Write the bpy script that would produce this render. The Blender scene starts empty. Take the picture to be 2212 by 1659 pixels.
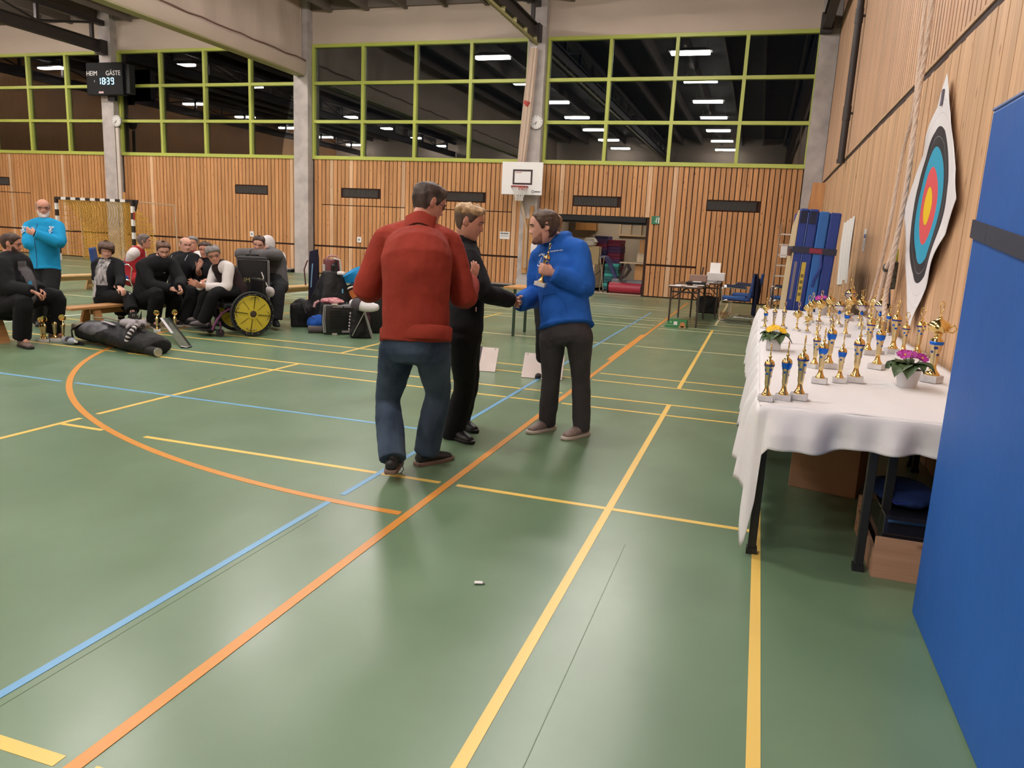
import bpy, bmesh, math, random
from mathutils import Vector, Matrix, Quaternion, noise
random.seed(7)
sc = bpy.context.scene
COL = sc.collection
PI = math.pi
V = Vector

# ------------------------------------------------------------------ camera, world, exposure
CAM_H, PITCH, ROLL, YAW = 1.4944, 0.19380, 0.04967, 0.30414
cam_data = bpy.data.cameras.new('camera')
cam = bpy.data.objects.new('camera', cam_data)
COL.objects.link(cam)
cam_data.sensor_fit = 'HORIZONTAL'
cam_data.sensor_width = 36.0
cam_data.lens = 26.526
cam_data.clip_start = 0.05
cam_data.clip_end = 200
_f = V((-math.sin(YAW)*math.cos(PITCH), math.cos(YAW)*math.cos(PITCH), -math.sin(PITCH)))
_r0 = V((math.cos(YAW), math.sin(YAW), 0))
_u0 = _r0.cross(_f)
_r = math.cos(ROLL)*_r0 + math.sin(ROLL)*_u0
_u = -math.sin(ROLL)*_r0 + math.cos(ROLL)*_u0
cam.matrix_world = Matrix(((_r.x, _u.x, -_f.x, 0), (_r.y, _u.y, -_f.y, 0), (_r.z, _u.z, -_f.z, CAM_H), (0, 0, 0, 1)))
sc.camera = cam

world = bpy.data.worlds.new('night')
sc.world = world
world.use_nodes = True
world.node_tree.nodes['Background'].inputs[0].default_value = (0.05, 0.07, 0.12, 1)
world.node_tree.nodes['Background'].inputs[1].default_value = 0.03
sc.view_settings.view_transform = 'Standard'
sc.view_settings.look = 'None'
sc.view_settings.exposure = 0.0
sc.view_settings.gamma = 1.0
sc.view_settings.use_curve_mapping = False
LAMP_COLOR = (1.0, 0.935, 0.885)
LAMP_POWER = 152.0

# room dimensions in metres: camera at the origin, X to the right along the window wall, Y towards it
YW = 21.386
XR = 1.30
XL = -31.0
YB = -9.0
ZC = 8.25
ZTOP, ZBOT, ZM1, ZM2 = 6.88, 3.56, 5.78, 4.66

# ------------------------------------------------------------------ materials
def lin(h):
    if isinstance(h, str):
        c = [int(h[i:i+2], 16)/255 for i in (0, 2, 4)]
        return tuple(x/12.92 if x <= 0.04045 else ((x+0.055)/1.055)**2.4 for x in c)
    return tuple(h)

_MATS = {}
def mat(name, col, rough=0.6, metal=0.0, spec=0.5, var=0.0, vscale=6.0, bump=0.0, bscale=60.0, stretch=None, emit=None, estr=0.0,
        coat=0.0, sheen=0.0, trans=0.0, col2=None, bdist=0.01, alpha=1.0, sss=0.0):
    if name in _MATS:
        return _MATS[name]
    m = bpy.data.materials.new(name)
    m.use_nodes = True
    nt = m.node_tree
    b = nt.nodes['Principled BSDF']
    c = lin(col)
    b.inputs['Base Color'].default_value = (*c, 1)
    b.inputs['Roughness'].default_value = rough
    b.inputs['Metallic'].default_value = metal
    b.inputs['Specular IOR Level'].default_value = spec
    b.inputs['Coat Weight'].default_value = coat
    b.inputs['Sheen Weight'].default_value = sheen
    b.inputs['Transmission Weight'].default_value = trans
    b.inputs['Alpha'].default_value = alpha
    if emit is not None:
        b.inputs['Emission Color'].default_value = (*lin(emit), 1)
        b.inputs['Emission Strength'].default_value = estr
    tc = mp = None
    if var > 0 or bump > 0 or col2 is not None:
        tc = nt.nodes.new('ShaderNodeTexCoord')
        mp = nt.nodes.new('ShaderNodeMapping')
        nt.links.new(tc.outputs['Object'], mp.inputs['Vector'])
        if stretch:
            mp.inputs['Scale'].default_value = stretch
    if var > 0 or col2 is not None:
        n = nt.nodes.new('ShaderNodeTexNoise')
        n.inputs['Scale'].default_value = vscale
        n.inputs['Detail'].default_value = 4
        nt.links.new(mp.outputs['Vector'], n.inputs['Vector'])
        r = nt.nodes.new('ShaderNodeValToRGB')
        r.color_ramp.elements[0].position = 0.32
        r.color_ramp.elements[1].position = 0.68
        if col2 is not None:
            c2 = lin(col2)
            r.color_ramp.elements[0].color = (*c, 1)
            r.color_ramp.elements[1].color = (*c2, 1)
        else:
            r.color_ramp.elements[0].color = (*[x*(1-var) for x in c], 1)
            r.color_ramp.elements[1].color = (*[min(1, x*(1+var)) for x in c], 1)
        nt.links.new(n.outputs['Fac'], r.inputs['Fac'])
        nt.links.new(r.outputs['Color'], b.inputs['Base Color'])
    if bump > 0:
        n2 = nt.nodes.new('ShaderNodeTexNoise')
        n2.inputs['Scale'].default_value = bscale
        n2.inputs['Detail'].default_value = 5
        nt.links.new(mp.outputs['Vector'], n2.inputs['Vector'])
        bp = nt.nodes.new('ShaderNodeBump')
        bp.inputs['Strength'].default_value = bump
        bp.inputs['Distance'].default_value = bdist
        nt.links.new(n2.outputs['Fac'], bp.inputs['Height'])
        nt.links.new(bp.outputs['Normal'], b.inputs['Normal'])
    _MATS[name] = m
    return m

def wood(name, c_dark, c_light, scale=1.0, rough=0.55, axis=2, knots=True, object_random=0.12):
    """planed softwood: streaks along the grain, a few knots, each board a little different"""
    if name in _MATS:
        return _MATS[name]
    m = bpy.data.materials.new(name)
    m.use_nodes = True
    nt = m.node_tree
    b = nt.nodes['Principled BSDF']
    b.inputs['Roughness'].default_value = rough
    b.inputs['Specular IOR Level'].default_value = 0.35
    geo = nt.nodes.new('ShaderNodeNewGeometry')
    oi = nt.nodes.new('ShaderNodeObjectInfo')
    mp = nt.nodes.new('ShaderNodeMapping')
    s = [14*scale]*3
    s[axis] = 0.55*scale
    mp.inputs['Scale'].default_value = s
    nt.links.new(geo.outputs['Position'], mp.inputs['Vector'])
    n = nt.nodes.new('ShaderNodeTexNoise')
    n.inputs['Scale'].default_value = 2.2
    n.inputs['Detail'].default_value = 6
    nt.links.new(mp.outputs['Vector'], n.inputs['Vector'])
    r = nt.nodes.new('ShaderNodeValToRGB')
    r.color_ramp.elements[0].position = 0.3
    r.color_ramp.elements[1].position = 0.7
    r.color_ramp.elements[0].color = (*lin(c_dark), 1)
    r.color_ramp.elements[1].color = (*lin(c_light), 1)
    nt.links.new(n.outputs['Fac'], r.inputs['Fac'])
    last = r.outputs['Color']
    if knots:
        mp2 = nt.nodes.new('ShaderNodeMapping')
        s2 = [7.3]*3
        s2[axis] = 2.6
        mp2.inputs['Scale'].default_value = s2
        nt.links.new(geo.outputs['Position'], mp2.inputs['Vector'])
        vo = nt.nodes.new('ShaderNodeTexVoronoi')
        vo.inputs['Scale'].default_value = 1.0
        nt.links.new(mp2.outputs['Vector'], vo.inputs['Vector'])
        r2 = nt.nodes.new('ShaderNodeValToRGB')
        r2.color_ramp.elements[0].position = 0.05
        r2.color_ramp.elements[0].color = (0.30, 0.16, 0.10, 1)
        r2.color_ramp.elements[1].position = 0.13
        r2.color_ramp.elements[1].color = (1, 1, 1, 1)
        nt.links.new(vo.outputs['Distance'], r2.inputs['Fac'])
        mx = nt.nodes.new('ShaderNodeMix')
        mx.data_type = 'RGBA'
        mx.blend_type = 'MULTIPLY'
        mx.inputs[0].default_value = 0.75
        nt.links.new(last, mx.inputs[6])
        nt.links.new(r2.outputs['Color'], mx.inputs[7])
        last = mx.outputs[2]
    ma = nt.nodes.new('ShaderNodeMath')
    ma.operation = 'MULTIPLY_ADD'
    ma.inputs[1].default_value = 2*object_random
    ma.inputs[2].default_value = 1-object_random
    nt.links.new(oi.outputs['Random'], ma.inputs[0])
    hs = nt.nodes.new('ShaderNodeHueSaturation')
    nt.links.new(ma.outputs[0], hs.inputs['Value'])
    nt.links.new(last, hs.inputs['Color'])
    nt.links.new(hs.outputs['Color'], b.inputs['Base Color'])
    _MATS[name] = m
    return m

# ------------------------------------------------------------------ mesh building
class MB:
    def __init__(self):
        self.v, self.f, self.mi = [], [], []
        self.m = 0
    def quad(self, *ps):
        n = len(self.v)
        self.v += [V(p) for p in ps]
        self.f.append(tuple(range(n, n+len(ps))))
        self.mi.append(self.m)
        return self
    def box(self, c, s, rot=None, taper=1.0):
        c = V(c); hx, hy, hz = s[0]/2, s[1]/2, s[2]/2
        n = len(self.v)
        for z in (-hz, hz):
            t = taper if z > 0 else 1.0
            for x, y in ((-hx, -hy), (hx, -hy), (hx, hy), (-hx, hy)):
                p = V((x*t, y*t, z))
                if rot is not None:
                    p = rot @ p
                self.v.append(c+p)
        for q in ((0, 3, 2, 1), (4, 5, 6, 7), (0, 1, 5, 4), (1, 2, 6, 5), (2, 3, 7, 6), (3, 0, 4, 7)):
            self.f.append(tuple(n+i for i in q)); self.mi.append(self.m)
        return self
    def bb(self, x0, x1, y0, y1, z0, z1):
        return self.box(((x0+x1)/2, (y0+y1)/2, (z0+z1)/2), (abs(x1-x0), abs(y1-y0), abs(z1-z0)))
    def rings(self, rings, caps=True, closed=False):
        n0 = len(self.v); k = len(rings[0])
        for r in rings:
            self.v += [V(p) for p in r]
        R = len(rings)
        for i in range(R if closed else R-1):
            a = n0+i*k; b2 = n0+((i+1) % R)*k
            for j in range(k):
                j2 = (j+1) % k
                self.f.append((a+j, a+j2, b2+j2, b2+j)); self.mi.append(self.m)
        if caps and not closed:
            self.f.append(tuple(n0+j for j in reversed(range(k)))); self.mi.append(self.m)
            self.f.append(tuple(n0+(R-1)*k+j for j in range(k))); self.mi.append(self.m)
        return self
    def tube(self, path, r, n=8, closed=False, caps=True, flat=None, up=None):
        """round (or flat=(a,b)) section swept along a path; r may be a list"""
        path = [V(p) for p in path]
        N = len(path)
        rs = r if isinstance(r, (list, tuple)) else [r]*N
        tang = []
        for i in range(N):
            a = path[(i-1) % N] if (closed or i > 0) else path[i]
            b2 = path[(i+1) % N] if (closed or i < N-1) else path[i]
            d = (b2-a)
            tang.append(d.normalized() if d.length > 1e-9 else V((0, 0, 1)))
        ref = V(up) if up is not None else (V((0, 0, 1)) if abs(tang[0].z) < 0.9 else V((1, 0, 0)))
        u = (ref-tang[0]*ref.dot(tang[0])).normalized()
        out = []
        for i in range(N):
            t = tang[i]
            u = (u-t*u.dot(t))
            u = u.normalized() if u.length > 1e-6 else t.orthogonal().normalized()
            w = t.cross(u)
            ra, rb = (rs[i], rs[i]) if flat is None else (flat[0], flat[1])
            out.append([path[i]+u*(ra*math.cos(2*PI*j/n))+w*(rb*math.sin(2*PI*j/n)) for j in range(n)])
        return self.rings(out, caps=caps, closed=closed)
    def cyl(self, p0, p1, r0, r1=None, n=16):
        return self.tube([p0, p1], [r0, r0 if r1 is None else r1], n)
    def lathe(self, prof, c=(0, 0, 0), n=20, rot=None, twist=0.0, lobes=0, lamp=0.0):
        c = V(c); out = []
        for r, z in prof:
            ring = []
            for j in range(n):
                a = 2*PI*j/n
                rr = max(r, 1e-4)*(1+(lamp*math.cos(lobes*a+twist*z) if lobes else 0))
                p = V((rr*math.cos(a), rr*math.sin(a), z))
                if rot is not None:
                    p = rot @ p
                ring.append(c+p)
            out.append(ring)
        return self.rings(out)
    def ball(self, c, r, n=12, m=8, rot=None):
        c = V(c); rx, ry, rz = (r, r, r) if not isinstance(r, (tuple, list)) else r
        out = []
        for i in range(m+1):
            t = PI*i/m
            s = max(math.sin(t), 0.02)
            ring = []
            for j in range(n):
                a = 2*PI*j/n
                p = V((rx*s*math.cos(a), ry*s*math.sin(a), -rz*math.cos(t)))
                if rot is not None:
                    p = rot @ p
                ring.append(c+p)
            out.append(ring)
        return self.rings(out)
    def prism(self, poly, ax, d, o=(0, 0, 0)):
        """poly in a plane, extruded d along ax ('x','y','z')"""
        o = V(o)
        def P(a, b2, h):
            return o+(V((h, a, b2)) if ax == 'x' else V((a, h, b2)) if ax == 'y' else V((a, b2, h)))
        return self.rings([[P(a, b2, 0) for a, b2 in poly], [P(a, b2, d) for a, b2 in poly]])
    def grid(self, fn, nu, nv):
        n0 = len(self.v)
        for i in range(nu+1):
            for j in range(nv+1):
                self.v.append(V(fn(i/nu, j/nv)))
        for i in range(nu):
            for j in range(nv):
                a = n0+i*(nv+1)+j
                self.f.append((a, a+1, a+nv+2, a+nv+1)); self.mi.append(self.m)
        return self
    def mesh(self, name, mats, smooth=35, bevel=0.0):
        me = bpy.data.meshes.new(name)
        me.from_pydata(self.v, [], self.f)
        if not isinstance(mats, (list, tuple)):
            mats = [mats]
        for m in mats:
            me.materials.append(m)
        if len(mats) > 1:
            me.polygons.foreach_set('material_index', self.mi)
        bm = bmesh.new(); bm.from_mesh(me)
        if bevel > 0:
            es = [e for e in bm.edges if len(e.link_faces) == 2 and e.calc_face_angle(0) > 0.6]
            bmesh.ops.bevel(bm, geom=es, offset=bevel, segments=2, affect='EDGES', profile=0.5, clamp_overlap=True)
        bmesh.ops.recalc_face_normals(bm, faces=bm.faces)
        bm.to_mesh(me); bm.free()
        if smooth:
            me.shade_smooth()
            me.set_sharp_from_angle(angle=math.radians(smooth))
        return me

def link(name, data, parent=None):
    o = bpy.data.objects.new(name, data)
    COL.objects.link(o)
    if parent is not None:
        o.parent = parent
    return o
def part(name, mb, mats, parent, smooth=35, bevel=0.0, label=None):
    o = link(name, mb.mesh(name, mats, smooth, bevel), parent)
    if label:
        o['label'] = label
    return o
def tag(o, label, cat, group=None):
    o['label'] = label; o['category'] = cat
    if group:
        o['group'] = group
    return o
def thing(name, label, cat, group=None, loc=(0, 0, 0), rz=0.0):
    o = link(name, None)
    o.empty_display_size = 0.1
    o.location = loc; o.rotation_euler = (0, 0, rz)
    return tag(o, label, cat, group)
def single(name, mb, mats, label, cat, group=None, smooth=35, bevel=0.0):
    """a thing that is one mesh, built in world coordinates; its origin moves to its foot"""
    o = tag(link(name, mb.mesh(name, mats, smooth, bevel)), label, cat, group)
    zs = [v.co for v in o.data.vertices]
    c = sum(zs, V((0, 0, 0)))/len(zs)
    c.z = min(p.z for p in zs)
    o.data.transform(Matrix.Translation(-c))
    o.location = c
    return o
def rebase(root, loc):
    """children were built in world coordinates: move the root to loc and keep them where they are"""
    loc = V(loc); T = Matrix.Translation(-loc); seen = set()
    def go(o):
        for ch in o.children:
            if ch.data is not None and ch.data.name not in seen:
                seen.add(ch.data.name); ch.data.transform(T)
            go(ch)
    go(root)
    root.location = loc
    return root
def struct(name, mb, mats, smooth=35, bevel=0.0):
    o = link(name, mb.mesh(name, mats, smooth, bevel))
    o['kind'] = 'structure'
    return o
def copy_thing(root, loc=None, rz=None, label=None, scale=None):
    def go(o, parent):
        c = o.copy(); COL.objects.link(c)
        c.parent = parent
        for ch in o.children:
            go(ch, c)
        return c
    c = go(root, None)
    if loc is not None: c.location = loc
    if rz is not None: c.rotation_euler = (0, 0, rz)
    if scale is not None: c.scale = (scale,)*3
    if label: c['label'] = label
    return c
def text_mesh(name, body, size, m, parent, loc, rot, depth=0.001, align='CENTER', label=None):
    cu = bpy.data.curves.new(name, 'FONT')
    cu.body = body; cu.size = size; cu.extrude = depth
    cu.align_x = align; cu.align_y = 'CENTER'
    cu.resolution_u = 3
    o = bpy.data.objects.new(name, cu); COL.objects.link(o)
    bpy.context.view_layer.update()
    me = bpy.data.meshes.new_from_object(o.evaluated_get(bpy.context.evaluated_depsgraph_get()))
    COL.objects.unlink(o); bpy.data.objects.remove(o); bpy.data.curves.remove(cu)
    me.materials.clear(); me.materials.append(m)
    M = Matrix.Translation(V(loc)) @ rot.to_4x4()
    me.transform(M)
    o = link(name, me, parent)
    if label: o['label'] = label
    return o
def rotz(a): return Matrix.Rotation(a, 3, 'Z')
FACE_CAM = Matrix.Rotation(PI/2, 3, 'X')          # text standing upright and facing -Y
FACE_LEFT = Matrix.Rotation(-PI/2, 3, 'Z') @ FACE_CAM   # text on the right-hand wall, facing -X
# ================================================================== THE HALL
M_FLOOR = mat('green_sport_floor', (0.120, 0.190, 0.108), rough=0.33, spec=0.62, var=0.10, vscale=1.3, bump=0.02, bscale=5.0, bdist=0.01)
M_YELLOW = mat('yellow_line_paint', (0.76, 0.50, 0.115), rough=0.36, spec=0.5)
M_PALE = mat('pale_line_paint', (0.62, 0.58, 0.33), rough=0.36, spec=0.5)
M_WHITE_LINE = mat('white_line_paint', (0.62, 0.62, 0.58), rough=0.36)
M_ORANGE = mat('orange_line_paint', (0.60, 0.245, 0.035), rough=0.36, spec=0.5)
M_BLUE_LINE = mat('blue_line_paint', (0.14, 0.34, 0.56), rough=0.36, spec=0.5)
M_SLAT = wood('larch_slats', (0.385, 0.172, 0.066), (0.54, 0.272, 0.112))
M_BOARD = wood('spruce_boards', (0.49, 0.29, 0.160), (0.63, 0.405, 0.245), scale=0.9)
M_SLAT_R = wood('spruce_slats', (0.51, 0.30, 0.185), (0.63, 0.40, 0.26), knots=False)
M_DARKWOOD = mat('dark_gap_backing', (0.035, 0.012, 0.006), rough=0.9)
M_GROOVE = mat('dark_groove_backing', (0.07, 0.022, 0.008), rough=0.85)  # dark sheet behind the thin right-hand slats
M_BAND = mat('dark_joint_band', (0.03, 0.010, 0.007), rough=0.8)  # dark band where upper slats and lower boards meet
M_CONCRETE = mat('raw_concrete', (0.41, 0.365, 0.345), rough=0.85, var=0.16, vscale=3.0, bump=0.25, bscale=30)
M_PLASTER = mat('beige_wall_panel', (0.50, 0.40, 0.33), rough=0.8, var=0.04, vscale=0.8)
M_LIME = mat('lime_window_frame', (0.40, 0.44, 0.085), rough=0.45, spec=0.4)
M_CEIL = mat('roof_sheeting', (0.10, 0.085, 0.075), rough=0.8, var=0.2, vscale=2)
M_RAFTER = mat('grey_rafters', (0.16, 0.125, 0.105), rough=0.75)
M_STEEL = mat('dark_brown_steel', (0.035, 0.026, 0.025), rough=0.5, spec=0.4)
M_CURTAIN = mat('beige_divider_cloth', (0.52, 0.41, 0.34), rough=0.75, var=0.05, vscale=1.5, bump=0.3, bscale=3.5, stretch=(1, 1, 0.25), bdist=0.05)
M_CURTAIN2 = mat('beige_divider_hem', (0.50, 0.395, 0.325), rough=0.7, var=0.05, vscale=1.2)
M_OLIVE = mat('olive_rail', (0.27, 0.24, 0.10), rough=0.5)
M_BLACK = mat('black_plastic', (0.007, 0.007, 0.0075), rough=0.5, spec=0.3)
M_WHITE = mat('white_paint', (0.72, 0.70, 0.69), rough=0.5)
M_CHROME = mat('chrome', (0.75, 0.74, 0.72), rough=0.16, metal=1.0)
M_STORE = mat('store_wall', (0.42, 0.37, 0.30), rough=0.85, var=0.06, vscale=2)
M_STOREFLOOR = mat('store_floor', (0.50, 0.40, 0.29), rough=0.6)

def glass_material():
    m = bpy.data.materials.new('window_glass')
    m.use_nodes = True
    nt = m.node_tree
    nt.nodes.clear()
    out = nt.nodes.new('ShaderNodeOutputMaterial')
    mix = nt.nodes.new('ShaderNodeMixShader')
    tr = nt.nodes.new('ShaderNodeBsdfTransparent')
    gl = nt.nodes.new('ShaderNodeBsdfGlossy')
    fr = nt.nodes.new('ShaderNodeFresnel')
    tr.inputs[0].default_value = (0.80, 0.84, 0.82, 1)
    gl.inputs['Roughness'].default_value = 0.0
    gl.inputs[0].default_value = (0.95, 0.95, 0.95, 1)
    fr.inputs[0].default_value = 1.75      # two panes of insulating glass
    nt.links.new(fr.outputs[0], mix.inputs[0])
    nt.links.new(tr.outputs[0], mix.inputs[1])
    nt.links.new(gl.outputs[0], mix.inputs[2])
    nt.links.new(mix.outputs[0], out.inputs[0])
    return m
M_GLASS = glass_material()

def worn_gloss(m, r0, r1):
    nt = m.node_tree; b = nt.nodes['Principled BSDF']
    tc = nt.nodes.new('ShaderNodeTexCoord'); mp = nt.nodes.new('ShaderNodeMapping')
    mp.inputs['Scale'].default_value = (2.6, 1.1, 1)
    mp.inputs['Rotation'].default_value = (0, 0, .5)
    n = nt.nodes.new('ShaderNodeTexNoise'); n.inputs['Scale'].default_value = 1.1; n.inputs['Detail'].default_value = 3
    mr = nt.nodes.new('ShaderNodeMapRange'); mr.inputs[1].default_value = .25; mr.inputs[2].default_value = .75; mr.inputs[3].default_value = r0; mr.inputs[4].default_value = r1
    nt.links.new(tc.outputs['Object'], mp.inputs[0]); nt.links.new(mp.outputs[0], n.inputs['Vector']); nt.links.new(n.outputs['Fac'], mr.inputs[0]); nt.links.new(mr.outputs[0], b.inputs['Roughness'])
worn_gloss(M_FLOOR, .27, .36)
# ---- floor and its painted courts
floor = struct('floor', MB().bb(XL, XR+0.4, YB, YW+0.06, -0.2, 0.0), M_FLOOR, smooth=0)
def line_x(y, x0, x1, w, m, z, gaps=()):
    xs = [x0]
    for g0, g1 in sorted(gaps):
        xs += [g0, g1]
    xs.append(x1)
    for a, b2 in zip(xs[0::2], xs[1::2]):
        part('line_marking', MB().bb(a, b2, y-w/2, y+w/2, -0.002, z), m, floor, smooth=0)
def line_y(x, y0, y1, w, m, z, gaps=()):
    ys = [y0]
    for g0, g1 in sorted(gaps):
        ys += [g0, g1]
    ys.append(y1)
    for a, b2 in zip(ys[0::2], ys[1::2]):
        part('line_marking', MB().bb(x-w/2, x+w/2, a, b2, -0.002, z), m, floor, smooth=0)
Y0, GP = 4.0645, 0.874
XS, XLG, XBK, XO = -4.6927, -0.6629, 0.1392, -1.6476
XFAR = -13.5
OG = (XO-0.055, XO+0.055)
courts = [Y0, Y0+2*3.03+GP, Y0+2*(2*3.03+GP)]
for i, yc in enumerate(courts):
    mm = M_YELLOW if i == 0 else M_PALE
    lo1, lo2, hi1, hi2 = yc-2.57, yc-3.03, yc+2.57, yc+3.03
    if i == 0: lo1 = 1.40
    gp = [OG]
    for y in (lo2, lo1, hi1, hi2):
        g = list(gp)
        if abs(y-hi1) < 1e-6 and i == 0: g = [OG, (-6.76, -6.60)]
        if abs(y-hi2) < 1e-6 and i == 0: g = [OG]
        line_x(y, XFAR, XBK+0.02, 0.04 if (i or y != lo1) else 0.045, M_YELLOW if i == 0 or (i == 1 and y < yc) else M_PALE, 0.0012, g)
    line_x(yc, XS, XBK+0.02, 0.04, mm, 0.0012, [OG] + ([(-4.30, -3.93)] if i == 0 else []))
    line_x(yc, XFAR, -8.66, 0.04, mm, 0.0012)
    for x in (XS, XLG, XBK, -8.66):
        gg = [(4.245, 4.395)] if (i == 0 and x == XS) else []
        line_y(x, lo2-0.02, hi2+0.02, 0.042, M_YELLOW if i < 2 else M_PALE, 0.0016, gg)
line_y(XO, -2.0, YW-1.2, 0.048, M_ORANGE, 0.0022)
line_y(XO-0.045, 9.45, 12.42, 0.05, M_ORANGE, 0.0024)
line_y(-2.125, 0.5, 3.50, 0.036, M_BLUE_LINE, 0.0018)
line_y(-2.115, 3.62, 16.6, 0.036, M_BLUE_LINE, 0.0018)
line_x(5.155, -13.0, -5.90, 0.036, M_BLUE_LINE, 0.0018)
line_x(5.165, -5.75, -2.12, 0.036, M_BLUE_LINE, 0.0018)
line_y(-9.72, 6.0, 17.0, 0.05, M_WHITE_LINE, 0.0018)
line_x(17.35, -24.0, XR-0.2, 0.05, M_PALE, 0.0014)
line_x(19.4, -24.0, -4.0, 0.05, M_PALE, 0.0014)
M_SEAM = mat('floor_seam', (0.085, 0.135, 0.075), rough=.45)
line_y(-2.072, 0.8, 3.3, .003, M_SEAM, .0008)
line_y(-0.49, 1.2, 3.6, .003, M_SEAM, .0008)
arc = MB()
cx, cy, rr = -1.69, 9.45, 5.95
ring = []
for k in range(73):
    a = PI*1.5-(PI/2)*k/72
    ring.append((cx+rr*math.cos(a), cy+rr*math.sin(a)))
n0 = 0
for k, (x, y) in enumerate(ring):
    d = V((x-cx, y-cy, 0)).normalized()
    p = V((x, y, 0.0020))
    arc.v += [p-d*0.025, p+d*0.025, p-d*0.025-V((0, 0, 0.004)), p+d*0.025-V((0, 0, 0.004))]
    if k:
        b0 = 4*k; a0 = b0-4
        arc.f += [(a0, a0+1, b0+1, b0), (a0, b0, b0+2, a0+2), (a0+1, a0+3, b0+3, b0+1)]
        arc.mi += [0, 0, 0]
part('line_marking', arc, M_ORANGE, floor, smooth=0)
line_y(cx-rr, 9.45, 12.45, 0.05, M_ORANGE, 0.0020)

# ---- concrete pillars
PX = [-28.78, -21.34, -13.86, -6.40, 1.08]
for i, x in enumerate(PX):
    w = 0.50 if i < 4 else 0.44
    p = struct('trim_%d' % (i+1), MB().bb(x-w/2, x+w/2, YW-0.27, YW+0.15, 0, ZC), M_CONCRETE, smooth=0)

# ---- window wall: backing, upper panel, slats cut around vents and openings
OPEN_X0, OPEN_X1, OPEN_Z = -5.62, -3.06, 2.17
back = MB()
back.bb(XL, OPEN_X0, YW+0.03, YW+0.15, 0, ZBOT)
back.bb(OPEN_X1, XR+0.3, YW+0.03, YW+0.15, 0, ZBOT)
back.bb(OPEN_X0, OPEN_X1, YW+0.03, YW+0.15, OPEN_Z, ZBOT)
wall_back = struct('wall_back', back, M_DARKWOOD, smooth=0)
part('upper_panel', MB().bb(XL, XR+0.3, YW+0.0, YW+0.15, ZTOP, ZC), M_PLASTER, wall_back, smooth=0)
VENTS = [(-27.6, -26.30), (-16.52, -15.28), (-12.55, -11.31), (-9.09, -7.87), (-5.17, -3.90), (-1.50, -0.20)]
VZ0, VZ1 = 2.42, 2.68
def cuts(x):
    c = []
    if x < -6.6 or OPEN_X1 < x < -1.62: c.append((0.86, 0.915))
    if -13.25 < x < -10.45 or -9.15 < x < -7.0 or -26.9 < x < -25.4: c.append((2.155, 2.18))
    for a, b2 in VENTS:
        if a-0.03 < x < b2+0.03: c.append((VZ0-0.02, VZ1+0.02))
    if OPEN_X0-0.04 < x < OPEN_X1+0.02: c.append((-1, OPEN_Z+0.0))
    return sorted(c)
PITCH_S = 0.137
slat_me = MB().bb(-0.0565, 0.0565, -0.026, 0, 0, 1).mesh('slat', M_SLAT, smooth=0, bevel=0)
pale_me = MB().bb(-0.062, 0.062, -0.026, 0, 0, 1).mesh('pale_slat', M_BOARD, smooth=0)
bays = [(PX[i]+0.26, PX[i+1]-(0.26 if i < 3 else 0.23)) for i in range(4)]
nslat = 0
lower_parent = wall_back
for bx0, bx1 in bays:
    n = int((bx1-bx0)/PITCH_S)
    off = (bx1-bx0-n*PITCH_S)/2
    for k in range(n):
        x = bx0+off+(k+0.5)*PITCH_S
        z = 0.03
        segs = []
        for c0, c1 in cuts(x):
            if c0 > z: segs.append((z, c0))
            z = max(z, c1)
        if z < ZBOT-0.02: segs.append((z, ZBOT-0.02))
        wpale = random.random() < 0.045
        dy = random.uniform(-0.004, 0.004)
        for a, b2 in segs:
            o = link('slat', pale_me if wpale else slat_me, wall_back)
            o.location = (x+random.uniform(-0.002, 0.002), YW+0.02+dy, a)
            o.scale = (1, 1, b2-a)
            nslat += 1

# ---- windows: lime frames, twelve panes each, the night behind
pane_me = {}
def window(idx, x0, x1):
    root = link('window_%d' % idx, None); root['kind'] = 'structure'
    fw, dp = 0.075, 0.12
    yb0, yb1 = YW-0.05, YW+0.09
    def bar(n, a, b2, c, d): part(n, MB().bb(a, b2, yb0, yb1, c, d), M_LIME, root, smooth=0, bevel=0.004)
    bar('frame_bar', x0, x1, ZTOP-fw, ZTOP+0.02)
    bar('frame_bar', x0, x1, ZBOT-0.02, ZBOT+fw+0.01)
    bar('frame_bar', x0, x0+fw, ZBOT+fw+0.01, ZTOP-fw)
    bar('frame_bar', x1-fw, x1, ZBOT+fw+0.01, ZTOP-fw)
    cw = (x1-x0)/4
    for i in (1, 2, 3):
        part('mullion', MB().bb(x0+i*cw-0.045, x0+i*cw+0.045, yb0, yb1, ZBOT+fw+0.01, ZTOP-fw), M_LIME, root, smooth=0)
    for z in (ZM1, ZM2):
        for i in range(4):
            part('transom', MB().bb(x0+i*cw+(fw if i == 0 else 0.045), x0+(i+1)*cw-(fw if i == 3 else 0.045), yb0+0.005, yb1, z-0.045, z+0.045), M_LIME, root, smooth=0)
    zs = [ZBOT+fw, ZM2, ZM1, ZTOP-fw]
    for i in range(4):
        for j in range(3):
            part('pane', MB().bb(x0+i*cw+0.03, x0+(i+1)*cw-0.03, YW+0.045+random.uniform(-.001, .001), YW+0.056, zs[j], zs[j+1]), M_GLASS, root, smooth=0)
    return root
window(1, PX[0]+0.26, PX[1]-0.26)
window(2, PX[1]+0.26, PX[2]-0.26)
window(3, PX[2]+0.26, PX[3]-0.26)
window(4, PX[3]+0.26, 0.86+0.05)

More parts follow.
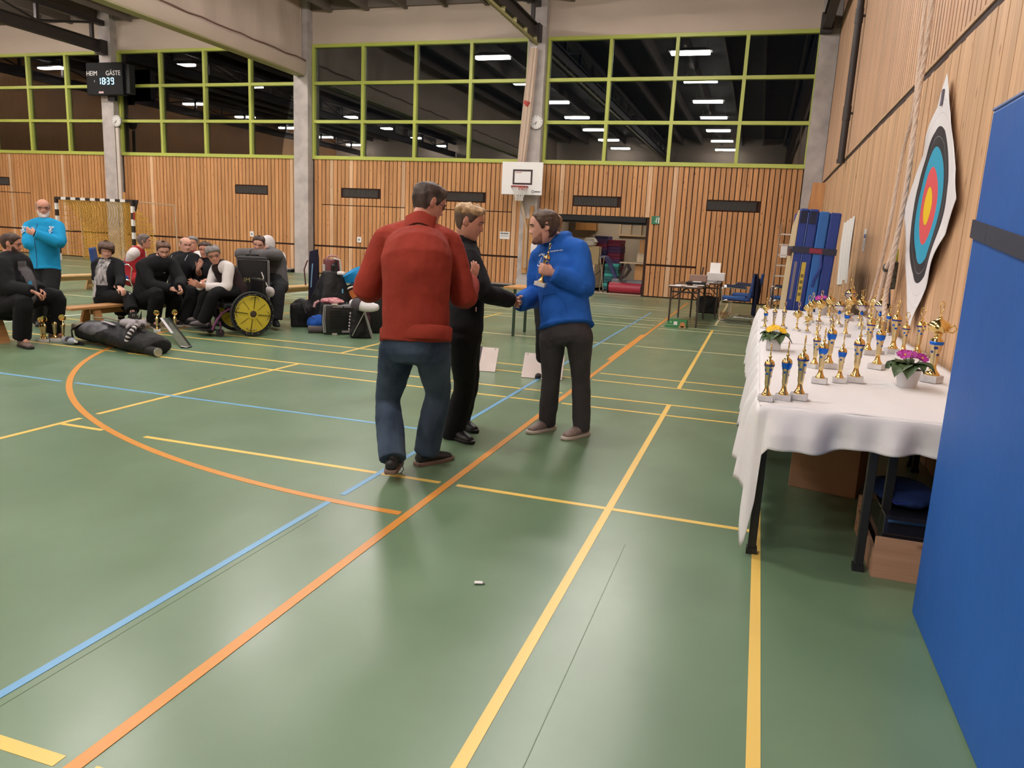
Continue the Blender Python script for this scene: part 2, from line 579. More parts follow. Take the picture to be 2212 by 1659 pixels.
# ---- right-hand wall: open slats above, closed boards below, a dark joint between
wr = MB().bb(XR+0.03, XR+0.2, YB, YW+0.15, 0, ZC)
wall_right = struct('wall_right', wr, M_DARKWOOD, smooth=0)
part('joint_strip', MB().bb(XR+0.0, XR+0.04, YB, YW-0.3, 3.105, 3.165), M_BAND, wall_right, smooth=0)
part('ledge', MB().bb(XR-0.012, XR+0.03, YB, YW-0.3, 3.165, 3.20), M_BOARD, wall_right, smooth=0)
up_me = MB().bb(0, 0.0055, -0.050, 0.050, 3.20, ZC).mesh('slat', M_SLAT_R, smooth=0)
part('slat_backing', MB().bb(XR+0.0055, XR+.03, YB, YW-.3, 3.2, ZC), M_GROOVE, wall_right, smooth=0)
lo_me = MB().bb(-0.0, 0.028, -0.0665, 0.0665, 0.0, 3.105).mesh('board', M_BOARD, smooth=0)
y = 1.6
while y < YW-0.35:
    o = link('slat', up_me, wall_right); o.location = (XR+random.uniform(-.0005, .0005), y, 0)
    o = link('board', lo_me, wall_right); o.location = (XR+random.uniform(-.004, .004), y+0.03, 0)
    y += PITCH_S
part('rear_boards', MB().bb(XR, XR+0.03, YB, 1.53, 0, 3.105).bb(XR, XR+0.03, YB, 1.53, 3.2, ZC), M_BOARD, wall_right, smooth=0)
M_WALLWOOD = wood('hall_wood_panelling', (0.36, 0.17, 0.07), (0.50, 0.26, 0.11), knots=False)
wl = struct('wall_left', MB().bb(XL-0.2, XL, YB, YW+0.15, 0, ZC), M_WALLWOOD, smooth=0)
wf = struct('wall_front', MB().bb(XL, XR+0.2, YB-0.2, YB, 0, 3.6), M_WALLWOOD, smooth=0)
part('upper_panel', MB().bb(XL, XR+0.2, YB-0.2, YB, 3.6, ZC), M_PLASTER, wf, smooth=0)

# ---- roof: sheeting, rafters, trusses
ceiling = struct('ceiling', MB().bb(XL, XR+0.2, YB, YW+0.15, ZC, ZC+0.15), M_CEIL, smooth=0)
x = XL+0.6
while x < XR:
    part('rafter', MB().bb(x-0.05, x+0.05, YB+0.1, YW-0.02, 7.78, ZC), M_RAFTER, ceiling, smooth=0)
    x += 1.245
part('wall_plate', MB().bb(XL, XR, YW-0.12, YW-0.01, 7.85, ZC), M_RAFTER, ceiling, smooth=0)
def truss(x, ytop):
    root = thing('roof_truss', '', 'truss'); del root['label']; del root['category']
    root['kind'] = 'structure'
    a = MB().bb(x-0.10, x+0.10, YB+0.1, ytop, 6.76, 6.79).bb(x-0.10, x+0.10, YB+0.1, ytop, 7.09, 7.12).bb(x-0.012, x+0.012, YB+0.1, ytop, 6.78, 7.10)
    part('bottom_chord', a, M_STEEL, root, smooth=0)
    part('top_chord', MB().bb(x-0.08, x+0.08, YB+0.1, ytop, 7.60, 7.76), M_STEEL, root, smooth=0)
    y = ytop-0.45; s = 0
    while y > YB+0.5:
        part('post', MB().bb(x-0.05, x+0.05, y-0.05, y+0.05, 7.10, 7.65), M_STEEL, root, smooth=0)
        y2 = y-2.0
        if y2 > YB+0.5:
            part('brace', MB().tube([(x, y, 7.14 if s else 7.6), (x, y2, 7.6 if s else 7.14)], 0.035, 6), M_STEEL, root)
        y = y2; s = 1-s
    part('bearing_plate', MB().bb(x-0.14, x+0.14, ytop-0.25, ytop+0.03, 6.70, 7.14), M_STEEL, root, smooth=0)
    return rebase(root, (x, ytop, 6.7))
for x in (PX[0], PX[1], PX[3], 0.97):
    truss(x, YW-0.30)

# ---- raised divider curtain along the third bay line
cur = thing('divider_curtain', 'beige divider curtain raised up under the roof, its thick hem roll sloping across the windows', 'curtain')
c = MB()
def fpanel(u, v):
    yy = YW-0.34-u*(YW-0.34-YB-0.4)
    fold = 0.028*math.sin(yy*2.3)*(0.3+v) + 0.02*math.sin(yy*5.7+v*3)
    return (PX[2]+0.08+fold, yy, 6.30+v*(ZC-0.03-6.30))
c.grid(fpanel, 160, 8)
def fpanel2(u, v):
    p = fpanel(u, v); return (p[0]-0.14, p[1], p[2])
c.grid(fpanel2, 160, 8)
part('panel', c, M_CURTAIN, cur, smooth=60)
part('end_edge', MB().bb(PX[2]-0.06, PX[2]+0.08, YW-0.36, YW-0.33, 6.3, ZC-0.05), M_CURTAIN, cur, smooth=0)
h = MB()
prof = [(-0.16, 6.02), (-0.14, 5.98), (0.14, 5.98), (0.17, 6.02), (0.22, 6.30), (0.19, 6.36), (0.12, 6.38), (-0.14, 6.38), (-0.2, 6.34)]
rings = []
for k in range(60):
    yy = YW-0.30-k*(YW-0.3-YB-0.4)/59
    rings.append([(PX[2]+a+0.012*math.sin(yy*3.1+b2), yy, b2+0.012*math.sin(yy*1.7)) for a, b2 in prof])
h.rings(rings)
part('hem_roll', h, M_CURTAIN2, cur, smooth=50)
part('hem_seam', MB().bb(PX[2]-0.155, PX[2]+0.15, YB+0.5, YW-0.30, 5.945, 5.985), M_OLIVE, cur, smooth=0)
part('hem_fold_shade', MB().tube([(PX[2]+0.205+0.01*math.sin(k*1.9), YW-0.31-k*0.5, 6.385+0.018*math.sin(k*2.3)) for k in range(58)], 0.022, 6), mat('curtain_fold_shade', (0.16, 0.085, 0.06), rough=0.8), cur)  # dark tube paints the shade of the fold above the hem roll
rebase(cur, (PX[2], 6, 5.94))

# ---- net curtain gathered against the fourth pillar with its rail
rail = thing('curtain_rail', 'olive curtain rail running towards the gathered curtain under the dark truss', 'rail')
part('track', MB().bb(-6.36, -6.29, YB+0.5, YW-0.50, 6.58, 6.65), M_OLIVE, rail, smooth=0)
for k in range(9):
    part('bracket', MB().bb(-6.37, -6.28, YW-0.7-k*0.9, YW-0.66-k*0.9, 6.57, 6.76), M_OLIVE, rail, smooth=0)
rebase(rail, (-6.32, 6, 6.57))
gc = thing('gathered_curtain', 'beige curtain gathered into a narrow bundle of folds on the concrete pillar', 'curtain')
rings = []
for k in range(22):
    t = k/21
    z = 6.52-t*3.04
    x = -6.43-0.20*t
    w = 0.105+0.02*math.sin(t*PI)
    ring = []
    for j in range(28):
        a = 2*PI*j/28
        f = 1+0.16*math.cos(a*9)
        ring.append((x+w*f*math.cos(a), YW-0.42+0.10*f*math.sin(a), z))
    rings.append(ring)
part('folds', MB().rings(rings), mat('net_curtain', (0.50, 0.38, 0.30), rough=0.8), gc, smooth=60)
part('rings', MB().tube([(-6.50+0.02*k, YW-0.45, 6.55) for k in range(9)], 0.02, 6), M_WHITE, gc)
rd = MB()
rd.tube([(-6.60, YW-0.545, 5.13), (-6.55, YW-0.555, 5.10), (-6.51, YW-0.55, 5.02), (-6.46, YW-0.54, 5.12)], 0.03, 6, flat=(0.05, 0.012))
part('red_mark', rd, mat('faded_red', (0.42, 0.06, 0.05), rough=0.8), gc)
rebase(gc, (-6.5, YW-0.42, 3.48))

# ---- ceiling lamps in rows over the hall (the windows mirror them)
M_LAMP = mat('lamp_diffuser', (0.9, 0.9, 0.88), emit=LAMP_COLOR, estr=LAMP_POWER)
M_LAMPCASE = mat('lamp_case', (0.55, 0.54, 0.52), rough=0.5)
lamp0 = None
for x in (-2.75, -9.4, -15.9, -22.4, -29.0):
    for y in (17.0, 12.7, 8.5, 4.3, 0.1, -4.1, -8.2):
        if lamp0 is None:
            lamp0 = thing('ceiling_lamp', 'long white strip lamp hanging in a row under the hall roof', 'lamp', 'ceiling lamps', (x, y, 7.46))
            part('case', MB().box((0, 0, 0.07), (1.35, 0.36, 0.10), taper=0.7), M_LAMPCASE, lamp0, smooth=0)
            part('diffuser', MB().bb(-0.60, 0.60, -0.14, 0.14, -0.06, 0.019), M_LAMP, lamp0, smooth=0)
            part('rod', MB().cyl((-0.5, 0, 0.12), (-0.5, 0, 0.34), 0.012, n=6), M_LAMPCASE, lamp0)
            part('rod', MB().cyl((0.5, 0, 0.12), (0.5, 0, 0.34), 0.012, n=6), M_LAMPCASE, lamp0)
        else:
            copy_thing(lamp0, (x, y, 7.46))
# ================================================================== PEOPLE
# Joints in metres, room coordinates: pelvis, chest, neck, head centre, then shoulder / elbow / wrist / knuckles
# and hip / knee / ankle / toe of the person's left (L) and right (R) side.
JOINTS = {
 'red': {'pel': (-1.884, 4.055, 0.873), 'chest': (-1.900, 4.075, 1.333), 'neck': (-1.948, 4.219, 1.542), 'head': (-1.939, 4.318, 1.661), 'shL': (-2.150, 4.179, 1.428), 'elL': (-2.255, 4.132, 1.131), 'wrL': (-2.246, 4.395, 1.157), 'haL': (-2.247, 4.474, 1.195), 'shR': (-1.802, 4.294, 1.432), 'elR': (-1.695, 4.311, 1.118), 'wrR': (-1.751, 4.559, 1.182), 'haR': (-1.753, 4.626, 1.238), 'hipL': (-1.998, 4.068, 0.820), 'knL': (-2.153, 4.241, 0.427), 'anL': (-1.997, 4.008, 0.134), 'toL': (-2.036, 4.140, 0.026), 'hipR': (-1.785, 4.062, 0.840), 'knR': (-1.846, 4.318, 0.492), 'anR': (-1.931, 4.368, 0.097), 'toR': (-1.874, 4.474, -0.013)},
 'black': {'pel': (-1.931, 4.935, 0.829), 'chest': (-1.956, 5.033, 1.203), 'neck': (-1.976, 5.034, 1.438), 'head': (-1.940, 5.007, 1.572), 'shR': (-1.874, 4.870, 1.323), 'elR': (-1.714, 4.762, 1.114), 'wrR': (-1.639, 4.999, 1.048), 'haR': (-1.603, 5.076, 1.039), 'shL': (-2.065, 5.205, 1.335), 'elL': (-2.081, 5.247, 1.034), 'wrL': (-1.957, 5.136, 0.848), 'haL': (-1.917, 5.085, 0.795), 'hipR': (-1.888, 4.830, 0.802), 'knR': (-1.921, 4.979, 0.413), 'anR': (-2.020, 5.051, 0.039), 'toR': (-1.870, 4.970, 0.032), 'hipL': (-1.945, 5.020, 0.786), 'knL': (-1.975, 5.201, 0.404), 'anL': (-2.098, 5.364, 0.056), 'toL': (-1.952, 5.278, 0.049)},
 'blue': {'pel': (-1.290, 5.344, 0.883), 'chest': (-1.365, 5.413, 1.244), 'neck': (-1.440, 5.439, 1.480), 'head': (-1.498, 5.339, 1.568), 'shR': (-1.565, 5.549, 1.348), 'elR': (-1.591, 5.570, 1.057), 'wrR': (-1.623, 5.321, 1.011), 'haR': (-1.655, 5.243, 1.018), 'shL': (-1.241, 5.365, 1.417), 'elL': (-1.162, 5.301, 1.155), 'wrL': (-1.368, 5.195, 1.250), 'haL': (-1.413, 5.143, 1.297), 'hipR': (-1.371, 5.307, 0.829), 'knR': (-1.407, 5.461, 0.438), 'anR': (-1.456, 5.615, 0.072), 'toR': (-1.532, 5.469, 0.010), 'hipL': (-1.179, 5.292, 0.846), 'knL': (-1.175, 5.462, 0.462), 'anL': (-1.169, 5.569, 0.081), 'toL': (-1.239, 5.424, 0.003)},
 'p1': {'pel': (-8.139, 6.385, 0.460), 'chest': (-8.085, 6.490, 0.747), 'neck': (-8.073, 6.478, 0.977), 'head': (-8.052, 6.513, 1.127), 'shR': (-7.971, 6.318, 0.903), 'elR': (-7.827, 6.252, 0.660), 'wrR': (-7.591, 6.344, 0.631), 'haR': (-7.577, 6.420, 0.597), 'shL': (-8.118, 6.670, 0.919), 'elL': (-8.179, 6.794, 0.664), 'wrL': (-7.939, 6.742, 0.596), 'haL': (-7.863, 6.734, 0.559), 'hipR': (-8.047, 6.338, 0.433), 'knR': (-7.636, 6.260, 0.521), 'anR': (-7.754, 6.314, 0.125), 'toR': (-7.612, 6.268, 0.044), 'hipL': (-8.166, 6.491, 0.451), 'knL': (-7.856, 6.874, 0.529), 'anL': (-7.918, 6.872, 0.116), 'toL': (-7.757, 6.877, 0.063)},
 'p2': {'pel': (-9.073, 7.798, 0.760), 'chest': (-9.078, 7.813, 1.156), 'neck': (-9.110, 7.859, 1.385), 'head': (-9.112, 7.860, 1.548), 'shR': (-9.288, 7.798, 1.298), 'elR': (-9.170, 7.660, 1.072), 'wrR': (-9.000, 7.859, 1.093), 'haR': (-8.920, 7.862, 1.121), 'shL': (-8.916, 7.887, 1.316), 'elL': (-8.748, 7.758, 1.117), 'wrL': (-8.923, 7.557, 1.219), 'haL': (-8.998, 7.530, 1.250), 'hipR': (-9.172, 7.797, 0.723), 'knR': (-8.950, 7.583, 0.422), 'anR': (-9.132, 7.711, 0.078), 'toR': (-9.015, 7.594, 0.036), 'hipL': (-8.975, 7.802, 0.735), 'knL': (-8.753, 7.591, 0.435), 'anL': (-8.948, 7.736, 0.103), 'toL': (-8.814, 7.643, 0.054)},
 'p3': {'pel': (-8.658, 8.298, 0.388), 'chest': (-8.633, 8.390, 0.707), 'neck': (-8.701, 8.460, 0.881), 'head': (-8.658, 8.420, 1.018), 'shR': (-8.874, 8.447, 0.807), 'elR': (-8.741, 8.313, 0.587), 'wrR': (-8.495, 8.355, 0.537), 'haR': (-8.414, 8.370, 0.516), 'shL': (-8.490, 8.443, 0.842), 'elL': (-8.328, 8.315, 0.639), 'wrL': (-8.173, 8.131, 0.557), 'haL': (-8.101, 8.119, 0.513), 'hipR': (-8.738, 8.356, 0.346), 'knR': (-8.312, 8.294, 0.413), 'anR': (-8.456, 8.415, 0.057), 'toR': (-8.319, 8.323, 0.005), 'hipL': (-8.558, 8.295, 0.382), 'knL': (-8.142, 8.234, 0.422), 'anL': (-7.879, 8.061, 0.172), 'toL': (-7.727, 8.012, 0.114)},
 'p4': {'pel': (-10.234, 10.412, 0.483), 'chest': (-10.176, 10.493, 0.784), 'neck': (-10.083, 10.510, 0.969), 'head': (-10.016, 10.550, 1.097), 'shR': (-10.064, 10.313, 0.885), 'elR': (-10.231, 10.400, 0.665), 'wrR': (-9.976, 10.410, 0.656), 'haR': (-9.897, 10.440, 0.644), 'shL': (-10.212, 10.672, 0.891), 'elL': (-10.311, 10.838, 0.675), 'wrL': (-10.068, 10.769, 0.642), 'haL': (-9.984, 10.764, 0.631), 'hipR': (-10.154, 10.348, 0.459), 'knR': (-9.731, 10.275, 0.489), 'anR': (-9.907, 10.464, 0.170), 'toR': (-9.742, 10.443, 0.136), 'hipL': (-10.270, 10.509, 0.462), 'knL': (-9.847, 10.440, 0.491), 'anL': (-10.019, 10.626, 0.169), 'toL': (-9.855, 10.597, 0.134)},
 'p5': {'pel': (-8.098, 8.486, 0.416), 'chest': (-8.019, 8.573, 0.726), 'neck': (-7.880, 8.519, 0.926), 'head': (-7.826, 8.571, 1.061), 'shR': (-7.974, 8.346, 0.842), 'elR': (-7.812, 8.310, 0.604), 'wrR': (-7.581, 8.410, 0.558), 'haR': (-7.503, 8.479, 0.547), 'shL': (-7.801, 8.690, 0.877), 'elL': (-7.614, 8.646, 0.659), 'wrL': (-7.463, 8.453, 0.589), 'haL': (-7.404, 8.434, 0.531), 'hipR': (-8.034, 8.416, 0.374), 'knR': (-7.659, 8.255, 0.498), 'anR': (-7.821, 8.343, 0.127), 'toR': (-7.694, 8.268, 0.042), 'hipL': (-8.103, 8.599, 0.377), 'knL': (-7.684, 8.609, 0.464), 'anL': (-7.863, 8.738, 0.115), 'toL': (-7.709, 8.705, 0.051)},
 'p6': {'pel': (-8.139, 9.180, 0.495), 'chest': (-8.082, 9.226, 0.817), 'neck': (-8.152, 9.343, 0.981), 'head': (-8.097, 9.324, 1.119), 'shR': (-8.324, 9.315, 0.917), 'elR': (-8.180, 9.407, 0.634), 'wrR': (-7.974, 9.390, 0.785), 'haR': (-7.915, 9.442, 0.856), 'shL': (-7.945, 9.324, 0.938), 'elL': (-7.784, 9.221, 0.720), 'wrL': (-7.639, 9.033, 0.814), 'haL': (-7.581, 9.062, 0.869), 'hipR': (-8.085, 9.097, 0.449), 'knR': (-7.683, 8.947, 0.484), 'anR': (-7.751, 8.830, 0.089), 'toR': (-7.594, 8.776, 0.054), 'hipL': (-8.161, 9.278, 0.447), 'knL': (-7.744, 9.181, 0.481), 'anL': (-7.871, 9.053, 0.101), 'toL': (-7.716, 8.995, 0.064)},
 'p7': {'pel': (-9.062, 10.618, 0.518), 'chest': (-9.079, 10.651, 0.804), 'neck': (-9.047, 10.588, 0.961), 'head': (-9.027, 10.561, 1.107), 'shR': (-9.250, 10.654, 0.880), 'elR': (-9.122, 10.476, 0.689), 'wrR': (-8.896, 10.374, 0.630), 'haR': (-8.813, 10.384, 0.619), 'shL': (-8.867, 10.572, 0.902), 'elL': (-8.703, 10.422, 0.716), 'wrL': (-8.593, 10.201, 0.653), 'haL': (-8.587, 10.118, 0.634), 'hipR': (-9.151, 10.654, 0.488), 'knR': (-8.841, 10.358, 0.519), 'anR': (-9.006, 10.538, 0.191), 'toR': (-8.875, 10.437, 0.152), 'hipL': (-8.963, 10.591, 0.510), 'knL': (-8.636, 10.313, 0.542), 'anL': (-8.802, 10.497, 0.215), 'toL': (-8.666, 10.400, 0.185)},
 'p8': {'pel': (-7.822, 9.354, 0.467), 'chest': (-7.821, 9.404, 0.739), 'neck': (-7.856, 9.455, 0.927), 'head': (-7.821, 9.408, 1.066), 'shR': (-8.037, 9.467, 0.848), 'elR': (-7.893, 9.346, 0.627), 'wrR': (-7.654, 9.257, 0.632), 'haR': (-7.571, 9.276, 0.623), 'shL': (-7.652, 9.426, 0.871), 'elL': (-7.517, 9.291, 0.653), 'wrL': (-7.474, 9.040, 0.666), 'haL': (-7.484, 8.956, 0.655), 'hipR': (-7.902, 9.408, 0.431), 'knR': (-7.582, 9.123, 0.468), 'anR': (-7.710, 9.202, 0.087), 'toR': (-7.578, 9.101, 0.052), 'hipL': (-7.721, 9.331, 0.461), 'knL': (-7.364, 9.095, 0.498), 'anL': (-7.484, 9.229, 0.130), 'toL': (-7.354, 9.125, 0.095)},
 'p9': {'pel': (-6.736, 8.811, 0.569), 'chest': (-6.885, 8.718, 0.791), 'neck': (-6.936, 8.580, 0.929), 'head': (-6.930, 8.496, 1.053), 'shL': (-6.736, 8.551, 0.892), 'elL': (-6.689, 8.436, 0.629), 'wrL': (-6.901, 8.298, 0.634), 'haL': (-6.984, 8.232, 0.668), 'shR': (-7.082, 8.720, 0.842), 'elR': (-7.070, 8.565, 0.597), 'wrR': (-7.027, 8.317, 0.637), 'haR': (-7.097, 8.262, 0.683), 'hipL': (-6.719, 8.690, 0.552), 'knL': (-6.733, 8.260, 0.562), 'anL': (-6.915, 8.252, 0.195), 'toL': (-7.062, 8.246, 0.110), 'hipR': (-6.863, 8.818, 0.548), 'knR': (-6.976, 8.403, 0.550), 'anR': (-7.181, 8.481, 0.204), 'toR': (-7.333, 8.493, 0.127)},
 'p10': {'pel': (-6.873, 9.863, 0.616), 'chest': (-6.923, 9.825, 0.960), 'neck': (-6.926, 9.640, 1.112), 'head': (-6.967, 9.523, 1.196), 'shL': (-6.733, 9.647, 1.041), 'elL': (-6.748, 9.358, 1.056), 'wrL': (-6.991, 9.433, 1.056), 'haL': (-7.063, 9.443, 1.012), 'shR': (-7.105, 9.719, 1.048), 'elR': (-7.317, 9.514, 1.038), 'wrR': (-7.063, 9.497, 1.051), 'haR': (-6.984, 9.553, 1.055), 'hipL': (-6.797, 9.788, 0.583), 'knL': (-6.562, 9.427, 0.602), 'anL': (-6.583, 9.359, 0.136), 'toL': (-6.498, 9.268, 0.017), 'hipR': (-6.976, 9.870, 0.588), 'knR': (-6.913, 9.444, 0.565), 'anR': (-6.913, 9.388, 0.107), 'toR': (-6.839, 9.243, 0.058)},
 'p11': {'pel': (-7.458, 10.577, 0.547), 'chest': (-7.483, 10.594, 0.895), 'neck': (-7.437, 10.483, 1.039), 'head': (-7.428, 10.400, 1.163), 'shR': (-7.638, 10.567, 0.976), 'elR': (-7.545, 10.385, 0.771), 'wrR': (-7.359, 10.233, 0.685), 'haR': (-7.286, 10.191, 0.676), 'shL': (-7.265, 10.470, 0.990), 'elL': (-7.115, 10.313, 0.798), 'wrL': (-7.043, 10.085, 0.709), 'haL': (-7.027, 10.003, 0.699), 'hipR': (-7.544, 10.623, 0.517), 'knR': (-7.295, 10.273, 0.534), 'anR': (-7.456, 10.494, 0.229), 'toR': (-7.359, 10.356, 0.209), 'hipL': (-7.363, 10.541, 0.532), 'knL': (-7.095, 10.206, 0.551), 'anL': (-7.255, 10.431, 0.248), 'toL': (-7.159, 10.292, 0.228)},
 'p12': {'pel': (-2.125, 7.875, 0.875), 'chest': (-2.143, 7.893, 1.267), 'neck': (-2.127, 7.936, 1.487), 'head': (-2.096, 7.869, 1.617), 'shR': (-2.308, 8.010, 1.395), 'elR': (-2.258, 7.888, 1.138), 'wrR': (-2.155, 7.789, 0.927), 'haR': (-2.117, 7.735, 0.874), 'shL': (-1.984, 7.799, 1.402), 'elL': (-1.996, 7.947, 1.152), 'wrL': (-2.020, 7.816, 0.935), 'haL': (-2.020, 7.752, 0.880), 'hipR': (-2.194, 7.945, 0.840), 'knR': (-2.113, 7.731, 0.480), 'anR': (-2.137, 7.894, 0.102), 'toR': (-2.130, 7.725, 0.087), 'hipL': (-2.045, 7.812, 0.859), 'knL': (-2.051, 7.965, 0.460), 'anL': (-2.055, 8.108, 0.078), 'toL': (-1.991, 7.951, 0.066)}}

def skin_mat(name, col):
    return mat(name, col, rough=0.5, spec=0.35, var=0.10, vscale=18, bump=0.03, bscale=120)
SKIN = skin_mat('skin', (0.50, 0.235, 0.165))
SKIN_PALE = skin_mat('pale_skin', (0.56, 0.30, 0.225))
def cloth(name, col, bump=0.25, rough=0.85, var=0.10, bscale=11, vscale=5, **k):
    return mat(name, col, rough=rough, spec=0.2, var=var, vscale=vscale, bump=bump, bscale=bscale, bdist=0.03, **k)
def hair_mat(name, c1, c2):
    return mat(name, c1, rough=0.55, spec=0.3, col2=c2, vscale=30, stretch=(1, 1, 0.25), bump=0.6, bscale=55, bdist=0.01)
M_EYE = mat('eye_white', (0.55, 0.50, 0.47), rough=0.3)
M_IRIS = mat('eye_iris', (0.03, 0.02, 0.015), rough=0.2)
M_LIP = mat('lips', (0.30, 0.085, 0.075), rough=0.5)
M_MOUTH = mat('mouth_dark', (0.05, 0.012, 0.012), rough=0.6)
M_SPECS = mat('spectacle_frame', (0.03, 0.018, 0.015), rough=0.3)
M_LENS = M_GLASS

def interp(tab, t):
    if t <= tab[0][0]: return tab[0][1]
    for (a, va), (b2, vb) in zip(tab, tab[1:]):
        if t <= b2:
            k = (t-a)/(b2-a); k = k*k*(3-2*k) if False else k
            return va+(vb-va)*k
    return tab[-1][1]
HW = [(0, .024), (.03, .036), (.08, .047), (.15, .056), (.25, .0635), (.4, .0705), (.5, .0745), (.6, .0765), (.7, .0765), (.8, .071), (.88, .058), (.94, .041), (.98, .022), (1, .004)]
HF = [(0, .060), (.03, .073), (.08, .081), (.15, .082), (.25, .084), (.35, .086), (.45, .0855), (.5, .0855), (.58, .091), (.66, .0935), (.74, .090), (.82, .079), (.9, .058), (.95, .038), (.98, .02), (1, .003)]
HB = [(0, .005), (.03, -.004), (.08, -.014), (.15, -.034), (.25, -.064), (.35, -.083), (.5, -.101), (.6, -.107), (.7, -.106), (.8, -.096), (.88, -.078), (.94, -.055), (.98, -.03), (1, -.004)]
HEAD_H = 0.238
def head_pt(t, th, out=0.0, nose=1.0):
    """point of the head surface: t 0 chin .. 1 crown, th 0 face .. pi back; x right, y forward, z up"""
    w, f, b2 = interp(HW, t), interp(HF, t), interp(HB, t)
    c, s = math.cos(th), math.sin(th)
    yc = 0.0
    e = 0.86
    x = w*math.copysign(abs(s)**e, s)
    y = (f-yc)*abs(c)**e+yc if c >= 0 else (b2-yc)*abs(c)**e+yc
    z = (t-0.5)*HEAD_H
    if c > 0:
        g = lambda a, b3: math.exp(-(a/b3)**2)
        na = interp([(.29, 0), (.325, .012), (.35, .024), (.37, .027), (.41, .022), (.48, .013), (.55, .006), (.62, 0)], t)
        nw = interp([(.3, .0145), (.36, .0155), (.45, .010), (.6, .009)], t)
        y += nose*na*g(x, nw)
        y += 0.004*nose*g(abs(x)-.015, .007)*g(t-.345, .03)
        y -= .011*g(abs(x)-.031, .015)*g(t-.515, .045)
        y += .006*g(abs(x)-.027, .024)*g(t-.60, .03)
        y += .0065*g(x, .022)*(g(t-.245, .018)+.9*g(t-.195, .018))
        y -= .007*g(x, .026)*g(t-.221, .010)
        y -= .004*g(x, .02)*g(t-.145, .025)
        y += .006*g(x, .022)*g(t-.07, .05)
        y += .004*g(abs(x)-.045, .02)*g(t-.40, .08)
    p = V((x, y, z))
    if out:
        n = V((x/(w*w+1e-5), (y)/(max(abs(f if c >= 0 else b2), .02)**2), (t-.45)*14)).normalized()
        p += n*out
    return p

def frame(fwd, up):
    f = V(fwd).normalized(); u = V(up); r = f.cross(u).normalized(); u = r.cross(f)
    return Matrix(((r.x, f.x, u.x), (r.y, f.y, u.y), (r.z, f.z, u.z)))

def spline(pts, vals, sub):
    """Catmull-Rom through points with matching values"""
    P, Q = [], []
    n = len(pts)
    for i in range(n-1):
        p0, p1, p2, p3 = pts[max(i-1, 0)], pts[i], pts[i+1], pts[min(i+2, n-1)]
        for k in range(sub):
            t = k/sub
            P.append(0.5*((2*p1)+(p2-p0)*t+(2*p0-5*p1+4*p2-p3)*t*t+(3*p1-p0-3*p2+p3)*t**3))
            Q.append(tuple(a+(b2-a)*t for a, b2 in zip(vals[i], vals[i+1])))
    P.append(pts[-1]); Q.append(tuple(vals[-1]))
    return P, Q

def limb(mb, pts, radii, side=None, n=14, sub=4, cap=True, cap0=True, cap1=True):
    """elliptical tapered tube with rounded ends; radii = (a along side, b across)"""
    pts = [V(p) for p in pts]
    radii = [(r, r) if not isinstance(r, (tuple, list)) else tuple(r) for r in radii]
    P, Q = spline(pts, radii, sub)
    N = len(P)
    rings = []
    u = None
    for i in range(N):
        t = (P[min(i+1, N-1)]-P[max(i-1, 0)]).normalized()
        ref = (V(side[0]).lerp(V(side[1]), i/max(N-1, 1)) if isinstance(side, tuple) else V(side)) if side is not None else (u if u is not None else t.orthogonal())
        u = (ref-t*ref.dot(t))
        u = u.normalized() if u.length > 1e-5 else t.orthogonal().normalized()
        w = t.cross(u)
        a, b2 = Q[i]
        if cap and cap0 and i == 0:
            for k in (0.25, 0.65, 0.9):
                sc2 = math.sqrt(1-(1-k)**2)
                rings.append([P[0]-t*min(a, b2)*(1-k)*0.9+u*a*sc2*math.cos(2*PI*j/n)+w*b2*sc2*math.sin(2*PI*j/n) for j in range(n)])
        rings.append([P[i]+u*a*math.cos(2*PI*j/n)+w*b2*math.sin(2*PI*j/n) for j in range(n)])
        if cap and cap1 and i == N-1:
            for k in (0.9, 0.65, 0.25):
                sc2 = math.sqrt(1-(1-k)**2)
                rings.append([P[i]+t*min(a, b2)*(1-k)*0.9+u*a*sc2*math.cos(2*PI*j/n)+w*b2*sc2*math.sin(2*PI*j/n) for j in range(n)])
    mb.rings(rings)

def make_hand(mb, wr, d, nrm, thumb, curl=0.35, spread=0.12, s=1.0, thumb_in=0.5):
    """palm, four fingers of different lengths bent at the knuckles, thumb on the side given by `thumb`"""
    wr = V(wr); d = V(d).normalized(); nrm = V(nrm); nrm = (nrm-d*nrm.dot(d)).normalized()
    lat = d.cross(nrm).normalized()
    if lat.dot(V(thumb)) < 0: lat = -lat
    L = 0.088*s
    limb(mb, [wr-d*0.03*s, wr+d*0.012*s, wr+d*0.05*s, wr+d*L], [(.025*s, .019*s), (.029*s, .018*s), (.040*s, .016*s), (.040*s, .0125*s)], side=lat, n=12, sub=3)
    for k, (off, ln, r) in enumerate(((.030, .070, .0092), (.010, .080, .0095), (-.010, .075, .0090), (-.029, .058, .0080))):
        p = wr+d*(L-0.008)+lat*off*s
        dd = (d+lat*spread*(off/.03)).normalized()
        nn = V(nrm)
        c = curl*(0.92+0.08*k)
        pts = [p]
        for seg in (0.44, 0.32, 0.24):
            dd, nn = (dd*math.cos(c)+nn*math.sin(c)).normalized(), (nn*math.cos(c)-dd*math.sin(c)).normalized()
            p = p+dd*ln*seg*s
            pts.append(p)
        limb(mb, pts, [r*s*1.02, r*s, r*s*.95, r*s*.82], n=8, sub=2)
    b0 = wr+d*0.022*s+lat*0.022*s
    td = (d*0.62+lat*0.62+nrm*thumb_in).normalized()
    td2 = (d*0.85+lat*0.12+nrm*thumb_in*1.3).normalized()
    limb(mb, [b0, b0+td*0.034*s, b0+td*0.034*s+td2*0.026*s, b0+td*0.034*s+td2*0.050*s], [.0145*s, .0120*s, .0105*s, .0085*s], n=8, sub=2)

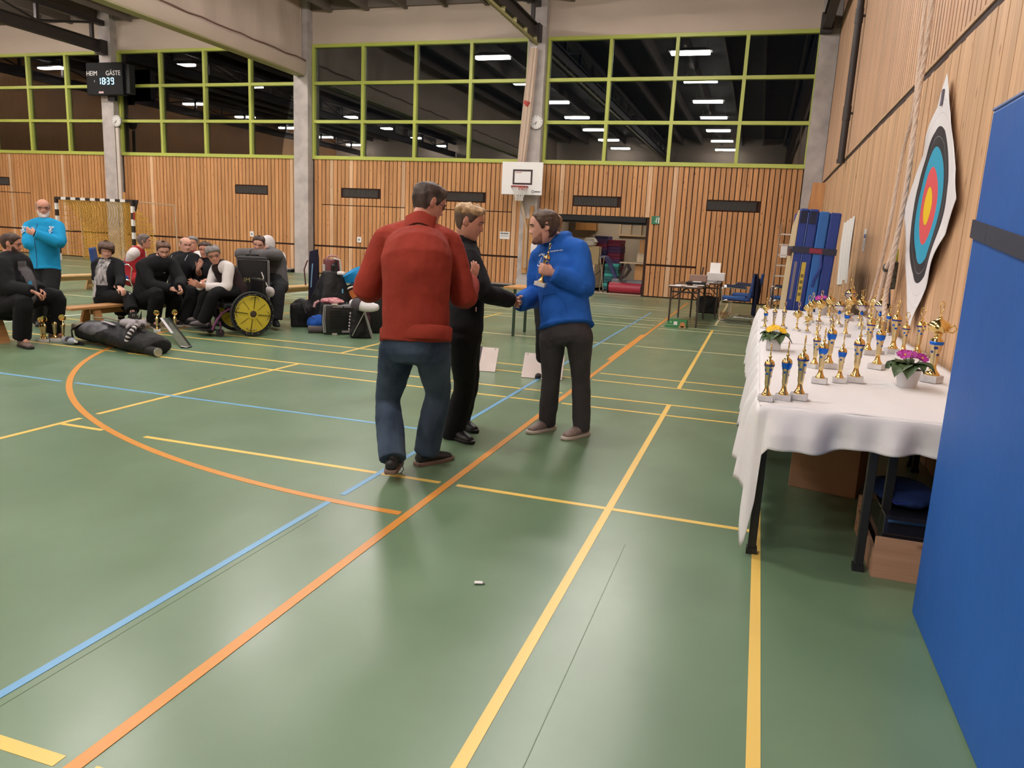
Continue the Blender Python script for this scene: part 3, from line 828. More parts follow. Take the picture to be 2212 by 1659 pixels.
PENDING = []     # (object, voxel, smooth, displace)
_tex = bpy.data.textures.new('cloth_folds', 'CLOUDS')
_tex.noise_scale = 0.11
_tex.noise_depth = 2
def soft(name, mb, m, parent, voxel, smooth=3, disp=0.0, label=None):
    me = bpy.data.meshes.new(name)
    me.from_pydata(mb.v, [], mb.f)
    bm = bmesh.new(); bm.from_mesh(me)
    bmesh.ops.recalc_face_normals(bm, faces=bm.faces)
    bm.to_mesh(me); bm.free()
    me.materials.append(m)
    o = link(name, me, parent)
    md = o.modifiers.new('r', 'REMESH'); md.mode = 'VOXEL'; md.voxel_size = voxel; md.use_smooth_shade = True
    if smooth:
        sm = o.modifiers.new('s', 'SMOOTH'); sm.factor = 0.5; sm.iterations = smooth
    if disp:
        dm = o.modifiers.new('d', 'DISPLACE'); dm.texture = _tex; dm.strength = disp; dm.mid_level = 0.5; dm.texture_coords = 'GLOBAL'
    if label: o['label'] = label
    PENDING.append(o)
    return o
def flush_pending():
    bpy.context.view_layer.update()
    dg = bpy.context.evaluated_depsgraph_get()
    res = []
    for o in PENDING:
        me = bpy.data.meshes.new_from_object(o.evaluated_get(dg))
        res.append((o, me))
    for o, me in res:
        old = o.data
        o.modifiers.clear()
        o.data = me
        me.name = o.name
        bpy.data.meshes.remove(old)
        me.shade_smooth()
    PENDING.clear()

from mathutils.bvhtree import BVHTree
class Skin:
    """finds points on a finished garment"""
    def __init__(self, o):
        self.t = BVHTree.FromPolygons([v.co.copy() for v in o.data.vertices], [tuple(p.vertices) for p in o.data.polygons])
    def hit(self, p, d, lift=.002):
        loc, n, i, dist = self.t.ray_cast(V(p)-V(d)*.5, V(d))
        return (loc-V(d)*lift) if loc is not None else V(p)
class Person:
    def __init__(self, key, name_label, face, up=(0, 0, 1), bulk=1.0, depth=1.0, vox=0.009, skin=None, group=None):
        self.J = {k: V(v) for k, v in JOINTS[key].items()}
        self.root = thing('person', name_label, 'person', group)
        hm = (self.J['hipL']+self.J['hipR'])/2
        self.J['pel'] = V((self.J['pel'].x*.1+hm.x*.9, self.J['pel'].y*.1+hm.y*.9, self.J['pel'].z))
        self.HM = frame(face, up)
        self.head_c = self.J['head']
        self.bulk, self.depth, self.vox = bulk, depth, vox
        J = self.J
        self.side = (J['shR']-J['shL']).normalized()
        self.hside = (J['hipR']-J['hipL']).normalized()
        self.skin = skin or SKIN
        self.hands = {}
        self.front = None
    def H(self, p): return self.head_c+self.HM @ V(p)
    def torso(self, mb, add, low=0.10, top=True, waist=1.0, hem=0.0, belly=0.0, yoke=1.0):
        J, b2, dp = self.J, self.bulk, self.depth
        sh = (J['shL']+J['shR'])/2
        half = (J['shR']-J['shL']).length/2
        ax = (J['neck']-J['pel']).normalized()
        ch = J['chest']
        fr = self.body_front()
        base = J['pel']-ax*low
        w1 = J['pel']*0.55+ch*0.45
        pts = [base, J['pel'], w1+fr*belly*0.8, ch+fr*0.005+fr*belly*0.3, sh*0.72+ch*0.28, sh+ax*0.012]
        rad = [((.176*b2+add*.8+hem), (.122*b2*dp+add*.8+hem)), (.178*b2+add*.8, .124*b2*dp+add*.8), (.160*b2*waist+add, .114*b2*dp*waist+add+belly), (.170*b2+add, .122*b2*dp+add+belly*.3), (half*0.93+add*.5, .099*b2*dp+add), (half*0.60+add*.3, .074*b2+add*.8)]
        if top:
            pts += [J['neck']*0.6+sh*0.4+ax*0.02, J['neck']+ax*0.015]
            rad += [(.082+add*.5, .070+add*.5), (.062+add*.4, .064+add*.4)]
        sides = (self.hside, self.side)
        limb(mb, pts, rad, side=sides, n=22, sub=4, cap0=False)
        m_ = sh*.88+J['neck']*.12
        yl, yr = J['shL'].lerp(m_, 1-yoke), J['shR'].lerp(m_, 1-yoke)
        limb(mb, [yl, yl*.5+m_*.5+ax*.006, m_, yr*.5+m_*.5+ax*.006, yr], [.054*b2+add*.85, .078*b2+add, .090*b2+add, .078*b2+add, .054*b2+add*.85], n=14, sub=3)
    def body_front(self):
        if self.front is None:
            J = self.J
            ax = (J['neck']-J['pel']).normalized()
            f = ax.cross(self.side).normalized()
            if f.dot(self.HM @ V((0, 1, 0))) < -0.3: pass
            self.front = f
        return self.front
    def arm(self, mb, s, add, end=1.0, r=(.066, .052, .047, .036), cuff=0.0):
        J, k = self.J, self.bulk
        sh, el, wr = J['sh'+s], J['el'+s], J['wr'+s]
        ins = sh*0.62+J['chest']*0.2+J['neck']*0.18
        pts = [ins, sh, sh*.5+el*.5, el]
        rad = [r[0]*1.0*k+add, r[0]*.94*k+add, r[1]*1.04*k+add, r[1]*.95*k+add]
        if end > 0.55:
            e = el+(wr-el)*((end-0.5)*2)
            pts += [el*.55+e*.45, e]
            rad += [r[2]*k+add, r[3]*k+add+cuff]
        else:
            e = sh+(el-sh)*end*2
            pts = [ins, sh, sh*.4+e*.6, e]; rad = [r[0]*.95*k+add, r[0]*k+add, r[1]*1.06*k+add, r[1]*1.1*k+add*1.4]
        limb(mb, pts, rad, n=14, sub=3, cap1=False)
    def leg(self, mb, s, add, flare=0.0, seat=True, ankle_drop=0.0):
        J, k = self.J, self.bulk
        hp, kn, an = J['hip'+s], J['kn'+s], J['an'+s]
        d = (kn-hp).normalized()
        st = J['pel']*0.35+hp*0.65
        e = an+(an-kn).normalized()*ankle_drop
        limb(mb, [st, hp+d*0.05, hp*.5+kn*.5, kn, kn*.5+e*.5, e],
             [(.092*k+add), (.090*k+add), (.073*k+add), (.056*k+add), (.053*k+add+flare*.4), (.038+add+flare)], n=16, sub=4, cap1=False)
    def shoe(self, s, m, sole=None, boots=False):
        J = self.J
        an, to = J['an'+s], J['to'+s]
        d = to-an; d.z = 0
        d = d.normalized() if d.length > .02 else V((0, -1, 0))
        lat = V((-d.y, d.x, 0))
        low = an.z-0.085 if an.z > 0.13 else 0.0
        low = max(low, 0.0)
        b0 = V((an.x, an.y, low+.004))
        mb = MB()
        heel = b0-d*0.055
        limb(mb, [heel+V((0, 0, .045)), b0+d*0.02+V((0, 0, .050)), b0+d*0.11+V((0, 0, .036)), b0+d*0.185+V((0, 0, .026))],
             [(.036, .042), (.041, .048), (.046, .033), (.036, .022)], side=lat, n=14, sub=3)
        limb(mb, [b0+V((0, 0, .05)), V((an.x, an.y, max(an.z, low+.08)+(.10 if boots else .015)))], [.042, .043], n=12, sub=2)
        o = soft('shoe', mb, m, self.root, 0.009, 2)
        sl = MB()
        out = [(-.085, .030), (-.06, .040), (0, .043), (.07, .046), (.13, .049), (.19, .040), (.222, .018)]
        poly = [(a, w) for a, w in out]+[(a, -w) for a, w in reversed(out)]
        ring = lambda z, g: [b0+d*(a*g+.0)+lat*(w*g)+V((0, 0, z)) for a, w in poly]
        sl.rings([ring(-.003, .97), ring(.004, 1.0), ring(.020, 1.0), ring(.023, .97)])
        part('sole', sl, sole or M_BLACK, o, smooth=60)
        return o
    def head_mesh(self, mb, ear=True):
        nt_, na = 44, 60
        rings = []
        for i in range(nt_+1):
            t = i/nt_
            t = 0.5-0.5*math.cos(t*PI) if False else t
            rings.append([self.H(head_pt(t, 2*PI*j/na)) for j in range(na)])
        mb.rings(rings)
        if ear:
            for sg in (-1, 1):
                rot = self.HM @ Matrix.Rotation(sg*0.42, 3, 'Z') @ Matrix.Rotation(0.18, 3, 'X')
                c = self.H((sg*.079, -.016, -.002))
                mb.ball(c, (.0075, .018, .031), 10, 8, rot)
                for k in range(7):
                    a = -1.3+k*0.62
                    q = self.H((sg*.085, -.018-.0155*math.sin(a*.9), .002+.027*math.cos(a)))
                    mb.ball(q, .0062, 7, 5)
    def neck_mesh(self, mb):
        J = self.J
        a = J['neck']-(J['neck']-J['chest']).normalized()*0.05
        b2 = self.H((0, -.022, -.055))
        c = self.H((0, -.012, -.02))
        limb(mb, [a, J['neck'], b2, c], [(.066, .062), (.058, .060), (.053, .056), (.050, .055)], side=self.HM @ V((1, 0, 0)), n=16, sub=3)
    def body(self, hands=None, legs_bare=0.0):
        """one continuous skin: head, neck, trunk, limbs and hands"""
        mb = MB()
        self.head_mesh(mb); self.neck_mesh(mb)
        keep = self.bulk
        self.bulk = keep*0.86
        self.torso(mb, -.012, top=True, low=0.02)
        for s in 'LR':
            self.bulk = 0.92
            self.arm(mb, s, -.006, r=(.058, .050, .046, .032))
            self.leg(mb, s, -.012)
        self.bulk = keep
        J = self.J
        for s in 'LR':
            hd = (hands or {}).get(s, {})
            d = V(hd.get('d', J['ha'+s]-J['wr'+s]))
            make_hand(mb, J['wr'+s], d, hd.get('n', (0, 0, -1)), hd.get('t', (0, 0, 1)), curl=hd.get('curl', .4), spread=hd.get('spread', .10), s=hd.get('s', 1.0), thumb_in=hd.get('ti', .4))
            an, to = J['an'+s], J['to'+s]
            dd = to-an; dd.z = 0
            limb(mb, [an, V((an.x, an.y, max(an.z-.04, .05))), V((an.x, an.y, max(an.z-.05, .045)))+dd.normalized()*.1], [.036, .034, .026], n=10, sub=2)
        self.body_o = soft('body', mb, self.skin, self.root, self.vox, 1)
        # eyes, brows, lips
        for sg in (-1, 1):
            ey = MB(); ey.m = 0
            ey.ball(self.H(head_pt(.515, sg*.40)+V((0, -.0075, 0))), (.0125, .0105, .0095), 10, 8, self.HM)
            ey.m = 1
            ey.ball(self.H(head_pt(.513, sg*.40)+V((0, .0015, 0))), (.0052, .0032, .0052), 8, 6, self.HM)
            part('eye', ey, [M_EYE, M_IRIS], self.root, smooth=80)
        lp = MB()
        lp.tube([self.H(head_pt(.222, a)+V((0, .001, 0))) for a in (-.34, -.2, 0, .2, .34)], [.002, .0048, .0058, .0048, .002], 8)
        part('lips', lp, M_LIP, self.root, smooth=80)
    def brows(self, m):
        for sg in (-1, 1):
            b2 = MB(); b2.tube([self.H(head_pt(.585+.012*math.sin(k*PI/4), sg*(.14+.14*k), out=.002)) for k in range(5)], [.003, .0042, .0042, .0036, .002], 6)
            part('eyebrow', b2, m, self.root, smooth=80)
    def patch(self, name, m, keep, thick, nt_=40, na=64, noise_amp=.004, nscale=28, t0=0.0, label=None, seed=0.0, sub=False):
        """a shell over part of the head (hair or beard) where keep(t, th) > 0; its edge sinks into the skin"""
        mb = MB(); idx = {}
        for i in range(nt_+1):
            t = t0+(1-t0)*i/nt_
            for j in range(na):
                th = -PI+2*PI*j/na
                k = keep(t, th)
                e = max(0.0, min(1.0, k/0.09))
                p0 = head_pt(t, th)
                ns = noise.noise(V((p0.x*nscale+seed, p0.y*nscale, p0.z*nscale*1.4)))*noise_amp+noise.noise(V((p0.x*90+seed, p0.y*90, p0.z*60)))*noise_amp*.5
                out = -.006 if k <= 0 else -.003+(thick(t, th)+ns+.003)*(e**.6)
                idx[i, j] = len(mb.v)
                mb.v.append(self.H(head_pt(t, th, out=out, nose=.5 if name == 'hair' else 1)))
        for i in range(nt_):
            for j in range(na):
                j2 = (j+1) % na
                t = t0+(1-t0)*(i+.5)/nt_; th = -PI+2*PI*(j+.5)/na
                if keep(t, th) > -0.06:
                    mb.f.append((idx[i, j], idx[i, j2], idx[i+1, j2], idx[i+1, j])); mb.mi.append(0)
        return part(name, mb, m, self.root, smooth=80, label=label)
    def hair(self, m, front=.80, temple=.62, side=.44, back=.20, thick=.014, top=.02, tmax=2.0, amp=.004, ns=28, label=None, swoop=0.0, seed=0.0):
        line = [(0, front), (.55, front-.02), (.85, front-.07), (1.15, temple), (1.42, side), (1.6, side+.05), (1.85, side-.06), (2.2, back+.05), (PI, back)]
        def keep(t, th):
            a = abs(th)
            lo = interp(line, a)+(swoop*math.sin(th) if a < 1.2 else 0)
            k = t-lo
            if tmax < 1:
                lim = tmax-0.20*max(0, math.cos(th))+.02*math.cos(th)
                k = min(k, lim-t)
            return k
        def th_(t, th):
            return thick+(top-thick)*max(0, min(1, (t-.62)/.25))
        return self.patch('hair', m, keep, th_, noise_amp=amp, nscale=ns, label=label, seed=seed)
    def beard(self, m, thick=.010, top=.34, mous=True, goatee=False, label=None, amp=.003, chin=0.0):
        def keep(t, th):
            a = abs(th)
            lim = interp([(0, .30), (.35, .30), (.5, .26), (.9, top-.02), (1.25, top+.10), (1.42, top+.10), (1.46, -1), (PI, -1)], a)
            if goatee: lim = interp([(0, .16), (.38, .19), (.5, .10), (.8, .10), (1.35, .16), (1.42, -1)], a)
            k = min(lim-t, 1.5-a)
            if not goatee and a < .46: 
                m1 = max(abs(t-.222)/.034, a/.36)
                k = min(k, (m1-1)*.12)
            if mous and goatee and a < .42: k = max(k, .028-abs(t-.285))
            return k
        return self.patch('beard', m, keep, lambda t, th: thick+chin*max(0, .15-t)*max(0, math.cos(th)), noise_amp=amp, label=label)
    def glasses(self, m=None):
        m = m or M_SPECS
        root = None
        g = MB()
        for sg in (-1, 1):
            c = head_pt(.51, sg*.40)+V((sg*.001, .012, 0))
            g.tube([self.H(c+V((.0235*math.cos(2*PI*k/14), -.004*abs(math.cos(2*PI*k/14)), .017*math.sin(2*PI*k/14)))) for k in range(14)], .0019, 6, closed=True)
            q = c+V((sg*.024, -.004, .004))
            g.tube([self.H(q), self.H(q+V((sg*.012, -.03, .002))), self.H(V((sg*.0825, -.012, .010)))], .0018, 6)
        g.tube([self.H(head_pt(.51, s2*.12)+V((0, .008, .004))) for s2 in (-1, 0, 1)], .0018, 6)
        o = part('glasses', g, m, self.root, smooth=80)
        ln = MB()
        for sg in (-1, 1):
            c = head_pt(.51, sg*.40)+V((sg*.001, .011, 0))
            ln.quad(*[self.H(c+V((.022*math.cos(2*PI*k/12), -.004*abs(math.cos(2*PI*k/12)), .0155*math.sin(2*PI*k/12)))) for k in range(12)])
        part('lenses', ln, M_LENS, o, smooth=0)
    def top(self, name, m, add=.018, vox=None, sleeves=1.0, disp=.012, low=0.10, collar=.0, hem=0.0, belly=0.0, waist=1.0, cuff=0.0, hood=False, lab=None, arms='LR', armr=(.066, .054, .049, .038)):
        mb = MB()
        self.torso(mb, add, low=low, hem=hem, belly=belly, waist=waist, top=False, yoke=1.0 if sleeves > 0 else .62)
        J = self.J
        ax = (J['neck']-J['chest']).normalized()
        sh = (J['shL']+J['shR'])/2
        hs_ = (J['shR']-J['shL']).length/2
        wd = 1.0 if sleeves > 0 else .74
        limb(mb, [sh-ax*.10, sh-ax*.01, sh*.5+J['neck']*.5, J['neck']+ax*(-.01+collar)], [(hs_*.96*wd+add*.5, .106+add*.9), (hs_*.80*wd+add*.5, .090+add*.8), (.085+add*.6, .072+add*.6), (.066+add*.35, .066+add*.35)], side=self.side, n=18, sub=3, cap=False)
        if sleeves > 0:
            for s in arms: self.arm(mb, s, add*.85, end=sleeves, cuff=cuff, r=armr)
        if hood:
            fr = self.body_front()
            c = J['neck']-fr*.055+ax*.0
            for k in range(15):
                a = 2*PI*k/15
                q = J['neck']+self.side*(.098*math.cos(a))-fr*(.02-.085*math.sin(a)*-1)+ax*(.012-.045*math.sin(a)*-0.6)
                mb.ball(q, (.038, .038, .034), 10, 8)
            mb.ball(J['neck']-fr*.105-ax*.055, (.10, .06, .085), 14, 10, frame(fr, ax))
        return soft(name, mb, m, self.root, vox or self.vox*1.7, 7, disp, lab)
    def trousers(self, m, add=.014, flare=.012, vox=None, disp=.012, name='trousers', drop=.0, lab=None):
        mb = MB()
        J = self.J
        ax = (J['neck']-J['pel']).normalized()
        limb(mb, [J['pel']-ax*.06, J['pel']+ax*.02, J['pel']+ax*.11], [(.150*self.bulk+add, .108*self.bulk*self.depth+add), (.158*self.bulk+add, .114*self.bulk*self.depth+add), (.148*self.bulk+add, .106*self.bulk*self.depth+add)], side=self.hside, n=18, sub=3)
        for s in 'LR': self.leg(mb, s, add, flare, ankle_drop=drop)
        return soft(name, mb, m, self.root, vox or self.vox*1.7, 3, disp, lab)
    def paint(self, o, m, test):
        """faces of a garment that are dyed differently"""
        me = o.data
        me.materials.append(m)
        k = len(me.materials)-1
        for p in me.polygons:
            if test(p.center, p.normal): p.material_index = k
    def done(self):
        flush_pending()
        J = self.J
        c = (J['anL']+J['anR'])/2
        low = min((self.root.matrix_world @ v.co).z for ch in self.root.children for v in ch.data.vertices)
        rebase(self.root, (c.x, c.y, max(low, 0)))
        return self.root
# ------------------------------------------------------------------ the three men in front
JOINTS['black']['wrR'] = (-1.625, 5.045, 1.050)
JOINTS['blue']['wrR'] = (-1.632, 5.275, 1.020)
JOINTS['black']['haR'] = (-1.615, 5.13, 1.040)
JOINTS['blue']['haR'] = (-1.645, 5.19, 1.028)
BLACK_CLOTH = cloth('black_cloth', (0.0075, 0.0072, 0.009))
BLACK_TROUSER = cloth('black_trouser_cloth', (0.006, 0.006, 0.007))
M_SHOE_BLACK = mat('black_shoe', (0.012, 0.012, 0.013), rough=0.5)

p = Person('red', 'man in rust red sweater and jeans, walking with his back turned', (0.56, 0.74, -0.30), bulk=1.08, depth=1.08, vox=0.0055)
p.body(hands={'L': dict(n=(.5, .2, -.6), t=(.3, -.3, 1), curl=.45), 'R': dict(d=(.25, .35, .9), n=(-.9, .3, 0), t=(-.1, 1, .3), curl=.25)})
H_RED = hair_mat('grey_brown_hair', (0.030, 0.020, 0.018), (0.085, 0.060, 0.052))
p.hair(H_RED, front=.80, back=.12, side=.44, thick=.009, top=.022, amp=.006, label='short grey-brown hair')
p.brows(H_RED); p.glasses()
RED_CLOTH = cloth('rust_red_fleece', (0.245, 0.030, 0.018), bump=.22, bscale=9, var=.12)
sw = p.top('sweater', RED_CLOTH, add=.026, collar=.055, low=.0, hem=.004, disp=.014, armr=(.066, .062, .056, .040), belly=.01)
co = MB()
J = p.J; ax = (J['neck']-J['chest']).normalized(); fr = p.body_front()
for k, (rr, h) in enumerate(((.088, -.030), (.087, .012), (.094, .040), (.090, .046), (.080, .038), (.076, .0))):
    pass
rings = []
for rr, h in ((.092, -.035), (.089, .010), (.092, .045), (.088, .052), (.081, .046), (.078, .0)):
    rings.append([J['neck']+ax*(h+.012*math.sin(3*a))+p.side*rr*1.02*math.cos(a)+fr*rr*.95*math.sin(a) for a in [2*PI*j/26 for j in range(26)]])
co.rings(rings, caps=False)
part('collar', co, RED_CLOTH, p.root, smooth=70)
for s in 'LR':
    w, e = J['wr'+s], J['el'+s]
    d = (w-e).normalized()
    part('cuff', MB().tube([w-d*.055, w-d*.03, w-d*.004], [.043, .040, .038], 16), RED_CLOTH, p.root, smooth=60)
hb = MB()
base = J['pel']+(J['neck']-J['pel']).normalized()*.03
up = (J['neck']-J['pel']).normalized()
rings = []
for h, g in ((-.055, .99), (-.05, 1.03), (.02, 1.04), (.03, 1.0)):
    rings.append([base+up*h+p.hside*.231*g*math.cos(a)+fr*.174*g*math.sin(a) for a in [2*PI*j/40 for j in range(40)]])
hb.rings(rings)
part('hem_band', hb, RED_CLOTH, p.root, smooth=60)
JEANS = mat('blue_jeans', (0.016, 0.028, 0.050), rough=.9, spec=.15, col2=(0.080, 0.115, 0.170), vscale=3.2, stretch=(1, 1, .5), bump=.35, bscale=13, bdist=.03)
tr = p.trousers(JEANS, add=.020, flare=.026, disp=.012, drop=.015)
sl = mat('brown_sole', (0.16, 0.10, 0.075), rough=.7)
for s in 'LR': p.shoe(s, M_SHOE_BLACK, sl)
lace = MB()
a = J['anL']
lace.tube([a+V((.03, .02, -.02)), a+V((.07, -.01, -.03)), a+V((.085, -.02, -.06)), a+V((.06, -.01, -.09))], .003, 5)
part('lace', lace, M_BLACK, p.root)
p.done()

p = Person('black', 'blond young man in black jacket and trousers, shaking hands with the man in blue', (0.93, 0.26, -0.22), bulk=.98, vox=0.0055, skin=SKIN)
p.body(hands={'R': dict(d=(.05, .97, -.05), n=(-1, 0, 0), t=(0, 0, 1), curl=.42, ti=.5), 'L': dict(n=(0, -1, 0), t=(1, 0, 0))})
H_BL = hair_mat('blond_hair', (0.26, 0.155, 0.075), (0.50, 0.34, 0.19))
H_BLS = hair_mat('brown_shaved_sides', (0.055, 0.033, 0.022), (0.11, 0.07, 0.05))
o = p.hair(H_BLS, front=.83, back=.16, side=.46, thick=.006, top=.008, amp=.002, label='brown hair cut short at the sides')
o.name = 'short_hair'
p.hair(H_BL, front=.81, temple=.70, side=.70, back=.62, thick=.020, top=.030, amp=.016, ns=34, label='blond wavy top hair')
p.brows(H_BLS)
tp = p.top('jacket', BLACK_CLOTH, add=.020, collar=.035, low=.015, disp=.010)
J = p.J; ax = (J['neck']-J['chest']).normalized(); fr = p.body_front()
co = MB()
rings = []
for rr, h in ((.086, -.035), (.080, .020), (.078, .048), (.073, .050), (.071, .0)):
    rings.append([J['neck']+ax*h+p.side*rr*math.cos(a)+fr*rr*math.sin(a) for a in [2*PI*j/24 for j in range(24)]])
co.rings(rings, caps=False)
part('collar', co, BLACK_CLOTH, p.root, smooth=70)
tr = p.trousers(BLACK_TROUSER, add=.022, flare=.022, disp=.014, drop=.04)
for s in 'LR': p.shoe(s, M_SHOE_BLACK)
zz = J['shR']*.15+J['hipR']*.85+V((.12, -.10, .12))
part('zip_pull', MB().box(zz, (.006, .006, .03)), M_CHROME, tp)
p.done()

p = Person('blue', 'bearded man in royal blue hoodie and charcoal trousers, holding a small trophy', (-0.97, -0.36, -0.13), bulk=1.0, vox=0.0055, skin=SKIN_PALE)
p.body(hands={'R': dict(d=(-.02, -.97, .05), n=(1, 0, 0), t=(0, 0, 1), curl=.42, ti=.5), 'L': dict(d=(-.75, -.42, .28), n=(-.45, .85, 0), t=(.2, .1, 1), curl=.95, spread=.05, ti=.6)})
H_BR = hair_mat('brown_hair', (0.040, 0.024, 0.017), (0.10, 0.064, 0.045))
p.hair(H_BR, front=.84, temple=.66, back=.10, side=.42, thick=.014, top=.018, amp=.008, ns=24, label='brown hair, receding at the temples')
p.brows(H_BR)
M_BEARD = mat('brown_stubble', (0.13, 0.062, 0.045), rough=.8, var=.3, vscale=90)
p.beard(M_BEARD, thick=.0035, top=.28, goatee=True, chin=.05, label='short goatee')
stb = p.beard(mat('jaw_stubble', (0.27, 0.125, 0.09), rough=.8, var=.3, vscale=120), thick=.0012, top=.30, amp=.0006)
stb.name = 'stubble'
BLUE_CLOTH = cloth('royal_blue_fleece', (0.012, 0.088, 0.38), bump=.25, bscale=9, var=.10)
tp = p.top('hoodie', BLUE_CLOTH, add=.028, collar=.0, low=.01, hood=True, disp=.016, hem=.016, armr=(.062, .062, .058, .042))
J = p.J; fr = p.body_front(); ax = (J['neck']-J['pel']).normalized(); sd = p.side
M_PRINT = mat('white_print', (0.62, 0.66, 0.72), rough=.8)
flush_pending()
SK = Skin(tp)
on = lambda p: SK.hit(p, -fr, .003)
c = J['chest']*.62+J['neck']*.38+fr*.15+sd*.075
em = MB()
hx = [on(c+sd*.048*math.cos(PI/6+PI/3*k)+ax*.052*math.sin(PI/6+PI/3*k)) for k in range(6)]
for k in (1, 2, 3, 4):
    em.tube([hx[k], hx[(k+1) % 6]], .0032, 5)
em.tube([on(c-ax*.02), on(c+ax*.025)], .0028, 5)
em.tube([on(c-sd*.014-ax*.004), on(c+sd*.014-ax*.006)], .0028, 5)
for k in range(7):
    em.box(on(c+ax*(.052-.0025*abs(k-3))+sd*(.033-.011*k)), (.006, .006, .009))
part('chest_emblem', em, M_PRINT, tp, label='white hexagon emblem')
lt = MB()
c2 = J['chest']*.40+J['neck']*.60+fr*.15-sd*.075
for k in range(9):
    lt.box(on(c2+sd*(.045-.0115*k)), (.006, .006, .010 if k % 2 else .007))
part('chest_lettering', lt, M_PRINT, tp, label='small white lettering')
dr = MB()
for g in (-1, 1):
    q = J['neck']+fr*.115+sd*.025*g
    dr.tube([on(q-ax*(.03+.02*k2)) for k2 in range(7)], .004, 6)
part('drawstrings', dr, BLUE_CLOTH, tp)
kp = MB()
c = J['pel']+ax*.15+fr*.155
kp.tube([on(q) for q in (c+sd*.12-ax*.07, c+sd*.11-ax*.02, c+sd*.10+ax*.02, c+sd*.06+ax*.07, c+sd*.02+ax*.07, c-sd*.02+ax*.07, c-sd*.06+ax*.07, c-sd*.10+ax*.02, c-sd*.11-ax*.02, c-sd*.12-ax*.07)], .0035, 6)
part('pocket_edge', kp, BLUE_CLOTH, tp)
CHAR = cloth('charcoal_trousers', (0.052, 0.047, 0.053), var=.12)
p.trousers(CHAR, add=.014, flare=.014, disp=.011, drop=.025)
M_TAUPE = mat('taupe_shoe', (0.20, 0.145, 0.125), rough=.7, var=.12, vscale=20)
M_SOLE = mat('cream_sole', (0.46, 0.40, 0.35), rough=.6)
for s in 'LR':
    o = p.shoe(s, M_TAUPE, M_SOLE)
    an, to = J['an'+s], J['to'+s]
    d = (to-an); d.z = 0; d.normalize(); lat = V((-d.y, d.x, 0))
    lc = MB()
    for k in range(4):
        q = V((an.x, an.y, .092-.013*k))+d*(.055+.028*k)
        lc.tube([q-lat*.022, q+V((0, 0, .006)), q+lat*.022], .003, 5)
    part('laces', lc, mat('grey_laces', (.10, .08, .075)), o)
p.done()
TROPHY_HAND = J['wrL']+V((-.75, -.42, .28)).normalized()*.062+V((-.45, .85, 0)).normalized()*.036

# ------------------------------------------------------------------ people behind, from left to right
H_DK = hair_mat('dark_brown_hair', (0.028, 0.014, 0.010), (0.065, 0.036, 0.026))
H_GREY = hair_mat('grey_hair', (0.11, 0.095, 0.09), (0.24, 0.215, 0.205))
M_WBEARD = mat('white_beard', (0.55, 0.50, 0.48), rough=.8, var=.1, vscale=60)
M_DBEARD = mat('dark_beard', (0.045, 0.02, 0.014), rough=.8)
M_SHOE_BROWN = mat('brown_shoe', (0.13, 0.085, 0.07), rough=.7)
M_SHOE_GREY = mat('grey_shoe', (0.10, 0.085, 0.09), rough=.7)

p = Person('p1', 'heavy bearded man in open black jacket over grey shirt, seated behind four small trophies', (.74, .58, -.12), bulk=1.22, depth=1.25, vox=.008)
p.body(hands={'R': dict(n=(0, .3, -1), t=(.3, 1, .2), curl=.5), 'L': dict(n=(-.3, -.8, -.4), t=(0, 0, 1), curl=.5)})
p.hair(H_DK, front=.80, back=.14, thick=.008, top=.014, amp=.003)
p.brows(H_DK); p.glasses()
p.beard(M_DBEARD, thick=.008, top=.34)
GREY_SH = cloth('grey_shirt', (0.09, 0.082, 0.09))
p.top('shirt', GREY_SH, add=.022, sleeves=0, low=.04, belly=.06, collar=.01)
tp = p.top('jacket', BLACK_CLOTH, add=.034, low=.05, belly=.05, collar=.015)
fr = p.body_front(); J = p.J
ctr = J['chest']
p.done()
p2 = p
# the jacket hangs open: its front faces show the shirt
o = tp
off = p.root.location
me = o.data
me.materials.append(GREY_SH)
me.materials.append(mat('cyan_stripe', (.02, .22, .40), rough=.7))
for f in me.polygons:
    c = f.center+off
    q = c-ctr
    lat_ = q.dot(p.side)
    if f.normal.dot(fr) > .35 and -.05 < lat_ < .115 and q.z < .20:
        f.material_index = 2 if (abs(lat_-.06+q.z*.25) < .022 and q.z < -.02) else 1
tr = p.trousers(BLACK_TROUSER, add=.022, flare=.03, drop=.03)
flush_pending()
tr.data.transform(Matrix.Translation(-off))
for s, m in (('R', M_SHOE_BROWN), ('L', M_SHOE_BROWN)):
    o = p.shoe(s, m, M_BLACK)
    flush_pending()
    o.data.transform(Matrix.Translation(-off))
    for ch in o.children: ch.data.transform(Matrix.Translation(-off))

p = Person('p2', 'bald man with white beard in bright blue jacket, standing with his arms folded', (.76, -.62, -.05), bulk=1.04, vox=.008)
p.body(hands={'R': dict(n=(0, .5, -.5), t=(0, 0, 1), curl=.3), 'L': dict(n=(.3, .6, -.2), t=(0, 0, 1), curl=.35)})
p.hair(H_GREY, front=.9, back=.16, side=.44, thick=.006, top=.004, tmax=.80, amp=.002, label='grey fringe of hair round a bald crown')
p.brows(H_GREY); p.glasses()
p.beard(M_WBEARD, thick=.010, top=.33, chin=.10)
CYAN = cloth('bright_blue_softshell', (0.008, 0.235, 0.46), bump=.12)
tp = p.top('jacket', CYAN, add=.030, low=.03, hem=.022, collar=.02, disp=.010)
p.trousers(BLACK_TROUSER, add=.022, flare=.03, drop=.05)
for s in 'LR': p.shoe(s, M_SHOE_BLACK)
J = p.J; fr = p.body_front(); up = V((0, 0, 1))
flush_pending(); SK = Skin(tp)
z = MB(); z.tube([SK.hit((J['neck']-up*.05).lerp(J['pel']-up*.12, k/12)+fr*.1, -fr, 0) for k in range(13)], .006, 6)
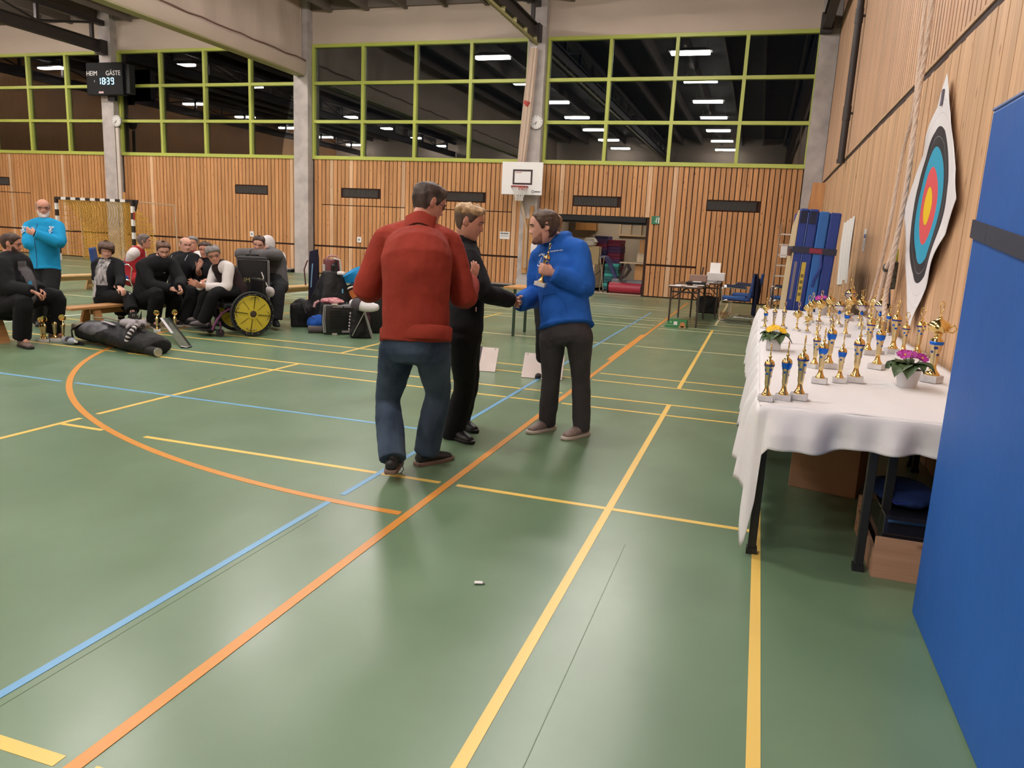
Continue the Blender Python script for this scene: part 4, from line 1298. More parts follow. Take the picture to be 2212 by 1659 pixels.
part('zip', z, mat('dark_blue_zip', (.005, .08, .2)), tp)
flush_pending(); SK = Skin(tp)
for s, g in (('L', -1), ('R', 1)):
    pr = MB()
    for k in range(6):
        pr.box(SK.hit(J['sh'+s]+fr*(.12)+p.side*(g*.0+.02*math.sin(k*2.1))-up*(.01+.016*k), -fr, .001), (.035+.01*(k % 3), .035, .008), rot=Matrix.Rotation(k*1.1, 3, 'Y'))
    part('shoulder_print', pr, M_PRINT, tp, label='pale broken print on the shoulder')
wb = MB()
d = (J['wrL']-J['elL']).normalized()
wb.tube([J['wrL']-d*.012, J['wrL']+d*.014], .045, 14)
part('wristband', wb, M_BLACK, p.root)
p.done()

p = Person('p3', 'person with long brown fringe in black and white printed top, seated on bench', (.70, -.62, -.24), bulk=.88, vox=.008, skin=SKIN_PALE)
p.body(hands={'R': dict(n=(0, .3, -1), t=(.6, .6, 0), curl=.5), 'L': dict(n=(-.3, .2, -1), t=(-.5, -.5, 0), curl=.5)})
p.hair(hair_mat('long_brown_hair', (0.065, 0.034, 0.024), (0.12, 0.07, 0.05)), front=.66, temple=.46, side=.26, back=.16, thick=.028, top=.034, amp=.006, swoop=.10, label='long brown fringe combed over one side')
tp = p.top('sweatshirt', BLACK_CLOTH, add=.026, low=.04, collar=.03)
J = p.J; fr = p.body_front(); ctr = V(J['chest']); sd = V(p.side)
M_WCLOTH = cloth('white_cloth', (0.50, 0.46, 0.45), var=.05)
M_PRINTED = mat('black_and_white_print', (0.02, 0.02, 0.022), rough=.85, col2=(0.50, 0.46, 0.46), vscale=26, stretch=(1, 1, .35))
flush_pending()
p.paint(tp, M_PRINTED, lambda c, n: n.dot(fr) > .35 and abs((c-ctr).dot(sd)) < .105 and -.16 < (c-ctr).z < .19)
p.paint(tp, M_WCLOTH, lambda c, n: (c-ctr).z < -.10 and (c-ctr).dot(sd) > .06 and (c-J['wrR']).length > .10 and (c-(J['elR']+J['wrR'])/2).length > .10)
co = MB()
ax = (J['neck']-J['chest']).normalized()
rings = []
for rr, h in ((.088, -.045), (.078, .01), (.074, .03), (.068, .03), (.066, .0)):
    rings.append([J['neck']+ax*h+p.side*rr*math.cos(a)+fr*rr*math.sin(a) for a in [2*PI*j/20 for j in range(20)]])
co.rings(rings, caps=False)
part('collar', co, M_WCLOTH, p.root, smooth=70)
p.trousers(BLACK_TROUSER, add=.024, flare=.03, drop=-.12)
st = MB()
hp, kn, an = J['hipL'], J['knL'], J['anL']
o_ = p.hside*-.085
st.tube([hp+o_, (hp+kn)/2+o_+V((0, 0, .05)), kn+o_*.7+V((0, 0, .04)), (kn*.4+an*.6)+o_*.7], .009, 6)
part('side_stripe', st, M_WCLOTH, p.root)
for s in 'LR':
    o = p.shoe(s, mat('olive_shoe', (.12, .11, .06), rough=.7) if s == 'L' else M_SHOE_BLACK)
    an, kn = J['an'+s], J['kn'+s]
    d = (kn-an).normalized()
    part('sock', MB().tube([an-d*.04, an+d*.02, an+d*.07], [.043, .041, .043], 14), BLACK_CLOTH, p.root)
p.done()

RED_VEST = cloth('red_vest', (0.30, 0.018, 0.024), bump=.15)
M_WSLEEVE = cloth('white_sleeve', (0.58, 0.54, 0.53), var=.04)
p = Person('p4', 'grey-brown haired person in red vest over white sleeves, seated on a blue chair', (.76, .60, -.02), bulk=1.05, vox=.009)
p.body(hands={})
p.hair(hair_mat('grey_brown_long_hair', (0.075, 0.055, 0.05), (0.15, 0.115, 0.105)), front=.80, side=.34, back=.0, thick=.014, top=.018)
p.brows(H_GREY)
p.top('shirt', M_WSLEEVE, add=.018, low=.06)
p.top('vest', RED_VEST, add=.034, sleeves=0, low=.06, collar=.03)
p.trousers(RED_VEST, add=.02)
for s in 'LR': p.shoe(s, M_WHITE)
p.done()

p = Person('p5', 'bearded man in black hoodie bent forward on the bench with his hands clasped', (.74, -.52, -.36), bulk=1.14, depth=1.1, vox=.008, skin=SKIN_PALE)
p.body(hands={'R': dict(n=(-.3, .5, -.5), t=(.2, -.2, 1), curl=.75), 'L': dict(n=(.2, -.5, -.6), t=(0, 0, 1), curl=.75)})
p.hair(hair_mat('light_brown_hair', (0.075, 0.036, 0.022), (0.14, 0.075, 0.05)), front=.82, side=.42, back=.16, thick=.009, top=.026, amp=.006)
p.brows(H_DK)
p.beard(M_DBEARD, thick=.008, top=.34, chin=.06)
tp = p.top('hoodie', BLACK_CLOTH, add=.030, low=.05, hood=True)
J = p.J; fr = p.body_front()
flush_pending(); SK = Skin(tp)
part('chest_print', MB().box(SK.hit(J['chest']*.6+J['neck']*.4+fr*.16-p.side*.06, -fr, 0), (.035, .02, .012)), mat('grey_print', (.12, .12, .12)), tp)
p.trousers(BLACK_TROUSER, add=.024, flare=.03, drop=.03)
for s in 'LR': p.shoe(s, M_SHOE_BLACK, M_SOLE)
p.done()

p = Person('p6', 'balding man in black t-shirt seated on the bench, pressing his palms together', (.86, -.48, -.06), bulk=1.0, vox=.008, skin=SKIN_PALE)
p.body(hands={'R': dict(d=(.45, .0, .8), n=(-.3, .95, 0), t=(-.8, 0, .4), curl=.12, spread=.06), 'L': dict(d=(.45, .0, .8), n=(.3, -.95, 0), t=(-.8, 0, .4), curl=.12, spread=.06)})
p.hair(hair_mat('fair_short_hair', (0.15, 0.10, 0.075), (0.25, 0.18, 0.14)), front=.90, side=.46, back=.18, thick=.005, top=.003, tmax=.82, amp=.001)
p.brows(H_BLS)
tp = p.top('shirt', BLACK_CLOTH, add=.022, sleeves=.40, low=.05)
J = p.J; fr = p.body_front(); up = V((0, 0, 1))
flush_pending(); SK = Skin(tp)
pp = MB()
for g in (-1, 1):
    q = J['sh'+('R' if g > 0 else 'L')]*.72+J['neck']*.28
    pp.tube([SK.hit(q+fr*.1-up*(.022*k-.01)+p.side*g*.004*k, -fr, 0) for k in range(6)], .0035, 5)
pp.box(SK.hit(J['chest']+fr*.15+p.side*.07+up*.05, -fr, 0), (.022, .022, .02))
part('white_piping', pp, M_PRINT, tp)
p.trousers(BLACK_TROUSER, add=.024, flare=.03, drop=.03)
for s in 'LR': p.shoe(s, M_SHOE_BLACK, M_SOLE)
p.done()

p = Person('p7', 'grey-haired person in red vest and white shirt, mostly hidden behind the balding man in black', (.5, -.85, 0), bulk=1.0, vox=.010)
p.body(); p.hair(H_GREY, front=.78, thick=.012, top=.02); p.brows(H_GREY)
p.top('shirt', M_WSLEEVE, add=.018, low=.06)
p.top('vest', RED_VEST, add=.032, sleeves=0, low=.09, collar=.02)
p.trousers(BLACK_TROUSER, add=.02)
for s in 'LR': p.shoe(s, M_SHOE_GREY)
p.done()

p = Person('p8', 'person in dark t-shirt with bare forearms, mostly hidden behind the woman in the wheelchair', (.35, -.93, -.1), bulk=.95, vox=.010)
p.body(); p.hair(H_DK, front=.80, side=.40, back=.12, thick=.014, top=.02); p.brows(H_DK)
tp = p.top('shirt', BLACK_CLOTH, add=.020, sleeves=.42, low=.07)
J = p.J
flush_pending(); SK = Skin(tp)
part('chest_mark', MB().box(SK.hit(J['chest']+p.body_front()*.145+p.side*.05+V((0, 0, .06)), -p.body_front(), 0), (.03, .02, .014)), M_PRINT, tp)
p.trousers(BLACK_TROUSER, add=.02)
for s in 'LR': p.shoe(s, M_SHOE_GREY)
p.done()

p = Person('p9', 'grey-haired woman with glasses and dark brown vest, leaning forward in a wheelchair', (.66, -.70, -.26), up=(-.20, -.10, .97), bulk=1.0, vox=.008)
p.body(hands={'L': dict(n=(.2, .8, .2), t=(0, 0, 1), curl=.2, spread=.2), 'R': dict(n=(0, -.8, .3), t=(0, 0, 1), curl=.2, spread=.2)})
p.hair(H_GREY, front=.76, temple=.60, side=.42, back=.06, thick=.016, top=.024, amp=.008)
p.brows(H_GREY); p.glasses()
p.top('shirt', M_WSLEEVE, add=.020, low=.05)
BROWN_VEST = cloth('dark_brown_vest', (0.022, 0.012, 0.012), bump=.15)
p.top('vest', BROWN_VEST, add=.034, sleeves=0, low=.07, collar=.02)
p.trousers(BLACK_TROUSER, add=.020, flare=.025, drop=.02)
for s in 'LR': p.shoe(s, M_SHOE_GREY)
p.done()
WOMAN = p.J

p = Person('p10', 'dark-haired man in grey sweater resting his chin on folded arms over a tall black case', (.42, -.84, -.30), up=(.10, 0, .99), bulk=1.06, vox=.008, skin=SKIN_PALE)
p.body(hands={'L': dict(d=(-.35, -.30, -.75), n=(.3, .7, -.3), t=(.5, -.2, -.6), curl=.35), 'R': dict(n=(0, .3, -.9), t=(0, -1, 0), curl=.4)})
p.hair(H_DK, front=.83, side=.42, back=.14, thick=.008, top=.016)
p.brows(H_DK)
p.top('sweater', cloth('grey_sweater', (0.105, 0.10, 0.105), var=.15), add=.028, low=.05, collar=.03)
p.trousers(cloth('dark_grey_trousers', (0.022, 0.022, 0.025), var=.15), add=.030, flare=.03)
for s in 'LR': p.shoe(s, M_SHOE_BLACK, boots=True)
p.done()

p = Person('p11', 'person in white hooded top, almost hidden behind the man in grey sweater', (.35, .93, 0), bulk=1.05, vox=.010)
p.body(); p.brows(H_DK)
hd = MB()
hd.ball(p.H((0, -.012, .022)), (.100, .122, .135), 20, 14, p.HM)
soft('hood', hd, M_WSLEEVE, p.root, .012, 2, .006)
p.top('hooded_top', M_WSLEEVE, add=.03, low=.08, collar=.04)
p.trousers(BLACK_TROUSER, add=.02)
for s in 'LR': p.shoe(s, M_SHOE_GREY)
p.done()

p = Person('p12', 'person with light brown ponytail, standing mostly hidden behind the man in blue hoodie', (-.35, .93, .0), bulk=.95, vox=.010)
p.body(); 
H_LB = hair_mat('ponytail_hair', (0.16, 0.085, 0.045), (0.26, 0.15, 0.085))
p.hair(H_LB, front=.82, back=.10, thick=.012, top=.018); p.brows(H_LB)
pt = MB()
pt.tube([p.H((0, -.105, .03)), p.H((0, -.15, .0)), p.H((0, -.15, -.08)), p.H((0, -.13, -.15))], [.02, .032, .026, .008], 12)
part('ponytail', pt, H_LB, p.root)
p.top('shirt', M_WSLEEVE, add=.018, low=.06, collar=.03)
p.top('vest', BLACK_CLOTH, add=.03, sleeves=0, low=.08, collar=-.01)
p.trousers(BLACK_TROUSER, add=.02, drop=.04)
for s in 'LR': p.shoe(s, M_SHOE_BLACK)
p.done()
# ================================================================== AWARDS TABLE ALONG THE RIGHT WALL
M_CLOTH = mat('white_tablecloth', (0.68, 0.66, 0.67), rough=.85, spec=.2, bump=.25, bscale=7, bdist=.02)
M_GOLD = mat('polished_gold', (0.78, 0.55, 0.20), rough=.14, metal=1.0)
M_GOLD2 = mat('satin_gold', (0.74, 0.60, 0.34), rough=.30, metal=1.0)
M_SILVER = mat('polished_silver', (0.72, 0.70, 0.68), rough=.14, metal=1.0)
M_BLUEMET = mat('blue_metal', (0.012, 0.13, 0.62), rough=.22, metal=.55)
M_NAVY = mat('dark_blue_enamel', (0.015, 0.03, 0.20), rough=.25)
M_MARBLE = mat('pale_grey_marble', (0.50, 0.49, 0.50), rough=.25, col2=(0.62, 0.61, 0.62), vscale=22)
M_TABLE_TOP = mat('grey_table_top', (0.20, 0.19, 0.18), rough=.5)
M_LEGS = mat('black_table_steel', (0.012, 0.012, 0.013), rough=.4)

# folding tables under the cloth: near end, then two more behind; and a second row at the wall
def folding_table(w, l):
    t = thing('folding_table', 'x', 'table', 'folding tables under the white cloth')
    part('table_top', MB().bb(-w/2, w/2, 0, l, .735, .758), M_TABLE_TOP, t, smooth=0, bevel=.004)
    for yy in (.03, l-.07):
        for sx in (-1, 1):
            part('leg', MB().bb(sx*(w/2-.035)-.02, sx*(w/2-.035)+.02, yy, yy+.035, 0.012, .735), M_LEGS, t, smooth=0, bevel=.004)
            part('foot', MB().bb(sx*(w/2-.035)-.026, sx*(w/2-.035)+.026, yy-.008, yy+.045, 0, .03), M_LEGS, t, smooth=0)
        part('crossbar', MB().bb(-w/2+.03, w/2-.03, yy+.008, yy+.028, .60, .625).bb(-w/2+.03, w/2-.03, yy+.008, yy+.028, .69, .735), M_LEGS, t, smooth=0)
        part('brace', MB().tube([(0, yy+.02, .61), (0, yy+(.5 if yy < 1 else -.5), .73)], .012, 6), M_LEGS, t)
    return t
ft = folding_table(.56, 2.0)
ft.location = (.36, 3.715, 0); ft['label'] = 'black-legged folding table under the white cloth, nearest end beside the upright blue mat'
for x, y, lab in ((.36, 5.70, 'folding table hidden under the white cloth, second in the aisle-side row'), (.36, 7.74, 'folding table hidden under the white cloth, last in the aisle-side row'),
                  (.95, 3.80, 'folding table hidden under the white cloth, nearest one along the wall'), (.95, 5.84, 'folding table hidden under the white cloth, rear one along the wall'), (.95, 7.88, 'folding table hidden under the white cloth, last one along the wall')):
    copy_thing(ft, (x, y, 0), 0, lab)

def drape(x0, x1, y0, y1, name, label, front=True, seed=0.0, tail=True, ztop=.765):
    """a cloth over the table: flat top, hanging left side with a long corner tail, short wavy front"""
    mb = MB()
    N = 160 if front else 110
    # path of the edge: along the left side from the far end to the near corner, then along the front
    L1 = y1-y0; L2 = (x1-x0) if front else 0.0
    tot = L1+L2; cr = .05
    cols = []
    for i in range(N+1):
        s = tot*i/N
        if s < L1:
            e = V((x0, y1-s, ztop)); out = V((-1, 0, 0)); k = (L1-s)
            if front and k < .22: out = (V((-1, 0, 0))*(k/.22)+V((-.75, -.65, 0))*(1-k/.22)).normalized()
        else:
            k = s-L1
            e = V((x0+k, y0, ztop)); out = V((0, -1, 0))
            if k < .14: out = (V((0, -1, 0))*(k/.14)+V((-.75, -.65, 0))*(1-k/.14)).normalized()
        if s < L1:
            kk = (L1-s)
            d = .40+.05*math.sin(kk*5+seed)+.03*math.sin(kk*13)
            if front and tail: d = max(d, .71*math.exp(-(kk/.20)**2)+.02) if kk < .5 else d
        else:
            kk = s-L1
            d = .175+.018*math.sin(kk*9+.6)+.02*math.exp(-((kk-.30)/.08)**2)-.035*min(1, max(0, (kk-.55)/.15))
            if tail: d = max(d, .71*math.exp(-(kk/.055)**2))
        cols.append((e, out, min(d, .735), s))
    R = 16
    idx = []
    for e, out, d, s in cols:
        row = []
        for r in range(R+1):
            t = r/R
            drop = d*t
            rnd = .018*(1-math.exp(-drop/.02))
            wav = (.020*math.sin(s*16+seed)+.012*math.sin(s*37+2*seed)+.010*math.sin(s*7.3))*min(1, drop/.12)*(.5 if d > .5 else 1)*(1.5 if s > L1 else 1)
            fl = .05*t*min(1, d/.4)*(.35 if d > .45 else 1)
            p = e+out*(rnd+fl+wav)+V((0, 0, -drop if drop > .012 else -drop*.6))
            row.append(len(mb.v)); mb.v.append(p)
        idx.append(row)
    for i in range(N):
        for r in range(R):
            mb.f.append((idx[i][r], idx[i+1][r], idx[i+1][r+1], idx[i][r+1])); mb.mi.append(0)
    # flat top joined to the first row of the edge
    NX, NY = 26, 60
    for i in range(NX):
        for j in range(NY):
            def P(a, b2):
                x = x0+(x1-x0)*a/NX; y = y0+(y1-y0)*b2/NY
                return (x, y, ztop+.0012*math.sin(x*21+y*6)+.0012*math.sin(y*17-x*9))
            mb.quad(P(i, j), P(i+1, j), P(i+1, j+1), P(i, j+1))
    me = mb.mesh(name, M_CLOTH, smooth=60)
    bm = bmesh.new(); bm.from_mesh(me)
    bmesh.ops.remove_doubles(bm, verts=bm.verts, dist=.0004)
    bmesh.ops.recalc_face_normals(bm, faces=bm.faces)
    top = max(bm.faces, key=lambda f: f.calc_center_median().z-abs(f.calc_center_median().x-(x0+x1)/2))
    if top.normal.z < 0: bmesh.ops.reverse_faces(bm, faces=bm.faces)
    bm.to_mesh(me); bm.free()
    me.shade_smooth()
    me.set_sharp_from_angle(angle=math.radians(75))
    o = tag(link(name, me), label, 'tablecloth')
    sd = o.modifiers.new('thickness', 'SOLIDIFY'); sd.thickness = .0022; sd.offset = 1
    c = V((x0, y0, ztop-.7)); me.transform(Matrix.Translation(-c)); o.location = c
    return o
drape(.075, 1.26, 3.70, 6.35, 'tablecloth', 'white tablecloth over the near end of the awards table, long tail at its corner', seed=.3)
drape(.070, 1.265, 6.30, 9.80, 'tablecloth', 'white tablecloth over the far end of the awards table, towards the upright blue mats', front=False, seed=1.9, ztop=.7685)

# ---- trophies -----------------------------------------------------
def tbase(t, w=.082, d=.068, h=.030):
    part('marble_base', MB().bb(-w/2, w/2, -d/2, d/2, 0, h), M_MARBLE, t, smooth=0, bevel=.002)
def emblem_top(t, z, h, m=None, ring=True):
    """narrow pointed oval frame standing on the lid"""
    mb = MB()
    pts = [(0, 0, z)]
    n = 18
    w = .020
    loop = []
    for k in range(n):
        a = 2*PI*k/n
        loop.append((0, w*math.sin(a)*(1-.25*math.cos(a)), z+h*.20+h*.40*(1-math.cos(a))))
    mb.tube(loop, .0028, 6, closed=True)
    mb.lathe([(.0028, z-.004), (.0045, z+.008), (.0028, z+h*.12), (.0038, z+h*.21)], n=8)
    part('oval_finial', mb, m or M_GOLD, t, smooth=70)
def trophy_column(lab, cup_blue=False):
    t = thing('trophy', lab, 'trophy', 'trophies on the awards table')
    tbase(t)
    foot = MB().lathe([(.026, .030), (.027, .034), (.024, .040), (.018, .048), (.0125, .066), (.0115, .078), (.0135, .088)], n=22)
    part('foot', foot, M_GOLD, t, smooth=60)
    body = MB()
    prof = [(.0135, .086), (.0150, .096), (.0158, .108), (.0150, .118), (.0165, .130), (.0185, .146), (.0178, .156), (.0205, .170), (.0240, .186), (.0262, .196)]
    body.lathe(prof, n=24)
    part('stem', body, M_GOLD2, t, smooth=70)
    cut = MB()
    for k, (a, z, hh) in enumerate(((-1.0, .175, .014), (-1.9, .152, .011), (-2.7, .170, .012), (.4, .160, .012), (-.3, .138, .010), (1.6, .172, .013), (2.6, .140, .010))):
        r = interp([(b2, a2) for a2, b2 in prof], z)+.0006
        n = 10; ring = []
        for q in range(n):
            u = 2*PI*q/n
            aa = a+.42*math.cos(u); zz = z+hh*.55*math.sin(u)
            r2 = interp([(b2, a2) for a2, b2 in prof], zz)+.0009
            ring.append((r2*math.cos(aa), r2*math.sin(aa), zz))
        cut.quad(*ring)
    part('blue_cutouts', cut, M_BLUEMET, t, smooth=0)
    if cup_blue:
        band = MB().lathe([(.0215, .172), (.0248, .182), (.0272, .198), (.0276, .203), (.026, .204)], n=24)
    else:
        band = MB().lathe([(.0262, .194), (.0275, .196), (.0278, .203), (.0265, .204)], n=24)
    part('blue_rim', band, M_BLUEMET if cup_blue else M_NAVY, t, smooth=60)
    lid = MB().lathe([(.0272, .203), (.0268, .209), (.0235, .219), (.0165, .227), (.0085, .231), (.0050, .234), (.0075, .240), (.0095, .246), (.0065, .251), (.003, .256), (.0015, .258)], n=22)
    part('lid', lid, M_GOLD, t, smooth=60)
    emblem_top(t, .256, .062)
    return t          # 0.32 m to the tip
def trophy_cup(lab, flute=False):
    t = thing('trophy', lab, 'trophy', 'trophies on the awards table')
    tbase(t, .078, .062, .030)
    m = M_SILVER if flute else M_GOLD
    stem = MB().lathe([(.027, .030), (.028, .034), (.022, .042), (.012, .052), (.0075, .066), (.011, .080), (.0125, .090), (.008, .102), (.0055, .112), (.0055, .124)], n=20)
    part('stem', stem, M_GOLD2 if flute else M_GOLD, t, smooth=60)
    knob = MB().lathe([(.004, .124), (.0125, .129), (.0155, .139), (.0125, .149), (.004, .154)], n=10)
    part('knob', knob, M_BLUEMET if flute else M_GOLD2, t, smooth=30)
    bowl = MB().lathe([(.006, .152), (.020, .160), (.036, .174), (.046, .192), (.049, .204), (.0485, .207)], n=48 if flute else 28, lobes=16 if flute else 0, lamp=.045 if flute else 0)
    part('bowl', bowl, m if not flute else mat('pink_silver', (.74, .66, .64), rough=.2, metal=1.0), t, smooth=60)
    part('rim', MB().lathe([(.049, .204), (.0515, .206), (.0515, .211), (.049, .212)], n=28), M_NAVY if flute else M_GOLD2, t, smooth=60)
    part('lid', MB().lathe([(.049, .211), (.046, .222), (.034, .236), (.018, .243), (.009, .246), (.010, .252), (.0065, .258), (.002, .262)], n=26), M_GOLD, t, smooth=60)
    for sg in (-1, 1):
        part('handle', MB().tube([(sg*.046, 0, .200), (sg*.062, 0, .212), (sg*.070, 0, .200), (sg*.062, 0, .182), (sg*.038, 0, .176)], .003, 7), M_GOLD, t, smooth=70)
    emblem_top(t, .260, .085)
    return t          # 0.345 m
def trophy_tall(lab):
    t = thing('trophy', lab, 'trophy', 'trophies on the awards table')
    tbase(t, .10, .085, .042)
    part('foot', MB().lathe([(.040, .042), (.042, .048), (.034, .058), (.022, .072), (.016, .094), (.018, .108)], n=24), M_GOLD, t, smooth=60)
    prof = [(.018, .106), (.0205, .130), (.0235, .160), (.027, .190), (.033, .215), (.037, .228)]
    part('stem', MB().lathe(prof, n=24), M_GOLD2, t, smooth=70)
    cut = MB()
    for a, z, hh in ((-1.1, .205, .018), (-1.9, .180, .016), (-2.8, .200, .016), (-.5, .165, .014), (.5, .195, .016), (1.8, .190, .016)):
        ring = []
        for q in range(10):
            u = 2*PI*q/10
            aa = a+.40*math.cos(u); zz = z+hh*.5*math.sin(u)
            r2 = interp([(b2, a2) for a2, b2 in prof], zz)+.001
            ring.append((r2*math.cos(aa), r2*math.sin(aa), zz))
        cut.quad(*ring)
    part('blue_cutouts', cut, M_NAVY, t, smooth=0)
    part('blue_rim', MB().lathe([(.034, .220), (.0385, .228), (.0385, .240), (.036, .242)], n=24), M_BLUEMET, t, smooth=60)
    part('collar', MB().lathe([(.036, .242), (.030, .252), (.020, .262), (.018, .275), (.026, .290)], n=24), M_GOLD, t, smooth=60)
    part('bowl', MB().lathe([(.020, .288), (.040, .298), (.056, .314), (.060, .330)], n=28), M_GOLD, t, smooth=60)
    part('lid', MB().lathe([(.061, .330), (.056, .346), (.036, .362), (.012, .372), (.010, .384), (.003, .390)], n=26), M_GOLD, t, smooth=60)
    for sg in (-1, 1):
        part('handle', MB().tube([(sg*.058, 0, .325), (sg*.085, 0, .345), (sg*.10, 0, .325), (sg*.08, 0, .30), (sg*.05, 0, .305)], .005, 7), M_GOLD, t, smooth=70)
    emblem_top(t, .388, .085)
    return t          # 0.474 m
TZ = .7695
col_a = trophy_column('x')
col_b = trophy_column('x', True)
cup_a = trophy_cup('x')
cup_f = trophy_cup('x', True)
tall_a = trophy_tall('large two-handled gold trophy on the table, cut off by the upright blue mat')
PROTO = {'ca': (col_a, .32), 'cb': (col_b, .32), 'cu': (cup_a, .345), 'fl': (cup_f, .345), 'ta': (tall_a, .474)}
TROPHIES = [
 ('ca', .101, 3.802, .280, 'smallest of the three gold trophies at the front left corner, at the table edge'),
 ('cb', .182, 3.864, .291, 'middle of the three front corner trophies, bright blue cup below its lid'),
 ('ca', .257, 3.922, .320, 'tallest of the three gold trophies at the front left corner'),
 ('cb', .392, 4.488, .313, 'blue-cupped trophy in second group, the left of three standing on grey marble'),
 ('cb', .502, 4.583, .275, 'blue-cupped short trophy in the second group, the middle of three'),
 ('ca', .592, 4.650, .346, 'plain gold column trophy in the second group, the right of three'),
 ('ca', .399, 5.066, .276, 'gold column trophy behind the second group, left of a blue-cupped one'),
 ('cb', .487, 5.124, .345, 'blue-cupped trophy behind the second group, right of a plain gold one'),
 ('cb', .790, 5.288, .347, 'blue-cupped trophy just left of the magenta primrose pot'),
 ('ta', 1.037, 4.929, .474, 'large two-handled gold trophy on the table, cut off by the upright blue mat'),
 ('ca', .824, 6.018, .346, 'gold column trophy in the third group, the left of three before the hanging ropes'),
 ('ca', .913, 6.112, .250, 'shortest gold trophy in the third group, almost hidden by the blue-cupped one'),
 ('ca', 1.018, 6.199, .401, 'tallest gold column trophy in the third group, below the dark hanging strap'),
 ('ca', 1.075, 6.120, .318, 'gold column trophy right behind the magenta flowers'),
 ('ca', 1.168, 6.111, .363, 'gold column trophy in front of the lower tip of the archery target'),
 ('cb', .781, 7.141, .301, 'blue-cupped trophy in the table middle, in front of the fluted cups'),
 ('ca', .537, 6.949, .219, 'small gold column trophy left of the table middle'),
 ('ca', .976, 7.233, .279, 'gold column trophy between the first two fluted cups and the third'),
 ('cb', 1.179, 7.589, .278, 'blue-ringed trophy standing before the star cup close to the wall'),
 ('ca', .653, 7.041, .222, 'small gold column trophy just left of the lone blue-cupped one in the middle'),
 ('cu', .388, 7.279, .269, 'gold cup on thin stem, leftmost of the wide cups'),
 ('cu', .474, 7.201, .234, 'short gold cup right beside the leftmost wide cup'),
 ('fl', .803, 8.031, .351, 'fluted pinkish cup with blue knob, left one of three'),
 ('fl', .997, 7.980, .383, 'fluted pinkish cup with blue knob, middle one of three'),
 ('fl', 1.137, 7.821, .418, 'fluted pinkish cup with blue knob, right one of three near the ropes'),
 ('cu', .637, 8.170, .343, 'wide gold cup in the back rows, just in front of the far pink flower'),
 ('cu', .794, 9.002, .337, 'wide gold cup in the back row, right of the far pink flower'),
 ('cu', .985, 8.844, .372, 'wide gold cup in the back row, right below the tallest fluted cup'),
 ('cu', 1.100, 8.960, .336, 'wide gold cup in the back row, second from the wall'),
 ('cu', 1.190, 8.600, .394, 'wide gold cup in the back row, nearest the rope end'),
 ('ta', 1.19, 8.250, .430, 'large gold two-handled trophy near the wall under the ropes'),
 ('fl', 1.048, 9.560, .434, 'tallest fluted cup at the far end of the table'),
 ('cb', .112, 7.263, .229, 'small blue-cupped trophy behind the yellow primrose, first of three'),
 ('ca', .190, 7.346, .247, 'small gold trophy behind the yellow primrose, middle of three'),
 ('ca', .275, 7.419, .252, 'small gold trophy behind the yellow primrose, right of three'),
 ('cu', .118, 8.012, .239, 'small gold cup at the far left corner of the cloth, before the blue chair'),
 ('cu', .512, 7.949, .297, 'gold cup in the far left cluster, in front of the blue mats'),
 ('cu', .567, 8.285, .308, 'gold cup in the far left cluster, rearmost one before the blue mats'),
]
used = set()
for kind, x, y, h, lab in TROPHIES:
    proto, hh = PROTO[kind]
    rz = math.atan2(-x, y)+(random.uniform(-.1, .1) if y < 4.8 else random.choice((-1, 1))*random.uniform(.35, .75))
    if kind not in used:
        used.add(kind); o = proto; o.location = (x, y, TZ); o.rotation_euler = (0, 0, rz); o.scale = (h/hh,)*3; o['label'] = lab
    else:
        copy_thing(proto, (x, y, TZ), rz, lab, h/hh)

# ---- trophy held by the man in blue
held = copy_thing(col_a, label='small gold trophy held in the fist of the man in blue hoodie')
del held['group']
held.scale = (.98,)*3
tilt = Matrix.Rotation(.20, 3, 'Y')
held.rotation_euler = tilt.to_euler()
held.location = TROPHY_HAND-tilt @ V((0, 0, .118))
# ---- trophies on the floor by the benches
def floor_trophy(lab):
    t = thing('trophy', lab, 'trophy', 'trophies standing on the hall floor')
    tbase(t, .075, .06, .03)
    part('foot', MB().lathe([(.025, .03), (.026, .035), (.016, .045), (.010, .06), (.012, .075)], n=16), M_GOLD, t, smooth=60)
    part('stem', MB().lathe([(.012, .073), (.016, .10), (.015, .115), (.020, .145), (.023, .155)], n=16), M_GOLD2, t, smooth=60)
    part('lid', MB().lathe([(.024, .155), (.022, .165), (.012, .175), (.006, .185), (.005, .195)], n=16), M_GOLD, t, smooth=60)
    rot = Matrix.Rotation(PI/2, 3, 'X')
    mb = MB().lathe([(.012, -.004), (.031, -.004), (.034, 0), (.031, .005), (.026, .003), (.010, .001), (.001, .001)], c=(0, 0, .228), n=20, rot=rot)
    part('medal_disc', mb, M_GOLD, t, smooth=40)
    return t
f0 = floor_trophy('gold trophy with round medal on the floor, left end of the group of four')
FT = [(f0, -7.965, 6.74, .29, None), (None, -7.895, 6.715, .31, 'gold trophy with round medal on the floor, second from the left of four'),
      (None, -7.845, 6.81, .35, 'gold trophy with round medal on the floor, tallest and third of four'), (None, -7.775, 6.86, .325, 'gold trophy with round medal on the floor, right end of the group of four'),
      (None, -7.583, 8.144, .29, 'gold trophy with round medal standing behind the black rucksack'), (None, -7.415, 8.288, .30, 'lone slim gold trophy on the floor between the rucksack and the wheelchair')]
for o, x, y, h, lab in FT:
    rz = .72
    if o is not None:
        o.location = (x, y, 0); o.rotation_euler = (0, 0, rz); o.scale = (h/.262,)*3
    else:
        copy_thing(f0, (x, y, 0), rz, lab, h/.262)

